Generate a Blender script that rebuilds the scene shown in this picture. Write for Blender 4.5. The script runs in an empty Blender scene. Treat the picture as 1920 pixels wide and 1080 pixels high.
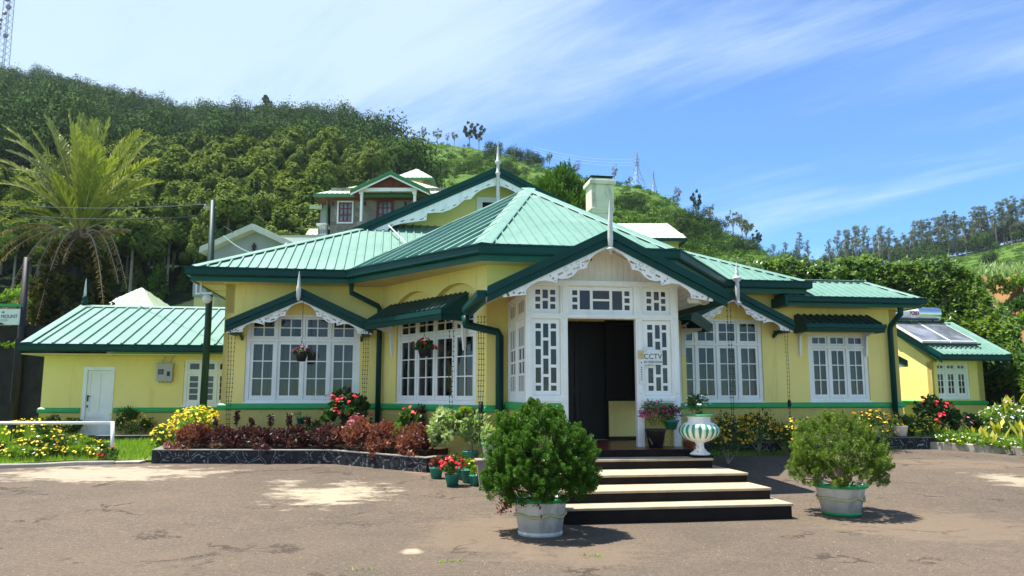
import bpy, math, random
import numpy as np
from mathutils import Vector, Matrix

# ------------------------------------------------------------------ camera, sky, sun, exposure
scene = bpy.context.scene
COL = scene.collection
R = math.radians
F_PX, CAM_H = 1450.0, 1.6
TILT = math.atan((738 - 540) / F_PX)
cam = bpy.data.cameras.new("camera"); cam_o = bpy.data.objects.new("camera", cam); COL.objects.link(cam_o)
cam.sensor_width = 36.0; cam.lens = 36.0 * F_PX / 1920.0; cam.clip_start = 0.1; cam.clip_end = 6000
cam_o.location = (0, 0, CAM_H); cam_o.rotation_euler = (math.pi / 2 + TILT, 0, 0)
scene.camera = cam_o
TH = R(9.0)
SUN_TO = Vector((-0.37, 0.075, 1.0)).normalized()
sun = bpy.data.lights.new("sun", 'SUN'); sun_o = bpy.data.objects.new("sun", sun); COL.objects.link(sun_o)
sun.energy = 5.0; sun.angle = R(0.53); sun.color = (1.0, 0.95, 0.86)
sun_o.rotation_euler = SUN_TO.to_track_quat('Z', 'Y').to_euler()
scene.view_settings.view_transform = 'Standard'; scene.view_settings.look = 'None'
scene.view_settings.exposure = 1.22; scene.view_settings.gamma = 1.0
scene.cycles.max_bounces = 8; scene.cycles.transparent_max_bounces = 12
scene.cycles.use_denoising = True

world = bpy.data.worlds.new("World"); scene.world = world; world.use_nodes = True
def build_world():
    nt = world.node_tree; N = nt.nodes; L = nt.links
    for n in list(N): N.remove(n)
    out = N.new('ShaderNodeOutputWorld'); bg = N.new('ShaderNodeBackground'); bg.inputs[1].default_value = 0.105
    sky = N.new('ShaderNodeTexSky'); sky.sky_type = 'NISHITA'; sky.sun_disc = False
    sky.sun_elevation = math.asin(SUN_TO.z); sky.sun_rotation = math.atan2(SUN_TO.x, SUN_TO.y)
    sky.altitude = 1800; sky.air_density = 1.0; sky.dust_density = 0.4; sky.ozone_density = 2.0
    tc = N.new('ShaderNodeTexCoord')
    sep = N.new('ShaderNodeSeparateXYZ'); L.new(tc.outputs['Generated'], sep.inputs[0])
    # thin high cloud lies on a flat layer: direction divided by its height
    mx = N.new('ShaderNodeMath'); mx.operation = 'MAXIMUM'; mx.inputs[1].default_value = 0.0; L.new(sep.outputs[2], mx.inputs[0])
    ad = N.new('ShaderNodeMath'); ad.operation = 'ADD'; ad.inputs[1].default_value = 0.16; L.new(mx.outputs[0], ad.inputs[0])
    dv = N.new('ShaderNodeVectorMath'); dv.operation = 'DIVIDE'; L.new(tc.outputs['Generated'], dv.inputs[0])
    cb = N.new('ShaderNodeCombineXYZ')
    for i in range(3): L.new(ad.outputs[0], cb.inputs[i])
    L.new(cb.outputs[0], dv.inputs[1])
    def noise(scale, rot, stretch, detail, rough, off):
        m0 = N.new('ShaderNodeMapping'); m0.inputs['Rotation'].default_value = (0, 0, R(rot)); L.new(dv.outputs[0], m0.inputs[0])
        mp = N.new('ShaderNodeMapping'); mp.inputs['Scale'].default_value = stretch; mp.inputs['Location'].default_value = off; L.new(m0.outputs[0], mp.inputs[0])
        t = N.new('ShaderNodeTexNoise'); t.inputs['Scale'].default_value = scale; t.inputs['Detail'].default_value = detail
        t.inputs['Roughness'].default_value = rough; t.inputs['Distortion'].default_value = 0.35; L.new(mp.outputs[0], t.inputs['Vector']); return t
    n1 = noise(0.62, 36, (0.5, 1.6, 1), 3, 0.5, CLOUD_OFF)
    n2 = noise(2.2, 42, (0.4, 1.8, 1), 7, 0.66, (3.1, 1.7, 0))
    mul = N.new('ShaderNodeMath'); mul.operation = 'MULTIPLY_ADD'; mul.inputs[1].default_value = 0.5
    L.new(n2.outputs[0], mul.inputs[0]); L.new(n1.outputs[0], mul.inputs[2])
    rp = N.new('ShaderNodeMapRange'); rp.inputs[1].default_value = 0.64; rp.inputs[2].default_value = 0.96; rp.interpolation_type = 'SMOOTHSTEP'
    # more veil to the left of the view, clearer sky on the right
    sx = N.new('ShaderNodeMath'); sx.operation = 'MULTIPLY'; sx.inputs[1].default_value = -0.10; L.new(sep.outputs[0], sx.inputs[0])
    sx2 = N.new('ShaderNodeMath'); sx2.operation = 'ADD'; L.new(sx.outputs[0], sx2.inputs[0]); L.new(mul.outputs[0], sx2.inputs[1])
    L.new(sx2.outputs[0], rp.inputs[0])
    cl = N.new('ShaderNodeMath'); cl.operation = 'MULTIPLY'; cl.inputs[1].default_value = 0.74; L.new(rp.outputs[0], cl.inputs[0])
    hs = N.new('ShaderNodeHueSaturation'); hs.inputs['Saturation'].default_value = 1.12; hs.inputs['Hue'].default_value = 0.508
    L.new(sky.outputs[0], hs.inputs['Color'])
    mix = N.new('ShaderNodeMix'); mix.data_type = 'RGBA'
    tn = N.new('ShaderNodeMix'); tn.data_type = 'RGBA'; tn.blend_type = 'MULTIPLY'; tn.inputs['Factor'].default_value = 1.0; tn.inputs['B'].default_value = (.58, .90, 1.05, 1); L.new(hs.outputs[0], tn.inputs['A'])
    L.new(cl.outputs[0], mix.inputs['Factor']); L.new(tn.outputs['Result'], mix.inputs['A']); mix.inputs['B'].default_value = (3.5, 4.2, 4.6, 1)
    L.new(mix.outputs['Result'], bg.inputs[0]); L.new(bg.outputs[0], out.inputs[0])
CLOUD_OFF = (1.3, 0.4, 0.0)
build_world()

# ------------------------------------------------------------------ frames and measuring helpers
HO = Vector((1.48661624, 12.8, 0.0))                       # middle of the porch front; the house runs along local x, local y goes back
HM = Matrix.Translation(HO) @ Matrix.Rotation(TH, 4, 'Z')
HMI = HM.inverted()
def HP(x, y, z=0.0): return HM @ Vector((x, y, z))
_ct, _st = math.cos(TILT), math.sin(TILT)
def ray(u, v):
    a, b = (u - 960) / F_PX, (540 - v) / F_PX
    return Vector((a, _ct - b * _st, _st + b * _ct))
def at(u, v, Y):
    d = ray(u, v); return Vector((0, 0, CAM_H)) + d * (Y / d.y)
def gz(X, Y):                                              # the drive climbs gently towards the house
    l = HMI @ Vector((X, Y, 0)); return 0.38 * min(max((2.8 + l.y) / 8.8, 0), 1)
def gzl(x, y): return 0.38 * min(max((2.8 + y) / 8.8, 0), 1)
def on_ground(u, v, f=gz):
    d = ray(u, v); lo, hi = 2.0, 90.0
    for _ in range(50):
        m = (lo + hi) / 2; p = Vector((0, 0, CAM_H)) + d * m
        if p.z > f(p.x, p.y): lo = m
        else: hi = m
    p.z = f(p.x, p.y); return p
def gl(u, v):                                              # ground point in house coordinates
    return HMI @ on_ground(u, v)
def on_wall(u, v, y):                                      # point of a house-parallel wall at local depth y -> (x, z)
    d = ray(u, v); nrm = HM.to_3x3() @ Vector((0, 1, 0)); p0 = HP(0, y)
    c = Vector((0, 0, CAM_H)); t = (p0 - c).dot(nrm) / d.dot(nrm); l = HMI @ (c + d * t); return l.x, l.z

# ------------------------------------------------------------------ object helpers
def tag(o, label=None, cat=None, group=None, kind=None):
    if label: o['label'] = label
    if cat: o['category'] = cat
    if group: o['group'] = group
    if kind: o['kind'] = kind
    return o
def thing(name, label, cat, loc=(0, 0, 0), rz=0.0, group=None):
    o = bpy.data.objects.new(name, None); COL.objects.link(o); o.location = loc; o.rotation_euler = (0, 0, rz)
    return tag(o, label, cat, group)
def hthing(name, label, cat, x=0, y=0, z=0, rz=0.0, group=None):
    return thing(name, label, cat, HP(x, y, z), TH + rz, group)
def children_of(o): return [c for c in ALLCH.get(o.name, [])]
ALLCH = {}
def link(name, me, parent=None):
    o = bpy.data.objects.new(name, me); COL.objects.link(o)
    if parent is not None:
        o.parent = parent; ALLCH.setdefault(parent.name, []).append(o)
    return o
def copy_tree(o, loc, rz=0.0, scale=(1, 1, 1), label=None, parent=None):
    c = o.copy(); COL.objects.link(c)
    if parent is None:
        c.location = loc; c.rotation_euler = (0, 0, rz); c.scale = scale
        if label: c['label'] = label
    else: c.parent = parent; ALLCH.setdefault(parent.name, []).append(c)
    for ch in list(ALLCH.get(o.name, [])): copy_tree(ch, None, parent=c)
    return c

class MB:
    """collects polygons, then links them as one mesh object"""
    def __init__(self, M=None): self.v = []; self.f = []; self.m = []; self.M = M; self.mi = 0
    def add(self, verts, faces):
        b = len(self.v)
        if self.M is not None: verts = [self.M @ Vector(p) for p in verts]
        self.v += [tuple(p) for p in verts]
        for f in faces: self.f.append([b + i for i in f]); self.m.append(self.mi)
        return self
    def box(self, x0, x1, y0, y1, z0, z1):
        return self.add([(x0,y0,z0),(x1,y0,z0),(x1,y1,z0),(x0,y1,z0),(x0,y0,z1),(x1,y0,z1),(x1,y1,z1),(x0,y1,z1)],
                        [(0,3,2,1),(4,5,6,7),(0,1,5,4),(1,2,6,5),(2,3,7,6),(3,0,4,7)])
    def prism(self, poly, off):                            # planar polygon pushed along off
        n = len(poly); o = Vector(off); P = [Vector(p) for p in poly]
        return self.add(P + [p + o for p in P], [tuple(range(n - 1, -1, -1)), tuple(range(n, 2 * n))] + [(i, (i + 1) % n, n + (i + 1) % n, n + i) for i in range(n)])
    def poly(self, pts): return self.add(pts, [tuple(range(len(pts)))])
    def tube(self, path, r, seg=8, cap=True):
        P = [Vector(p) for p in path]; n = len(P); rr = r if hasattr(r, '__len__') else [r] * n
        vs = []; fs = []
        up = None
        for i in range(n):
            t = (P[min(i + 1, n - 1)] - P[max(i - 1, 0)]).normalized()
            if up is None: up = Vector((0, 0, 1)) if abs(t.z) < .9 else Vector((1, 0, 0))
            s = t.cross(up).normalized(); w = s.cross(t); up = w
            for k in range(seg):
                a = 2 * math.pi * k / seg; vs.append(P[i] + s * (math.cos(a) * rr[i]) + w * (math.sin(a) * rr[i]))
        for i in range(n - 1):
            for k in range(seg):
                k2 = (k + 1) % seg; fs.append((i * seg + k, i * seg + k2, (i + 1) * seg + k2, (i + 1) * seg + k))
        if cap: fs += [tuple(range(seg - 1, -1, -1)), tuple((n - 1) * seg + k for k in range(seg))]
        return self.add(vs, fs)
    def lathe(self, prof, seg=24, c=(0, 0, 0), fn=None, cap=True):
        vs = []; fs = []; n = len(prof)
        for i, (r, z) in enumerate(prof):
            for k in range(seg):
                a = 2 * math.pi * k / seg; rr = r if fn is None else fn(r, z, a)
                vs.append((c[0] + rr * math.cos(a), c[1] + rr * math.sin(a), c[2] + z))
        for i in range(n - 1):
            for k in range(seg):
                k2 = (k + 1) % seg; fs.append((i * seg + k, i * seg + k2, (i + 1) * seg + k2, (i + 1) * seg + k))
        if cap: fs += [tuple(range(seg - 1, -1, -1)), tuple((n - 1) * seg + k for k in range(seg))]
        return self.add(vs, fs)
    def sweep(self, prof, path, side=1, closed=False):     # profile (outward, dz) carried along a path, mitred in plan
        P = [Vector(p) for p in path]; n = len(P); m = len(prof); vs = []; fs = []
        def nr(a, b):
            d = Vector((b.x - a.x, b.y - a.y, 0)).normalized(); return Vector((d.y, -d.x, 0)) * side
        for i in range(n):
            if closed: n0, n1 = nr(P[i - 1], P[i]), nr(P[i], P[(i + 1) % n])
            else:
                n0 = nr(P[i - 1], P[i]) if i > 0 else nr(P[0], P[1]); n1 = nr(P[i], P[i + 1]) if i < n - 1 else n0
            mt = (n0 + n1); mt = mt / max(mt.dot(n1), 1e-6)
            for (o, z) in prof: vs.append(P[i] + mt * o + Vector((0, 0, z)))
        for i in range(n if closed else n - 1):
            j = (i + 1) % n
            for k in range(m):
                k2 = (k + 1) % m; fs.append((i * m + k, j * m + k, j * m + k2, i * m + k2) if side > 0 else (i * m + k2, j * m + k2, j * m + k, i * m + k))
        if not closed: fs += [tuple(range(m)), tuple((n - 1) * m + k for k in range(m - 1, -1, -1))]
        return self.add(vs, fs)
    def panel(self, x0, x1, z0, z1, holes, y0, t):         # board in the x-z plane with rectangular openings; front faces -y
        xs = sorted({x0, x1, *[min(max(h[i], x0), x1) for h in holes for i in (0, 1)]}); zs = sorted({z0, z1, *[min(max(h[i], z0), z1) for h in holes for i in (2, 3)]})
        nx, nz = len(xs) - 1, len(zs) - 1
        def solid(i, j):
            if i < 0 or j < 0 or i >= nx or j >= nz: return False
            cx, cz = (xs[i] + xs[i + 1]) / 2, (zs[j] + zs[j + 1]) / 2
            return not any(h[0] < cx < h[1] and h[2] < cz < h[3] for h in holes)
        idx = {}; vs = []; fs = []
        def V(i, j, b):
            k = (i, j, b)
            if k not in idx: idx[k] = len(vs); vs.append((xs[i], y0 + (t if b else 0), zs[j]))
            return idx[k]
        for i in range(nx):
            for j in range(nz):
                if not solid(i, j): continue
                fs.append((V(i, j, 0), V(i + 1, j, 0), V(i + 1, j + 1, 0), V(i, j + 1, 0)))
                fs.append((V(i, j, 1), V(i, j + 1, 1), V(i + 1, j + 1, 1), V(i + 1, j, 1)))
                if not solid(i - 1, j): fs.append((V(i, j, 0), V(i, j + 1, 0), V(i, j + 1, 1), V(i, j, 1)))
                if not solid(i + 1, j): fs.append((V(i + 1, j, 0), V(i + 1, j, 1), V(i + 1, j + 1, 1), V(i + 1, j + 1, 0)))
                if not solid(i, j - 1): fs.append((V(i, j, 0), V(i, j, 1), V(i + 1, j, 1), V(i + 1, j, 0)))
                if not solid(i, j + 1): fs.append((V(i, j + 1, 0), V(i + 1, j + 1, 0), V(i + 1, j + 1, 1), V(i, j + 1, 1)))
        return self.add(vs, fs)
    def build(self, name, mats, parent=None, smooth=False, bevel=0.0):
        me = bpy.data.meshes.new(name); me.from_pydata(self.v, [], self.f)
        for m in (mats if isinstance(mats, (list, tuple)) else [mats]): me.materials.append(m)
        if any(self.m): me.polygons.foreach_set('material_index', self.m)
        if smooth: me.polygons.foreach_set('use_smooth', [True] * len(me.polygons))
        me.update()
        o = link(name, me, parent)
        if bevel:
            b = o.modifiers.new('bevel', 'BEVEL'); b.width = bevel; b.segments = 2; b.limit_method = 'ANGLE'; b.angle_limit = R(40)
        if smooth == 'auto': pass
        return o

def cards_mesh(name, mat, V, k, tint, parent=None, crown_n=None):
    """V: (n,k,3) array, one k-gon per card; tint: (n,) per-face value read by the leaf materials"""
    n = len(V); me = bpy.data.meshes.new(name)
    if crown_n is not None:                                # far crowns: leaves shade with the bulge of the crown they sit on
        gn = np.cross(V[:, 1] - V[:, 0], V[:, 2] - V[:, 0]); fl = np.sum(gn * crown_n, 1) < 0; V = V.copy(); V[fl] = V[fl][:, ::-1]
    me.vertices.add(n * k); me.vertices.foreach_set('co', np.ascontiguousarray(V, dtype=np.float32).ravel())
    me.loops.add(n * k); me.loops.foreach_set('vertex_index', np.arange(n * k, dtype=np.int32))
    me.polygons.add(n); me.polygons.foreach_set('loop_start', np.arange(0, n * k, k, dtype=np.int32))
    try: me.polygons.foreach_set('loop_total', np.full(n, k, dtype=np.int32))
    except Exception: pass
    me.update(calc_edges=True)
    a = me.attributes.new('tint', 'FLOAT', 'FACE'); a.data.foreach_set('value', np.ascontiguousarray(tint, dtype=np.float32))
    if crown_n is not None:
        me.polygons.foreach_set('use_smooth', np.ones(n, dtype=bool)); me.normals_split_custom_set_from_vertices(np.repeat(unit(crown_n), k, axis=0).astype(np.float32))
    me.materials.append(mat); return me if parent == 'mesh' else link(name, me, parent)
def unit(a): return a / np.maximum(np.linalg.norm(a, axis=-1, keepdims=True), 1e-9)
def leaf_cards(rng, C, D, Nn, L, W, fold=0.0):
    """pointed leaves: base, side, tip, side"""
    D = unit(D); S = unit(np.cross(D, Nn)); L = np.broadcast_to(L, len(C))[:, None]; W = np.broadcast_to(W, len(C))[:, None]
    up = unit(np.cross(S, D))
    return np.stack([C - D * L * .5, C + S * W * .5 + D * L * .05 + up * W * fold, C + D * L * .5, C - S * W * .5 + D * L * .05 + up * W * fold], axis=1)
def sph(rng, n): return unit(rng.normal(size=(n, 3)))
def blob(rng, n, rad, lumps, lump_r, squash=1.0, cen=(0, 0, 0), low=-0.6):
    """points on many small lumps that sit on an ellipsoid: an uneven crown. returns points, normals, lump tint"""
    c = sph(rng, lumps * 3); c = c[c[:, 2] > low][:lumps]; lumps = len(c)
    rr = rng.uniform(.62, 1.0, lumps)[:, None]
    Cc = c * np.array(rad) * rr
    i = rng.integers(0, lumps, n); d = sph(rng, n); lr = lump_r * rng.uniform(.7, 1.3, lumps)
    d2 = d.copy(); d2[:, 2] *= squash
    P = Cc[i] + d2 * lr[i][:, None] * rng.uniform(.55, 1.05, n)[:, None]
    lt = rng.uniform(0, 1, lumps)
    return P + np.array(cen), unit(d + c[i] * .7), lt[i]
# ------------------------------------------------------------------ materials
def nmat(name):
    m = bpy.data.materials.new(name); m.use_nodes = True; nt = m.node_tree
    for n in list(nt.nodes): nt.nodes.remove(n)
    out = nt.nodes.new('ShaderNodeOutputMaterial'); return m, nt, out
def pr(nt, out, col=None, rough=.6, metal=0.0, spec=.4):
    p = nt.nodes.new('ShaderNodeBsdfPrincipled'); p.inputs['Roughness'].default_value = rough; p.inputs['Metallic'].default_value = metal
    p.inputs['Specular IOR Level'].default_value = spec
    if col is not None: p.inputs['Base Color'].default_value = (*col, 1)
    nt.links.new(p.outputs[0], out.inputs[0]); return p
def noise(nt, scale, detail=4, rough=.55, vec=None, coord='Object', stretch=None, dist=0.0):
    t = nt.nodes.new('ShaderNodeTexNoise'); t.inputs['Scale'].default_value = scale; t.inputs['Detail'].default_value = detail; t.inputs['Roughness'].default_value = rough
    t.inputs['Distortion'].default_value = dist
    if vec is None:
        c = nt.nodes.new('ShaderNodeTexCoord'); vec = c.outputs[coord]
    if stretch:
        mp = nt.nodes.new('ShaderNodeMapping'); mp.inputs['Scale'].default_value = stretch; nt.links.new(vec, mp.inputs[0]); vec = mp.outputs[0]
    nt.links.new(vec, t.inputs['Vector']); return t
def rng_(nt, sock, a, b, c=0.0, d=1.0):
    r = nt.nodes.new('ShaderNodeMapRange'); r.inputs[1].default_value = a; r.inputs[2].default_value = b; r.inputs[3].default_value = c; r.inputs[4].default_value = d
    nt.links.new(sock, r.inputs[0]); return r.outputs[0]
def mixc(nt, fac, a, b, mode='MIX'):
    m = nt.nodes.new('ShaderNodeMix'); m.data_type = 'RGBA'; m.blend_type = mode
    for s, k in ((fac, 'Factor'), (a, 'A'), (b, 'B')):
        if isinstance(s, (int, float)): m.inputs[k].default_value = s
        elif isinstance(s, tuple): m.inputs[k].default_value = (*s, 1)
        else: nt.links.new(s, m.inputs[k])
    return m.outputs['Result']
def math_(nt, op, a, b=None, clamp=False):
    m = nt.nodes.new('ShaderNodeMath'); m.operation = op; m.use_clamp = clamp
    for i, s in enumerate((a, b)):
        if s is None: continue
        if isinstance(s, (int, float)): m.inputs[i].default_value = s
        else: nt.links.new(s, m.inputs[i])
    return m.outputs[0]
def bump(nt, p, h, strength=.3, dist=.02):
    b = nt.nodes.new('ShaderNodeBump'); b.inputs['Strength'].default_value = strength; b.inputs['Distance'].default_value = dist
    nt.links.new(h, b.inputs['Height']); nt.links.new(b.outputs[0], p.inputs['Normal'])
def paint(name, col, col2=None, rough=.55, scale=2.5, bstr=.12, bscale=60, spec=.35, dirt=0.0, dirtcol=(.12, .11, .09)):
    m, nt, out = nmat(name); p = pr(nt, out, col, rough, 0, spec)
    n = noise(nt, scale, 6, .6); c = mixc(nt, rng_(nt, n.outputs[0], .35, .7), col, col2 or tuple(x * .86 for x in col))
    if dirt:
        d = noise(nt, 3.2, 8, .7, stretch=(1.0, 1.0, .22)); c = mixc(nt, math_(nt, 'MULTIPLY', rng_(nt, d.outputs[0], .52, .72), dirt), c, dirtcol)
    nt.links.new(c, p.inputs['Base Color'])
    b = noise(nt, bscale, 4, .6); bump(nt, p, b.outputs[0], bstr, .01); return m
def leafmat(name, a, b, trans=.35, rough=.5, c=None):
    far = rough >= .6
    m, nt, out = nmat(name)
    at_ = nt.nodes.new('ShaderNodeAttribute'); at_.attribute_name = 'tint'
    cr = nt.nodes.new('ShaderNodeValToRGB'); cr.color_ramp.elements[0].color = (*a, 1); cr.color_ramp.elements[1].color = (*b, 1)
    if c: e = cr.color_ramp.elements.new(.92); e.color = (*b, 1); cr.color_ramp.elements[-1].color = (*c, 1)
    nt.links.new(at_.outputs['Fac'], cr.inputs[0])
    p = nt.nodes.new('ShaderNodeBsdfPrincipled'); p.inputs['Roughness'].default_value = 1.0 if far else rough; p.inputs['Specular IOR Level'].default_value = .03 if far else .3
    t = nt.nodes.new('ShaderNodeBsdfTranslucent'); ms = nt.nodes.new('ShaderNodeMixShader'); ms.inputs[0].default_value = trans
    g = nt.nodes.new('ShaderNodeMix'); g.data_type = 'RGBA'; g.blend_type = 'MULTIPLY'; g.inputs['Factor'].default_value = 1.0; g.inputs['B'].default_value = (1.5, 1.6, .7, 1)
    nt.links.new(cr.outputs[0], g.inputs['A'])
    nt.links.new(cr.outputs[0], p.inputs['Base Color']); nt.links.new(g.outputs['Result'], t.inputs['Color'])
    nt.links.new(p.outputs[0], ms.inputs[1]); nt.links.new(t.outputs[0], ms.inputs[2]); nt.links.new(ms.outputs[0], out.inputs[0]); return m

M = {}
def wallpaint(name, col, col2):
    m, nt, out = nmat(name); p = pr(nt, out, col, .75, 0, .2)
    n = noise(nt, .9, 6, .6); n2 = noise(nt, 7, 5, .65)
    c = mixc(nt, rng_(nt, n.outputs[0], .35, .68), col, col2); c = mixc(nt, rng_(nt, n2.outputs[0], .62, .8, 0, .35), c, tuple(x * .72 for x in col))
    st = noise(nt, 5.0, 6, .7, stretch=(1, 1, .1)); c = mixc(nt, rng_(nt, st.outputs[0], .56, .78, 0, .36), c, (.34, .28, .13)); pt = noise(nt, .55, 3, .5, dist=1.5); c = mixc(nt, rng_(nt, pt.outputs[0], .56, .60, 0, .22), c, (.78, .66, .30))
    nt.links.new(c, p.inputs['Base Color']); b = noise(nt, 35, 5, .6); bump(nt, p, b.outputs[0], .25, .01); return m
M['yellow'] = wallpaint('yellow_wall_paint', (.90, .755, .27), (.86, .70, .23))
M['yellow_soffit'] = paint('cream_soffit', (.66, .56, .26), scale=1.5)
def roughcast():
    m, nt, out = nmat('yellow_roughcast'); p = pr(nt, out, (.7, .6, .2), .85, 0, .15)
    n = noise(nt, 1.2, 6, .6); c = mixc(nt, rng_(nt, n.outputs[0], .35, .7), (.74, .62, .19), (.58, .48, .16))
    b = noise(nt, 48, 3, .6); c = mixc(nt, rng_(nt, b.outputs[0], .3, .55), (.42, .35, .12), c)
    nt.links.new(c, p.inputs['Base Color']); bump(nt, p, b.outputs[0], .9, .03); return m
M['roughcast'] = roughcast()
M['band'] = paint('green_band_paint', (.012, .30, .075), (.02, .36, .11), .4, 4, .1, 40, .5)
M['white'] = paint('white_gloss_paint', (.86, .86, .84), (.78, .78, .77), .4, 3, .08, 30, .45, .3, (.42, .42, .40))
M['fret'] = paint('white_fretwork_paint', (.86, .86, .85), (.76, .76, .75), .5, 5, .08, 40, .4, .35, (.30, .29, .27))
M['board'] = paint('cream_board_paint', (.84, .81, .75), (.76, .72, .66), .55, 4, .08, 40, .3, .2)
M['dark_green'] = paint('dark_green_gutter_paint', (.0015, .040, .036), (.002, .050, .044), .42, 3, .05, 30, .2)
def roofmat(name, a, b):
    m, nt, out = nmat(name); p = pr(nt, out, a, .5, 0, .4)
    n = noise(nt, .7, 7, .65); n2 = noise(nt, 6, 6, .7, stretch=(1, .4, 1))
    c = mixc(nt, rng_(nt, n.outputs[0], .32, .7), a, b); c = mixc(nt, rng_(nt, n2.outputs[0], .50, .78, 0, .6), c, tuple(x * .62 for x in a)); n9 = noise(nt, 1.6, 4, .6, stretch=(.4, 1, 1)); c = mixc(nt, rng_(nt, n9.outputs[0], .55, .72, 0, .4), c, tuple(x * .5 + .22 for x in a))
    n3 = noise(nt, 28, 5, .7); c = mixc(nt, rng_(nt, n3.outputs[0], .62, .78, 0, .4), c, tuple(x * .7 + .02 for x in a))
    nt.links.new(c, p.inputs['Base Color']); bump(nt, p, n2.outputs[0], .08, .02); return m
M['fascia_green'] = paint('green_fascia_board', (.003, .075, .050), (.005, .09, .06), .45, 3, .05, 30, .3)
M['roof'] = roofmat('mint_roof_sheet', (.118, .246, .193), (.16, .30, .24))
M['roof_dark'] = roofmat('dark_green_awning_sheet', (.005, .036, .032), (.007, .045, .04))
M['roof_pale'] = roofmat('pale_sage_roof_sheet', (.44, .54, .34), (.52, .60, .42))
def glassmat(name='window_glass', tint=(.42, .42, .42)):
    m, nt, out = nmat(name); t = nt.nodes.new('ShaderNodeBsdfTransparent'); t.inputs[0].default_value = (*tint, 1)
    g = nt.nodes.new('ShaderNodeBsdfGlossy'); g.inputs['Roughness'].default_value = .03
    n = noise(nt, 2.2, 2, .5); b = nt.nodes.new('ShaderNodeBump'); b.inputs['Strength'].default_value = .06; b.inputs['Distance'].default_value = .05
    nt.links.new(n.outputs[0], b.inputs['Height']); nt.links.new(b.outputs[0], g.inputs['Normal'])
    lw = nt.nodes.new('ShaderNodeLayerWeight'); lw.inputs[0].default_value = .35
    f = rng_(nt, lw.outputs['Fresnel'], 0, 1, .03, .6); ms = nt.nodes.new('ShaderNodeMixShader')
    nt.links.new(f, ms.inputs[0]); nt.links.new(t.outputs[0], ms.inputs[1]); nt.links.new(g.outputs[0], ms.inputs[2]); nt.links.new(ms.outputs[0], out.inputs[0]); return m
M['glass'] = glassmat(); M['glass_dark'] = glassmat('porch_glass', (.16, .13, .13))
def curtainmat(name, col):
    m, nt, out = nmat(name); p = pr(nt, out, col, .9, 0, .1)
    n = noise(nt, 5, 4, .6, stretch=(3, 3, .3)); nt.links.new(mixc(nt, rng_(nt, n.outputs[0], .3, .7), tuple(c * .6 for c in col), col), p.inputs['Base Color']); return m
M['curtain'] = curtainmat('grey_net_curtain', (.46, .44, .42)); M['curtain_brown'] = curtainmat('brown_curtain', (.42, .24, .10))
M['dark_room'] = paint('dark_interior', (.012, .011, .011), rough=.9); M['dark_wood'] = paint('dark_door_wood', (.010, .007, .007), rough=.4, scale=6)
M['red_floor'] = paint('red_polished_floor', (.16, .03, .025), rough=.3)
M['concrete'] = paint('weathered_concrete', (.42, .38, .31), (.30, .27, .22), .85, 3, .5, 25, .2, .4)
M['tread'] = paint('cream_step_tread', (.44, .365, .25), (.34, .27, .185), .7, 5, .3, 40, .2, .65, (.2, .16, .12))
M['riser'] = paint('black_step_riser', (.008, .006, .006), (.016, .011, .010), .7, 6, .3, 30, .15)
M['pot_teal'] = paint('teal_plastic_pot', (.012, .19, .135), (.02, .23, .17), .45, 4, .1, 30, .4, .3, (.1, .09, .07))
M['pot_white'] = paint('weathered_white_pot', (.70, .69, .66), (.52, .51, .48), .8, 4, .5, 22, .2, .7, (.16, .14, .12))
M['pot_grey'] = paint('grey_brown_concrete_pot', (.30, .24, .21), (.22, .18, .16), .85, 5, .4, 30, .2, .4)
M['garland'] = paint('yellow_garland_paint', (.56, .52, .24), (.42, .39, .19), .8, 14, .6, 40, .2, .4)
M['rim_green'] = paint('green_pot_rim_paint', (.02, .28, .085), (.03, .34, .12), .5, 8, .3, 30, .35, .3)
M['black_plastic'] = paint('black_plastic_pot', (.018, .017, .02), rough=.5)
M['terracotta'] = paint('terracotta_pot', (.38, .11, .05), rough=.8, bstr=.2)
M['soil'] = paint('dark_soil', (.05, .033, .022), (.03, .02, .014), .95, 20, .9, 40, .1)
M['bark'] = paint('brown_bark', (.11, .075, .05), (.06, .04, .03), .9, 8, .8, 30, .1)
M['pale_bark'] = paint('pale_bark', (.34, .30, .26), (.22, .19, .17), .9, 4, .5, 30, .1)
M['stem'] = paint('green_plant_stem', (.10, .16, .04), rough=.7)
M['twig'] = paint('grey_twig', (.30, .24, .18), rough=.9)
M['black_metal'] = paint('black_chain_metal', (.02, .022, .022), rough=.45)
M['steel'] = paint('grey_galvanised_steel', (.40, .45, .55), rough=.5)
M['pole_green'] = paint('dark_green_pole_paint', (.004, .034, .022), rough=.5)
M['grey_box'] = paint('grey_meter_box', (.42, .42, .40), rough=.5)
M['spike'] = paint('silver_grey_finial_paint', (.62, .62, .60), (.46, .46, .45), .5, 6, .15, 30, .4, .4, (.25, .24, .22))
M['chimney'] = paint('mossy_pale_chimney_render', (.70, .68, .50), (.60, .58, .43), .85, 2.2, .35, 30, .2, .7, (.10, .10, .08))
M['wire'] = paint('dark_wire', (.05, .05, .05), rough=.6)
M['lamp_white'] = paint('white_plastic', (.78, .78, .76), rough=.4)
M['sign_white'] = paint('white_sign_board', (.72, .76, .76), rough=.4, bstr=.02)
M['ink'] = paint('dark_sign_ink', (.025, .03, .035), rough=.5, bstr=0.01); M['ink_green'] = paint('green_sign_ink', (.02, .16, .14), rough=.5, bstr=0.01)
M['ink_red'] = paint('red_purple_lettering', (.33, .02, .10), rough=.4, bstr=0.01); M['brass'] = paint('brass_plaque', (.62, .48, .22), rough=.4)
def metal(name, col, rough):
    m, nt, out = nmat(name); pr(nt, out, col, rough, 1.0); return m
M['tank'] = metal('brushed_steel_tank', (.72, .75, .76), .28)
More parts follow.
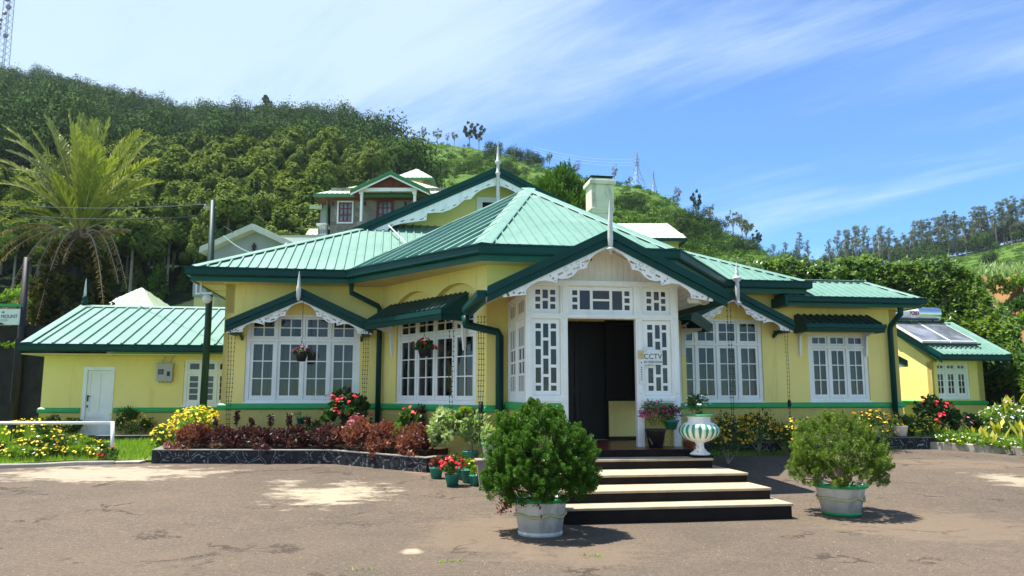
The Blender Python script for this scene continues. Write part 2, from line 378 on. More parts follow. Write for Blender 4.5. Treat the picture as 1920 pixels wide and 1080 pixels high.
def collector():
    m, nt, out = nmat('solar_collector_glass'); p = pr(nt, out, (.16, .17, .20), .16, 0, .9)
    n = noise(nt, 1.5, 3, .5); nt.links.new(mixc(nt, rng_(nt, n.outputs[0], .4, .65), (.10, .11, .13), (.26, .27, .30)), p.inputs['Base Color']); return m
M['collector'] = collector()
M['stone_wall'] = paint('grey_stone_wall', (.23, .22, .19), (.15, .145, .125), .9, 1.6, .5, 10, .15)
def blockwall():
    m, nt, out = nmat('grey_stone_cladding'); p = pr(nt, out, (.2, .2, .18), .9, 0, .15)
    tc = nt.nodes.new('ShaderNodeTexCoord'); v = nt.nodes.new('ShaderNodeTexVoronoi'); v.inputs['Scale'].default_value = 2.6; nt.links.new(tc.outputs['Object'], v.inputs[0])
    c = mixc(nt, rng_(nt, v.outputs['Color'], 0, 1), (.15, .145, .125), (.27, .255, .22))
    e = nt.nodes.new('ShaderNodeTexVoronoi'); e.feature = 'DISTANCE_TO_EDGE'; e.inputs['Scale'].default_value = 2.6; nt.links.new(tc.outputs['Object'], e.inputs[0])
    c = mixc(nt, rng_(nt, e.outputs['Distance'], .0, .05), (.30, .29, .26), c); nt.links.new(c, p.inputs['Base Color']); return m
M['cladding'] = blockwall()
M['red_frame'] = paint('red_brown_window_frame', (.16, .03, .025), rough=.5); M['rust_soffit'] = paint('rust_red_soffit', (.20, .06, .03), rough=.7)
M['grey_render'] = paint('grey_wall_render', (.34, .36, .37), (.28, .30, .31), .8, 1.2); M['cream_wall'] = paint('cream_house_wall', (.66, .58, .28), rough=.8)
M['fascia_cream'] = paint('off_white_fascia', (.62, .60, .52), (.5, .48, .42), .6, 3, .1, 30, .3, .3); M['sage_trim'] = paint('sage_green_trim', (.06, .22, .09), rough=.5)
def rubble():
    m, nt, out = nmat('black_rubble_with_white_pointing'); p = pr(nt, out, (.03, .03, .035), .75, 0, .3)
    tc = nt.nodes.new('ShaderNodeTexCoord'); nz = noise(nt, 3.5, 3, .5, tc.outputs['Object'])
    ad = nt.nodes.new('ShaderNodeMixRGB'); ad.blend_type = 'LINEAR_LIGHT'; ad.inputs[0].default_value = .09; nt.links.new(tc.outputs['Object'], ad.inputs[1]); nt.links.new(nz.outputs['Color'], ad.inputs[2])
    e = nt.nodes.new('ShaderNodeTexVoronoi'); e.feature = 'DISTANCE_TO_EDGE'; e.inputs['Scale'].default_value = 4.3; e.inputs['Randomness'].default_value = 1.0; nt.links.new(ad.outputs[0], e.inputs[0])
    a = rng_(nt, e.outputs['Distance'], .05, .075); b = rng_(nt, e.outputs['Distance'], .115, .14, 1, 0); ring = math_(nt, 'MULTIPLY', a, b)
    w = noise(nt, 9, 4, .7); ring = math_(nt, 'MULTIPLY', ring, rng_(nt, w.outputs[0], .44, .60))
    n2 = noise(nt, 14, 5, .6); base = mixc(nt, rng_(nt, n2.outputs[0], .35, .7), (.010, .011, .014), (.030, .031, .037))
    nt.links.new(mixc(nt, ring, base, (.24, .25, .27)), p.inputs['Base Color']); bump(nt, p, rng_(nt, e.outputs['Distance'], 0, .2), .6, .05); return m
M['rubble'] = rubble()
def asphalt():
    m, nt, out = nmat('worn_brown_grey_asphalt'); p = pr(nt, out, (.2, .17, .14), .88, 0, .2)
    tc = nt.nodes.new('ShaderNodeTexCoord'); V = tc.outputs['Object']
    n1 = noise(nt, .32, 5, .6, V); n2 = noise(nt, 1.6, 6, .65, V); n3 = noise(nt, 55, 3, .6, V); n4 = noise(nt, 7.0, 5, .7, V, stretch=(.6, 1.6, 1)); n5 = noise(nt, 19, 4, .7, V)
    c = mixc(nt, rng_(nt, n1.outputs[0], .36, .64), (.074, .057, .041), (.116, .086, .058))
    c = mixc(nt, rng_(nt, n2.outputs[0], .40, .75, 0, .75), c, (.138, .100, .067))
    c = mixc(nt, rng_(nt, n4.outputs[0], .52, .72, 0, .55), c, (.066, .056, .051))
    c = mixc(nt, rng_(nt, n3.outputs[0], .45, .72, 0, .45), c, (.26, .22, .175)); c = mixc(nt, rng_(nt, n5.outputs[0], .50, .70, 0, .55), c, (.055, .046, .04)); c = mixc(nt, rng_(nt, n5.outputs[0], .32, .46, .5, 0), c, (.21, .165, .12)); n6 = noise(nt, 130, 2, .6, V); c = mixc(nt, rng_(nt, n6.outputs[0], .30, .48, .8, 0), c, (.035, .03, .027))
    # pale gravel flecks
    vo = nt.nodes.new('ShaderNodeTexVoronoi'); vo.inputs['Scale'].default_value = 15; nt.links.new(V, vo.inputs[0])
    sp = nt.nodes.new('ShaderNodeSeparateColor'); nt.links.new(vo.outputs['Color'], sp.inputs[0])
    fl = math_(nt, 'MULTIPLY', rng_(nt, vo.outputs['Distance'], .08, .18, 1, 0), rng_(nt, sp.outputs[0], .92, .95)); c = mixc(nt, fl, c, (.27, .23, .18))
    # cracks with lost surface
    ck = nt.nodes.new('ShaderNodeTexVoronoi'); ck.feature = 'DISTANCE_TO_EDGE'; ck.inputs['Scale'].default_value = .9
    dn = noise(nt, 2.4, 6, .7, V); lm = nt.nodes.new('ShaderNodeMixRGB'); lm.blend_type = 'LINEAR_LIGHT'; lm.inputs[0].default_value = .5; nt.links.new(V, lm.inputs[1]); nt.links.new(dn.outputs['Color'], lm.inputs[2]); nt.links.new(lm.outputs[0], ck.inputs[0])
    pm = noise(nt, .8, 3, .5, V); crack = math_(nt, 'MULTIPLY', rng_(nt, ck.outputs['Distance'], .012, .03, 1, 0), rng_(nt, pm.outputs[0], .54, .61)); c = mixc(nt, math_(nt, 'MULTIPLY', crack, .75), c, (.045, .034, .027))
    # worn pale concrete patches, each where it lies on the drive
    sx = nt.nodes.new('ShaderNodeSeparateXYZ'); nt.links.new(V, sx.inputs[0])
    pn = noise(nt, 3.0, 8, .75, V, stretch=(.7, 1.3, 1)); pn2 = noise(nt, .9, 3, .5, V)
    for (u, v, ru, rv, col, thr, amt) in PATCHES:
        q = on_ground(u, v); q1 = on_ground(u + ru, v); q2 = on_ground(u, v - rv); rx = abs(q1.x - q.x); ry = abs(q2.y - q.y)
        dx = math_(nt, 'DIVIDE', math_(nt, 'SUBTRACT', sx.outputs[0], q.x), rx); dy = math_(nt, 'DIVIDE', math_(nt, 'SUBTRACT', sx.outputs[1], q.y), ry)
        d = math_(nt, 'SQRT', math_(nt, 'ADD', math_(nt, 'MULTIPLY', dx, dx), math_(nt, 'MULTIPLY', dy, dy)))
        d = math_(nt, 'ADD', d, math_(nt, 'MULTIPLY', math_(nt, 'SUBTRACT', pn.outputs[0], .5), 3.4)); d = math_(nt, 'ADD', d, math_(nt, 'MULTIPLY', math_(nt, 'SUBTRACT', pn2.outputs[0], .5), 1.0))
        c = mixc(nt, math_(nt, 'MULTIPLY', rng_(nt, d, thr, thr + .42, 1, 0), amt), c, col)
    nt.links.new(c, p.inputs['Base Color'])
    h = math_(nt, 'ADD', math_(nt, 'MULTIPLY', n3.outputs[0], .35), math_(nt, 'MULTIPLY', n2.outputs[0], .8)); h = math_(nt, 'SUBTRACT', h, math_(nt, 'MULTIPLY', crack, .8)); bump(nt, p, h, .7, .03); return m
PALE = (.36, .31, .22); TAN = (.17, .125, .085)
PATCHES = [(625, 926, 112, 22, PALE, .48, .85), (540, 908, 60, 12, PALE, .25, .7), (200, 887, 190, 13, (.36, .30, .22), .7, .8), (775, 1033, 26, 7, PALE, .3, .9),
           (1905, 900, 60, 12, PALE, .6, .7), (1800, 870, 120, 9, TAN, .7, .6), (930, 1000, 140, 40, TAN, .7, .55), (1750, 985, 190, 30, TAN, .7, .55), (850, 880, 90, 10, (.26, .165, .115), .8, .6), (1100, 1040, 120, 20, TAN, .7, .5)]
M['asphalt'] = asphalt()
def grassmat():
    m, nt, out = nmat('lawn_grass'); p = pr(nt, out, (.1, .2, .03), .9, 0, .15)
    n = noise(nt, 1.2, 6, .65); n2 = noise(nt, 30, 4, .7); c = mixc(nt, rng_(nt, n.outputs[0], .3, .7), (.10, .19, .022), (.20, .28, .04)); c = mixc(nt, rng_(nt, n2.outputs[0], .4, .7, 0, .6), c, (.05, .10, .015))
    nt.links.new(c, p.inputs['Base Color']); bump(nt, p, n2.outputs[0], 1.0, .05); return m
M['grass'] = grassmat()
def hillmat():
    m, nt, out = nmat('hillside_scrub_and_tea'); p = pr(nt, out, (.1, .2, .03), .95, 0, .1)
    tc = nt.nodes.new('ShaderNodeTexCoord'); V = tc.outputs['Object']
    n = noise(nt, .05, 6, .62, V); n2 = noise(nt, .45, 6, .7, V); n3 = noise(nt, 1.6, 4, .7, V)
    c = mixc(nt, rng_(nt, n.outputs[0], .38, .62), (.068, .140, .018), (.120, .205, .030))
    c = mixc(nt, rng_(nt, n2.outputs[0], .45, .60, 0, .9), c, (.040, .085, .016)); c = mixc(nt, rng_(nt, n3.outputs[0], .58, .75, 0, .5), c, (.20, .23, .07))
    at_ = nt.nodes.new('ShaderNodeAttribute'); at_.attribute_name = 'wood'; c = mixc(nt, at_.outputs['Fac'], c, (.022, .040, .014))
    nt.links.new(c, p.inputs['Base Color']); bump(nt, p, n2.outputs[0], 1.0, 1.2); return m
M['hill'] = hillmat()
M['soil_bank'] = paint('orange_soil', (.26, .125, .05), (.15, .12, .045), .95, .8, .8, 6, .1)
# foliage
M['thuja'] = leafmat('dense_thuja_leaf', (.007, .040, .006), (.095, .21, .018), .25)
M['thuja_light'] = leafmat('loose_thuja_leaf', (.045, .105, .014), (.165, .235, .030), .3)
M['maroon'] = leafmat('maroon_leaf', (.080, .022, .022), (.26, .090, .062), .3, .45)
M['maroon_dark'] = leafmat('dark_plum_leaf', (.028, .010, .014), (.10, .032, .034), .25, .45)
M['bush'] = leafmat('mid_green_leaf', (.022, .065, .012), (.075, .15, .022), .3)
M['bright'] = leafmat('bright_green_leaf', (.09, .19, .02), (.22, .34, .04), .35)
M['variegated'] = leafmat('cream_green_leaf', (.10, .20, .05), (.45, .52, .26), .35)
M['hedge'] = leafmat('hedge_leaf', (.035, .095, .018), (.21, .31, .055), .3, .35)
M['forest'] = leafmat('forest_leaf', (.010, .030, .008), (.062, .108, .024), .08, .7)
M['lime'] = leafmat('lime_conifer_leaf', (.042, .086, .018), (.180, .225, .050), .2, .7)
M['gum'] = leafmat('grey_green_gum_leaf', (.07, .10, .065), (.20, .23, .14), .25, .6)
M['darktree'] = leafmat('dark_evergreen_leaf', (.012, .032, .016), (.04, .07, .03), .15, .7)
M['bamboo'] = leafmat('feathery_green_leaf', (.025, .072, .012), (.085, .17, .022), .3, .6)
M['bare'] = leafmat('sparse_brown_leaf', (.10, .085, .055), (.19, .16, .11), .2, .8)
M['palm'] = leafmat('palm_leaflet', (.085, .130, .020), (.30, .32, .07), .25, .35, (.45, .28, .05))
M['palm_dead'] = leafmat('dead_palm_leaflet', (.20, .10, .04), (.36, .23, .11), .2, .8)
M['ivy'] = leafmat('dark_ivy_leaf', (.014, .024, .010), (.10, .085, .022), .2, .6, (.32, .15, .03))
M['tea'] = leafmat('tea_bush_leaf', (.035, .085, .016), (.17, .27, .042), .25, .6)
M['yellow_leaf'] = leafmat('yellow_canna_leaf', (.22, .26, .03), (.58, .46, .05), .35)
M['lawn_blade'] = leafmat('grass_blade', (.10, .20, .02), (.24, .36, .04), .4)
M['fl_yellow'] = leafmat('yellow_petal', (.75, .52, .02), (.90, .68, .05), .2); M['fl_orange'] = leafmat('orange_yellow_petal', (.70, .34, .015), (.85, .52, .03), .2)
M['fl_red'] = leafmat('red_petal', (.55, .008, .02), (.72, .03, .05), .15); M['fl_pink'] = leafmat('pink_petal', (.60, .06, .25), (.80, .25, .45), .2)
M['fl_magenta'] = leafmat('magenta_petal', (.28, .015, .10), (.55, .05, .22), .2); M['fl_white'] = leafmat('white_petal', (.72, .68, .66), (.85, .82, .80), .2)
# ------------------------------------------------------------------ the bungalow
HE, PITCH = 4.30, 0.487
FAS = [(-.02, -.30), (.02, -.30), (.02, -.191), (-.02, -.191)]
GUT = [(-.02, -.19), (.025, -.19), (.10, -.185), (.125, -.16), (.125, -.04), (.145, -.03), (.145, 0), (-.02, 0)]
def rib_plane(mb, poly, eave_dir, sp=.205, off=.1, h=.034, w=.028, slab=.025):
    """sheet with standing ribs that run up the slope"""
    P = [Vector(p) for p in poly]; e = Vector((eave_dir[0], eave_dir[1], 0)).normalized()
    nrm = Vector((0, 0, 0))
    for i in range(len(P)): nrm += P[i].cross(P[(i + 1) % len(P)])
    nrm.normalize()
    if nrm.z < 0: nrm = -nrm
    up = nrm.cross(e).normalized()
    if up.z < 0: up = -up
    o = P[0]; q = [((p - o).dot(e), (p - o).dot(up)) for p in P]
    mb.prism(P, -nrm * slab)
    s0, s1 = min(a for a, b in q), max(a for a, b in q); s = s0 + off
    while s < s1:
        xs = []
        for i in range(len(q)):
            (a, b), (c, d) = q[i], q[(i + 1) % len(q)]
            if (a - s) * (c - s) < 0: xs.append(b + (d - b) * (s - a) / (c - a))
        xs.sort()
        for k in range(0, len(xs) - 1, 2):
            t0, t1 = xs[k] + .005, xs[k + 1] - .03
            if t1 - t0 < .06: continue
            vs = []
            for t in (t0, t1):
                b = o + e * s + up * t
                vs += [b - e * w + nrm * .002, b - e * w * .55 + nrm * h, b + e * w * .55 + nrm * h, b + e * w + nrm * .002]
            mb.add(vs, [(0, 4, 5, 1), (1, 5, 6, 2), (2, 6, 7, 3), (0, 1, 2, 3), (7, 6, 5, 4)])
        s += sp
    return nrm
def hip_cap(mb, a, b, n1, n2, w=.14, lift=.045):
    """folded capping strip along a hip or ridge"""
    a, b = Vector(a), Vector(b); d = (b - a).normalized()
    s1 = d.cross(n1).normalized(); s2 = d.cross(n2).normalized()
    if s1.z > 0: s1 = -s1
    if s2.z > 0: s2 = -s2
    if s1.dot(s2) > .98: s2 = -s2
    vs = []
    for p in (a, b): vs += [p + s1 * w + n1 * (lift - .01), p + s1 * w * .9 + n1 * lift, p + (n1 + n2) * lift * .55, p + s2 * w * .9 + n2 * lift, p + s2 * w + n2 * (lift - .01)]
    mb.add(vs, [(0, 1, 6, 5), (1, 2, 7, 6), (2, 3, 8, 7), (3, 4, 9, 8)])

house = hthing("guesthouse", "yellow colonial bungalow with mint green metal roofs and white fretwork porch", "house")
# ---- roofs
rf = MB()
nF = rib_plane(rf, [(-7.7, 4.9, HE), (6.5, 4.9, HE), (2.5, 8.9, 6.25), (-3.7, 8.9, 6.25)], (1, 0))
L_ = [(-7.7, 4.9, HE), (-4.3, 8.3, 5.956), (-.6, 8.3, 7.758), (-.6, 16, 7.758), (-7.7, 16, HE)]; nL = rib_plane(rf, L_, (0, 1))
R_ = [(6.5, 4.9, HE), (3.1, 8.3, 5.956), (-.6, 8.3, 7.758), (-.6, 16, 7.758), (6.5, 16, HE)]; nR = rib_plane(rf, R_, (0, 1))
hip_cap(rf, (-7.7, 4.9, HE), (-4.3, 8.3, 5.956), nF, nL); hip_cap(rf, (6.5, 4.9, HE), (3.1, 8.3, 5.956), nF, nR)
hip_cap(rf, (-.6, 8.35, 7.758), (-.6, 16, 7.758), nL, nR)
AP = (0, 6.85, 6.86)
nB = rib_plane(rf, [(-1.85, 1.4, HE), (1.85, 1.4, HE), AP], (1, 0))
nBL = rib_plane(rf, [(-4.4, 4.9, HE), (-1.85, 1.4, HE), AP], (2.55, -3.5), .40, .2, .055, .035)
nBR = rib_plane(rf, [(1.85, 1.4, HE), (4.4, 4.9, HE), AP], (2.55, 3.5), .40, .2, .055, .035)
rf.prism([(-4.4, 4.9, HE), AP, (-1.2, 8.9, 6.25)], (0, 0, -.03)); rf.prism([(4.4, 4.9, HE), AP, (1.2, 8.9, 6.25)], (0, 0, -.03)); rf.prism([AP, (-1.2, 8.9, 6.25), (0, 8.9, 6.86)], (0, 0, -.03)); rf.prism([AP, (1.2, 8.9, 6.25), (0, 8.9, 6.86)], (0, 0, -.03))
hip_cap(rf, (-1.85, 1.4, HE), AP, nB, nBL, .2); hip_cap(rf, (1.85, 1.4, HE), AP, nB, nBR, .2)
hip_cap(rf, (-4.4, 4.9, HE), AP, nBL, Vector((-.5, .5, .7)), .09); hip_cap(rf, (4.4, 4.9, HE), AP, nBR, Vector((.5, .5, .7)), .09)
rf.build("roof", M['roof'], house)
# porch roof
pf = MB()
nPL = rib_plane(pf, [(-2.0, -.5, 3.2), (0, -.5, 4.18), (0, 2.0, 4.18), (-2.0, 2.0, 3.2)], (0, 1)); nPR = rib_plane(pf, [(2.0, -.5, 3.2), (0, -.5, 4.18), (0, 2.0, 4.18), (2.0, 2.0, 3.2)], (0, 1))
hip_cap(pf, (0, -.5, 4.19), (0, 2, 4.19), nPL, nPR, .12)
pf.build("porch_roof", M['roof'], house)
ef = MB()
EH = 3.94
nE = rib_plane(ef, [(6.0, 4.9, EH), (9.58, 4.9, EH), (8.95, 6.2, EH + .57), (6.0, 6.2, EH + .57)], (1, 0)); nE2 = rib_plane(ef, [(9.58, 4.9, EH), (8.95, 6.2, EH + .57), (8.95, 9, EH + .57), (9.58, 10.3, EH)], (0, 1))
ef.poly([(6.0, 6.2, EH + .57), (8.95, 6.2, EH + .57), (8.95, 9, EH + .57), (6, 9, EH + .57)]); hip_cap(ef, (9.58, 4.9, EH), (8.95, 6.2, EH + .57), nE, nE2, .12); hip_cap(ef, (6.0, 6.2, EH + .57), (8.95, 6.2, EH + .57), nE, Vector((0, 0, 1)), .1)
ef.build("wing_roof", M['roof'], house)
# ---- gutters and fascias
g = MB()
g.sweep(GUT, [(-7.7, 16, HE), (-7.7, 4.9, HE), (-4.4, 4.9, HE), (-1.85, 1.4, HE), (1.85, 1.4, HE), (4.4, 4.9, HE), (6.5, 4.9, HE), (6.5, 16, HE)], side=1)
g.build("gutter", M['dark_green'], house)
g = MB(); g.sweep(FAS, [(-7.7, 16, HE), (-7.7, 4.9, HE), (-4.4, 4.9, HE), (-1.85, 1.4, HE), (1.85, 1.4, HE), (4.4, 4.9, HE), (6.5, 4.9, HE), (6.5, 16, HE)], side=1); g.build("fascia", M['fascia_green'], house)
g = MB(); g.sweep([(o, z * .78) for o, z in GUT], [(6.0, 4.9, EH), (9.56, 4.9, EH), (9.56, 10.3, EH)], side=1); g.build("gutter", M['dark_green'], house); g = MB(); g.sweep([(o, z * .78) for o, z in FAS], [(6.0, 4.9, EH), (9.56, 4.9, EH), (9.56, 10.3, EH)], side=1); g.build("fascia", M['fascia_green'], house); g = MB(); g.box(5.90, 5.995, 4.78, 5.49, EH - .24, EH - .01); g.box(5.995, 6.09, 5.0, 5.49, EH - .24, EH + .10); g.build("gutter_return", M['dark_green'], house)
PG = [(-.02, -.20), (.02, -.20), (.03, -.14), (.10, -.13), (.12, -.1), (.12, 0), (-.02, 0)]
g = MB(); g.sweep(PG, [(-2.02, 2.0, 3.2), (-2.02, -.52, 3.2)], side=1); g.build("porch_gutter", M['dark_green'], house); g = MB(); g.sweep(PG, [(1.93, -.50, 3.24), (1.93, 2.0, 3.24)], side=1); g.build("porch_gutter", M['dark_green'], house)
def rake(mb, xc, za, hw, ze, y, h=.20, t=.05, over=.06):
    """stepped dark fascia along both slopes of a gable front"""
    for s in (-1, 1):
        x0, x1 = xc, xc + s * (hw + over); z1 = za - (za - ze) * (hw + over) / hw
        mb.prism([(x0, y, za + .03), (x1, y, z1 + .03), (x1, y, z1 - h), (x0, y, za - h)], (0, t, 0))
        mb.prism([(x0, y - .035, za + .05), (x1, y - .035, z1 + .05), (x1, y - .035, z1 - h * .42), (x0, y - .035, za - h * .42)], (0, .034, 0))
r = MB(); rake(r, 0, 4.18, 2.0, 3.2, -.55, .20, .05, -.02); r.build("rake_fascia", M['dark_green'], house)
r = MB(); rake(r, -.6, 7.80, 3.85, 5.95, 8.25, .22, .06); r.build("rake_fascia", M['dark_green'], house)
# ---- fretwork bargeboards: outline and cut-outs filled as a flat curve, then given thickness
FR = [(0, .04), (.10, .10), (.21, .17), (.215, .10), (.25, .06), (.327, .05), (.40, .10), (.46, .17), (.5, .22), (.508, .15), (.55, .20), (.615, .235), (.66, .225), (.695, .19), (.708, .175), (.785, .215), (.795, .15), (.827, .085), (.87, .05), (.91, .042), (1, .06)]
FR_H = [('s', .045, .03, .02, .035), ('c', .10, .05, .018), ('s', .155, .10, .028, .012), ('c', .19, .12, .014), ('c', .44, .06, .016), ('c', .465, .12, .02), ('c', .485, .175, .014), ('s', .535, .10, .045, .016), ('s', .62, .185, .045, .014), ('s', .70, .14, .03, .014), ('*', .585, .07, .055), ('*', .70, .065, .05), ('c', .665, .125, .018), ('c', .745, .14, .018), ('c', .745, .09, .014), ('s', .785, .10, .045, .016), ('c', .64, .045, .012)]
BG = [(0, .04), (.11, .17), (.15, .235), (.18, .25), (.20, .15), (.24, .13), (.29, .16), (.38, .26), (.473, .36), (.478, .19), (.53, .25), (.59, .34), (.65, .36), (.70, .34), (.735, .285), (.753, .26), (.80, .315), (.82, .26), (.84, .22), (.88, .19), (.935, .20), (1, .26)]
BG_H = [('s', .06, .07, .05, .014), ('s', .14, .17, .05, .014), ('s', .22, .09, .045, .014), ('s', .30, .11, .05, .014), ('s', .37, .18, .05, .014), ('s', .44, .28, .05, .014), ('c', .465, .25, .016), ('s', .52, .17, .05, .014), ('s', .59, .28, .05, .014), ('c', .635, .29, .014), ('s', .68, .29, .05, .014), ('c', .72, .25, .014), ('s', .765, .22, .05, .014), ('c', .80, .25, .014), ('s', .84, .16, .05, .014), ('c', .885, .13, .014), ('s', .93, .14, .05, .014)]
def fret(xc, za, hw, ze, y, pts, holes, h0, t=.025, k=1.0, spanin=0.0, parent=None, name="bargeboard"):
    sl = (za - ze) / hw; out = None
    for sd in (-1,):
        cu = bpy.data.curves.new("fret", 'CURVE'); cu.dimensions = '2D'; cu.fill_mode = 'BOTH'; cu.extrude = t / 2
        def put(P):
            if sd > 0: P = P[::-1]
            s = cu.splines.new('POLY'); s.points.add(len(P) - 1); s.use_cyclic_u = True
            for i, (a, b) in enumerate(P): s.points[i].co = (a, b, 0, 1)
        def xz(u, d): x = (hw - spanin) * (1 - u) + .002; return (xc + sd * x, za - sl * x - h0 - d * k)
        put([xz(u, -.03) for u in (1, 0)] + [xz(u, d) for u, d in pts])
        for hh in holes:
            cx, cz = xz(hh[1], hh[2])
            if hh[0] == 'c': put([(cx + hh[3] * k * math.cos(a), cz + hh[3] * k * math.sin(a)) for a in np.linspace(0, 2 * math.pi, 9)[:-1]])
            elif hh[0] == 's':
                an = math.atan(sl) * -sd; ca, sa = math.cos(an), math.sin(an)
                put([(cx + px * ca - pz_ * sa, cz + px * sa + pz_ * ca) for px, pz_ in ((-hh[3] * k, -hh[4] * k), (hh[3] * k, -hh[4] * k), (hh[3] * k, hh[4] * k), (-hh[3] * k, hh[4] * k))])
            else:
                for q in range(8):
                    a = q * math.pi / 4 + .2; r1 = hh[3] * k
                    put([(cx + r * math.cos(a + o), cz + r * math.sin(a + o)) for r, o in ((r1 * .2, 0), (r1 * .62, -.17), (r1, 0), (r1 * .62, .17))])
        ob = bpy.data.objects.new("fret_curve", cu); COL.objects.link(ob); ob.matrix_world = Matrix.Translation((0, y, 0)) @ Matrix.Rotation(math.pi / 2, 4, 'X')
        bpy.context.view_layer.update(); dg = bpy.context.evaluated_depsgraph_get(); me = bpy.data.meshes.new_from_object(ob.evaluated_get(dg)); me.transform(ob.matrix_world)
        bpy.data.objects.remove(ob); bpy.data.curves.remove(cu); me.name = name; me.materials.clear(); me.materials.append(M['fret']); link(name, me, parent)
        m2 = me.copy(); m2.transform(Matrix.Translation((2 * xc, 0, 0)) @ Matrix.Diagonal((-1, 1, 1, 1))); m2.flip_normals(); link(name, m2, parent)
fret(0, 4.18, 1.98, 3.2, -.515, FR, FR_H, .19, .028, 1.0, .25, house)
fret(-.6, 7.80, 3.8, 5.95, 8.29, BG, BG_H, .20, .03, 1.05, .1, house)
# ---- soffits
sf = MB()
sf.prism([(-7.68, 4.93, 4.03), (-4.40, 4.93, 4.03), (-1.84, 1.43, 4.03), (1.84, 1.43, 4.03), (4.40, 4.93, 4.03), (6.48, 4.93, 4.03), (6.48, 16, 4.03), (-7.68, 16, 4.03)], (0, 0, .03))
for k in range(9): sf.box(-7.68 + .02, -7.12, 5.6 + k * 1.1, 5.62 + k * 1.1, 4.018, 4.029)
for k in range(6): sf.box(-7.6, -7.12, 5.0 + k * .09, 5.008 + k * .09, 4.02, 4.029)
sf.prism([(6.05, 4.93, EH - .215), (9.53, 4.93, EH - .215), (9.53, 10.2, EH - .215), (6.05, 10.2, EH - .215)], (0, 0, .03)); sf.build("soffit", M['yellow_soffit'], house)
ps = MB()
for s in (-1, 1):
    for k in range(16):                                    # sloping boards under the porch roof
        a, b = k / 16, (k + 1) / 16 - .004
        ps.prism([(s * 1.97 * a, -.5, 4.09 - .97 * a), (s * 1.97 * b, -.5, 4.09 - .97 * b), (s * 1.97 * b, 1.99, 4.09 - .97 * b), (s * 1.97 * a, 1.99, 4.09 - .97 * a)], (0, 0, .02))
ps.build("porch_soffit", M['board'], house)
# ---- walls
ZB0, ZB1 = 1.25, 1.385
AX0, AX1 = -6.62, -4.13; DX0, DX1 = 3.28, 5.62
def Mw(o, d):                                              # wall frame: x along the wall seen from outside, y inwards
    d = Vector((d[0], d[1], 0)).normalized(); n = Vector((-d.y, d.x, 0)); return Matrix(((d.x, n.x, 0, o[0]), (d.y, n.y, 0, o[1]), (0, 0, 1, 0), (0, 0, 0, 1)))
MBL = Mw((-3.64, 5.5), (1.97, -3.5)); MBR = Mw((1.67, 2.0), (1.97, 3.5)); MSL = Mw((-7.1, 16), (0, -1)); MSR = Mw((9.3, 5.5), (0, 1)); MI = Matrix.Identity(4)
LB = math.hypot(1.97, 3.5); WBX = (.66, 3.66)
w = MB(); T = .2
w.panel(-7.1, -3.64, ZB0, 4.03, [(AX0, AX1, 1.39, 3.37)], 5.5, T)
w.M = MBL; w.panel(0, LB, ZB0, 4.03, [(WBX[0] - .02, WBX[1] + .02, 1.39, 3.84)], 0, .14)
for (a, b) in ((WBX[0] - .02, 2.10), (2.22, WBX[1] + .02)):     # two flat arches over the window
    n = 14; pts = [(a + (b - a) * i / n, 3.55 + .24 * math.sin(math.pi * i / n) ** .7) for i in range(n + 1)]
    for i in range(n):
        (x0, z0), (x1, z1) = pts[i], pts[i + 1]; w.add([(x0, .003, z0), (x1, .003, z1), (x1, .003, 3.845), (x0, .003, 3.845), (x0, .12, z0), (x1, .12, z1)], [(0, 1, 2, 3), (0, 4, 5, 1)])
w.box(2.10, 2.22, .003, .12, 3.36, 3.84); w.panel(WBX[0] - .02, WBX[1] + .02, 3.30, 3.86, [], .13, .08)
w.M = MI
w.panel(-1.67, 1.67, .5, 4.03, [(-.95, 1.25, .74, 2.98)], 2.0, .14)
w.M = MBR; w.panel(0, LB, ZB0, 4.03, [(.36, 3.36, 1.39, 3.37)], 0, .14); w.M = MI
w.panel(3.64, 6.1, ZB0, 4.03, [(DX0, DX1, 1.39, 3.42)], 5.5, T); w.panel(6.1, 9.3, ZB0, EH - .20, [(6.84, 8.46, 1.41, 3.10)], 5.5, T)
w.M = MSL; w.panel(0, 10.5, ZB0, 4.03, [], 0, T); w.M = MSR; w.panel(0, 10.5, ZB0, EH - .20, [], 0, T); w.M = MI
w.box(-7.1, 9.3, 15.9, 16.1, 0, 4.03); w.box(6.1, 6.3, 5.75, 15.8, 3.6, 4.03)
w.add([(-4.2, 8.9, 5.9), (3.0, 8.9, 5.9), (-.6, 8.9, 7.68)], [(0, 1, 2)])
w.build("wall", M['yellow'], house)
pl = MB()                                                  # rough plinth below the green band
pl.panel(-7.12, -3.64, -.1, ZB0, [], 5.48, T); pl.M = MBL; pl.panel(0, LB, -.1, ZB0, [], -.02, .14); pl.M = MBR; pl.panel(0, LB, -.1, ZB0, [], -.02, .14); pl.M = MI
pl.panel(3.64, 9.32, -.1, ZB0, [], 5.48, T); pl.M = MSL; pl.panel(0, 10.5, -.1, ZB0, [], -.02, T); pl.M = MSR; pl.panel(0, 10.5, -.1, ZB0, [], -.02, T); pl.M = MI
pl.build("plinth", M['roughcast'], house); pl = MB(); pl.panel(-1.67, -1.28, -.1, ZB0, [], 1.98, .1); pl.box(-1.27, -1.2, .03, 1.98, -.1, 1.34); pl.build("porch_plinth", M['roughcast'], house); pl = MB(); pl.panel(-1.17, -.70, .74, 1.34, [], .03, .06); pl.build("porch_plinth", M['roughcast'], house); pl = MB(); pl.panel(.70, 1.2, .74, 1.34, [], .03, .06)
pl.build("porch_plinth", M['roughcast'], house)
bd = MB(); BP = [(-.01, 0), (.045, .005), (.06, .03), (.06, .09), (.045, .115), (.02, .135), (-.01, .135)]
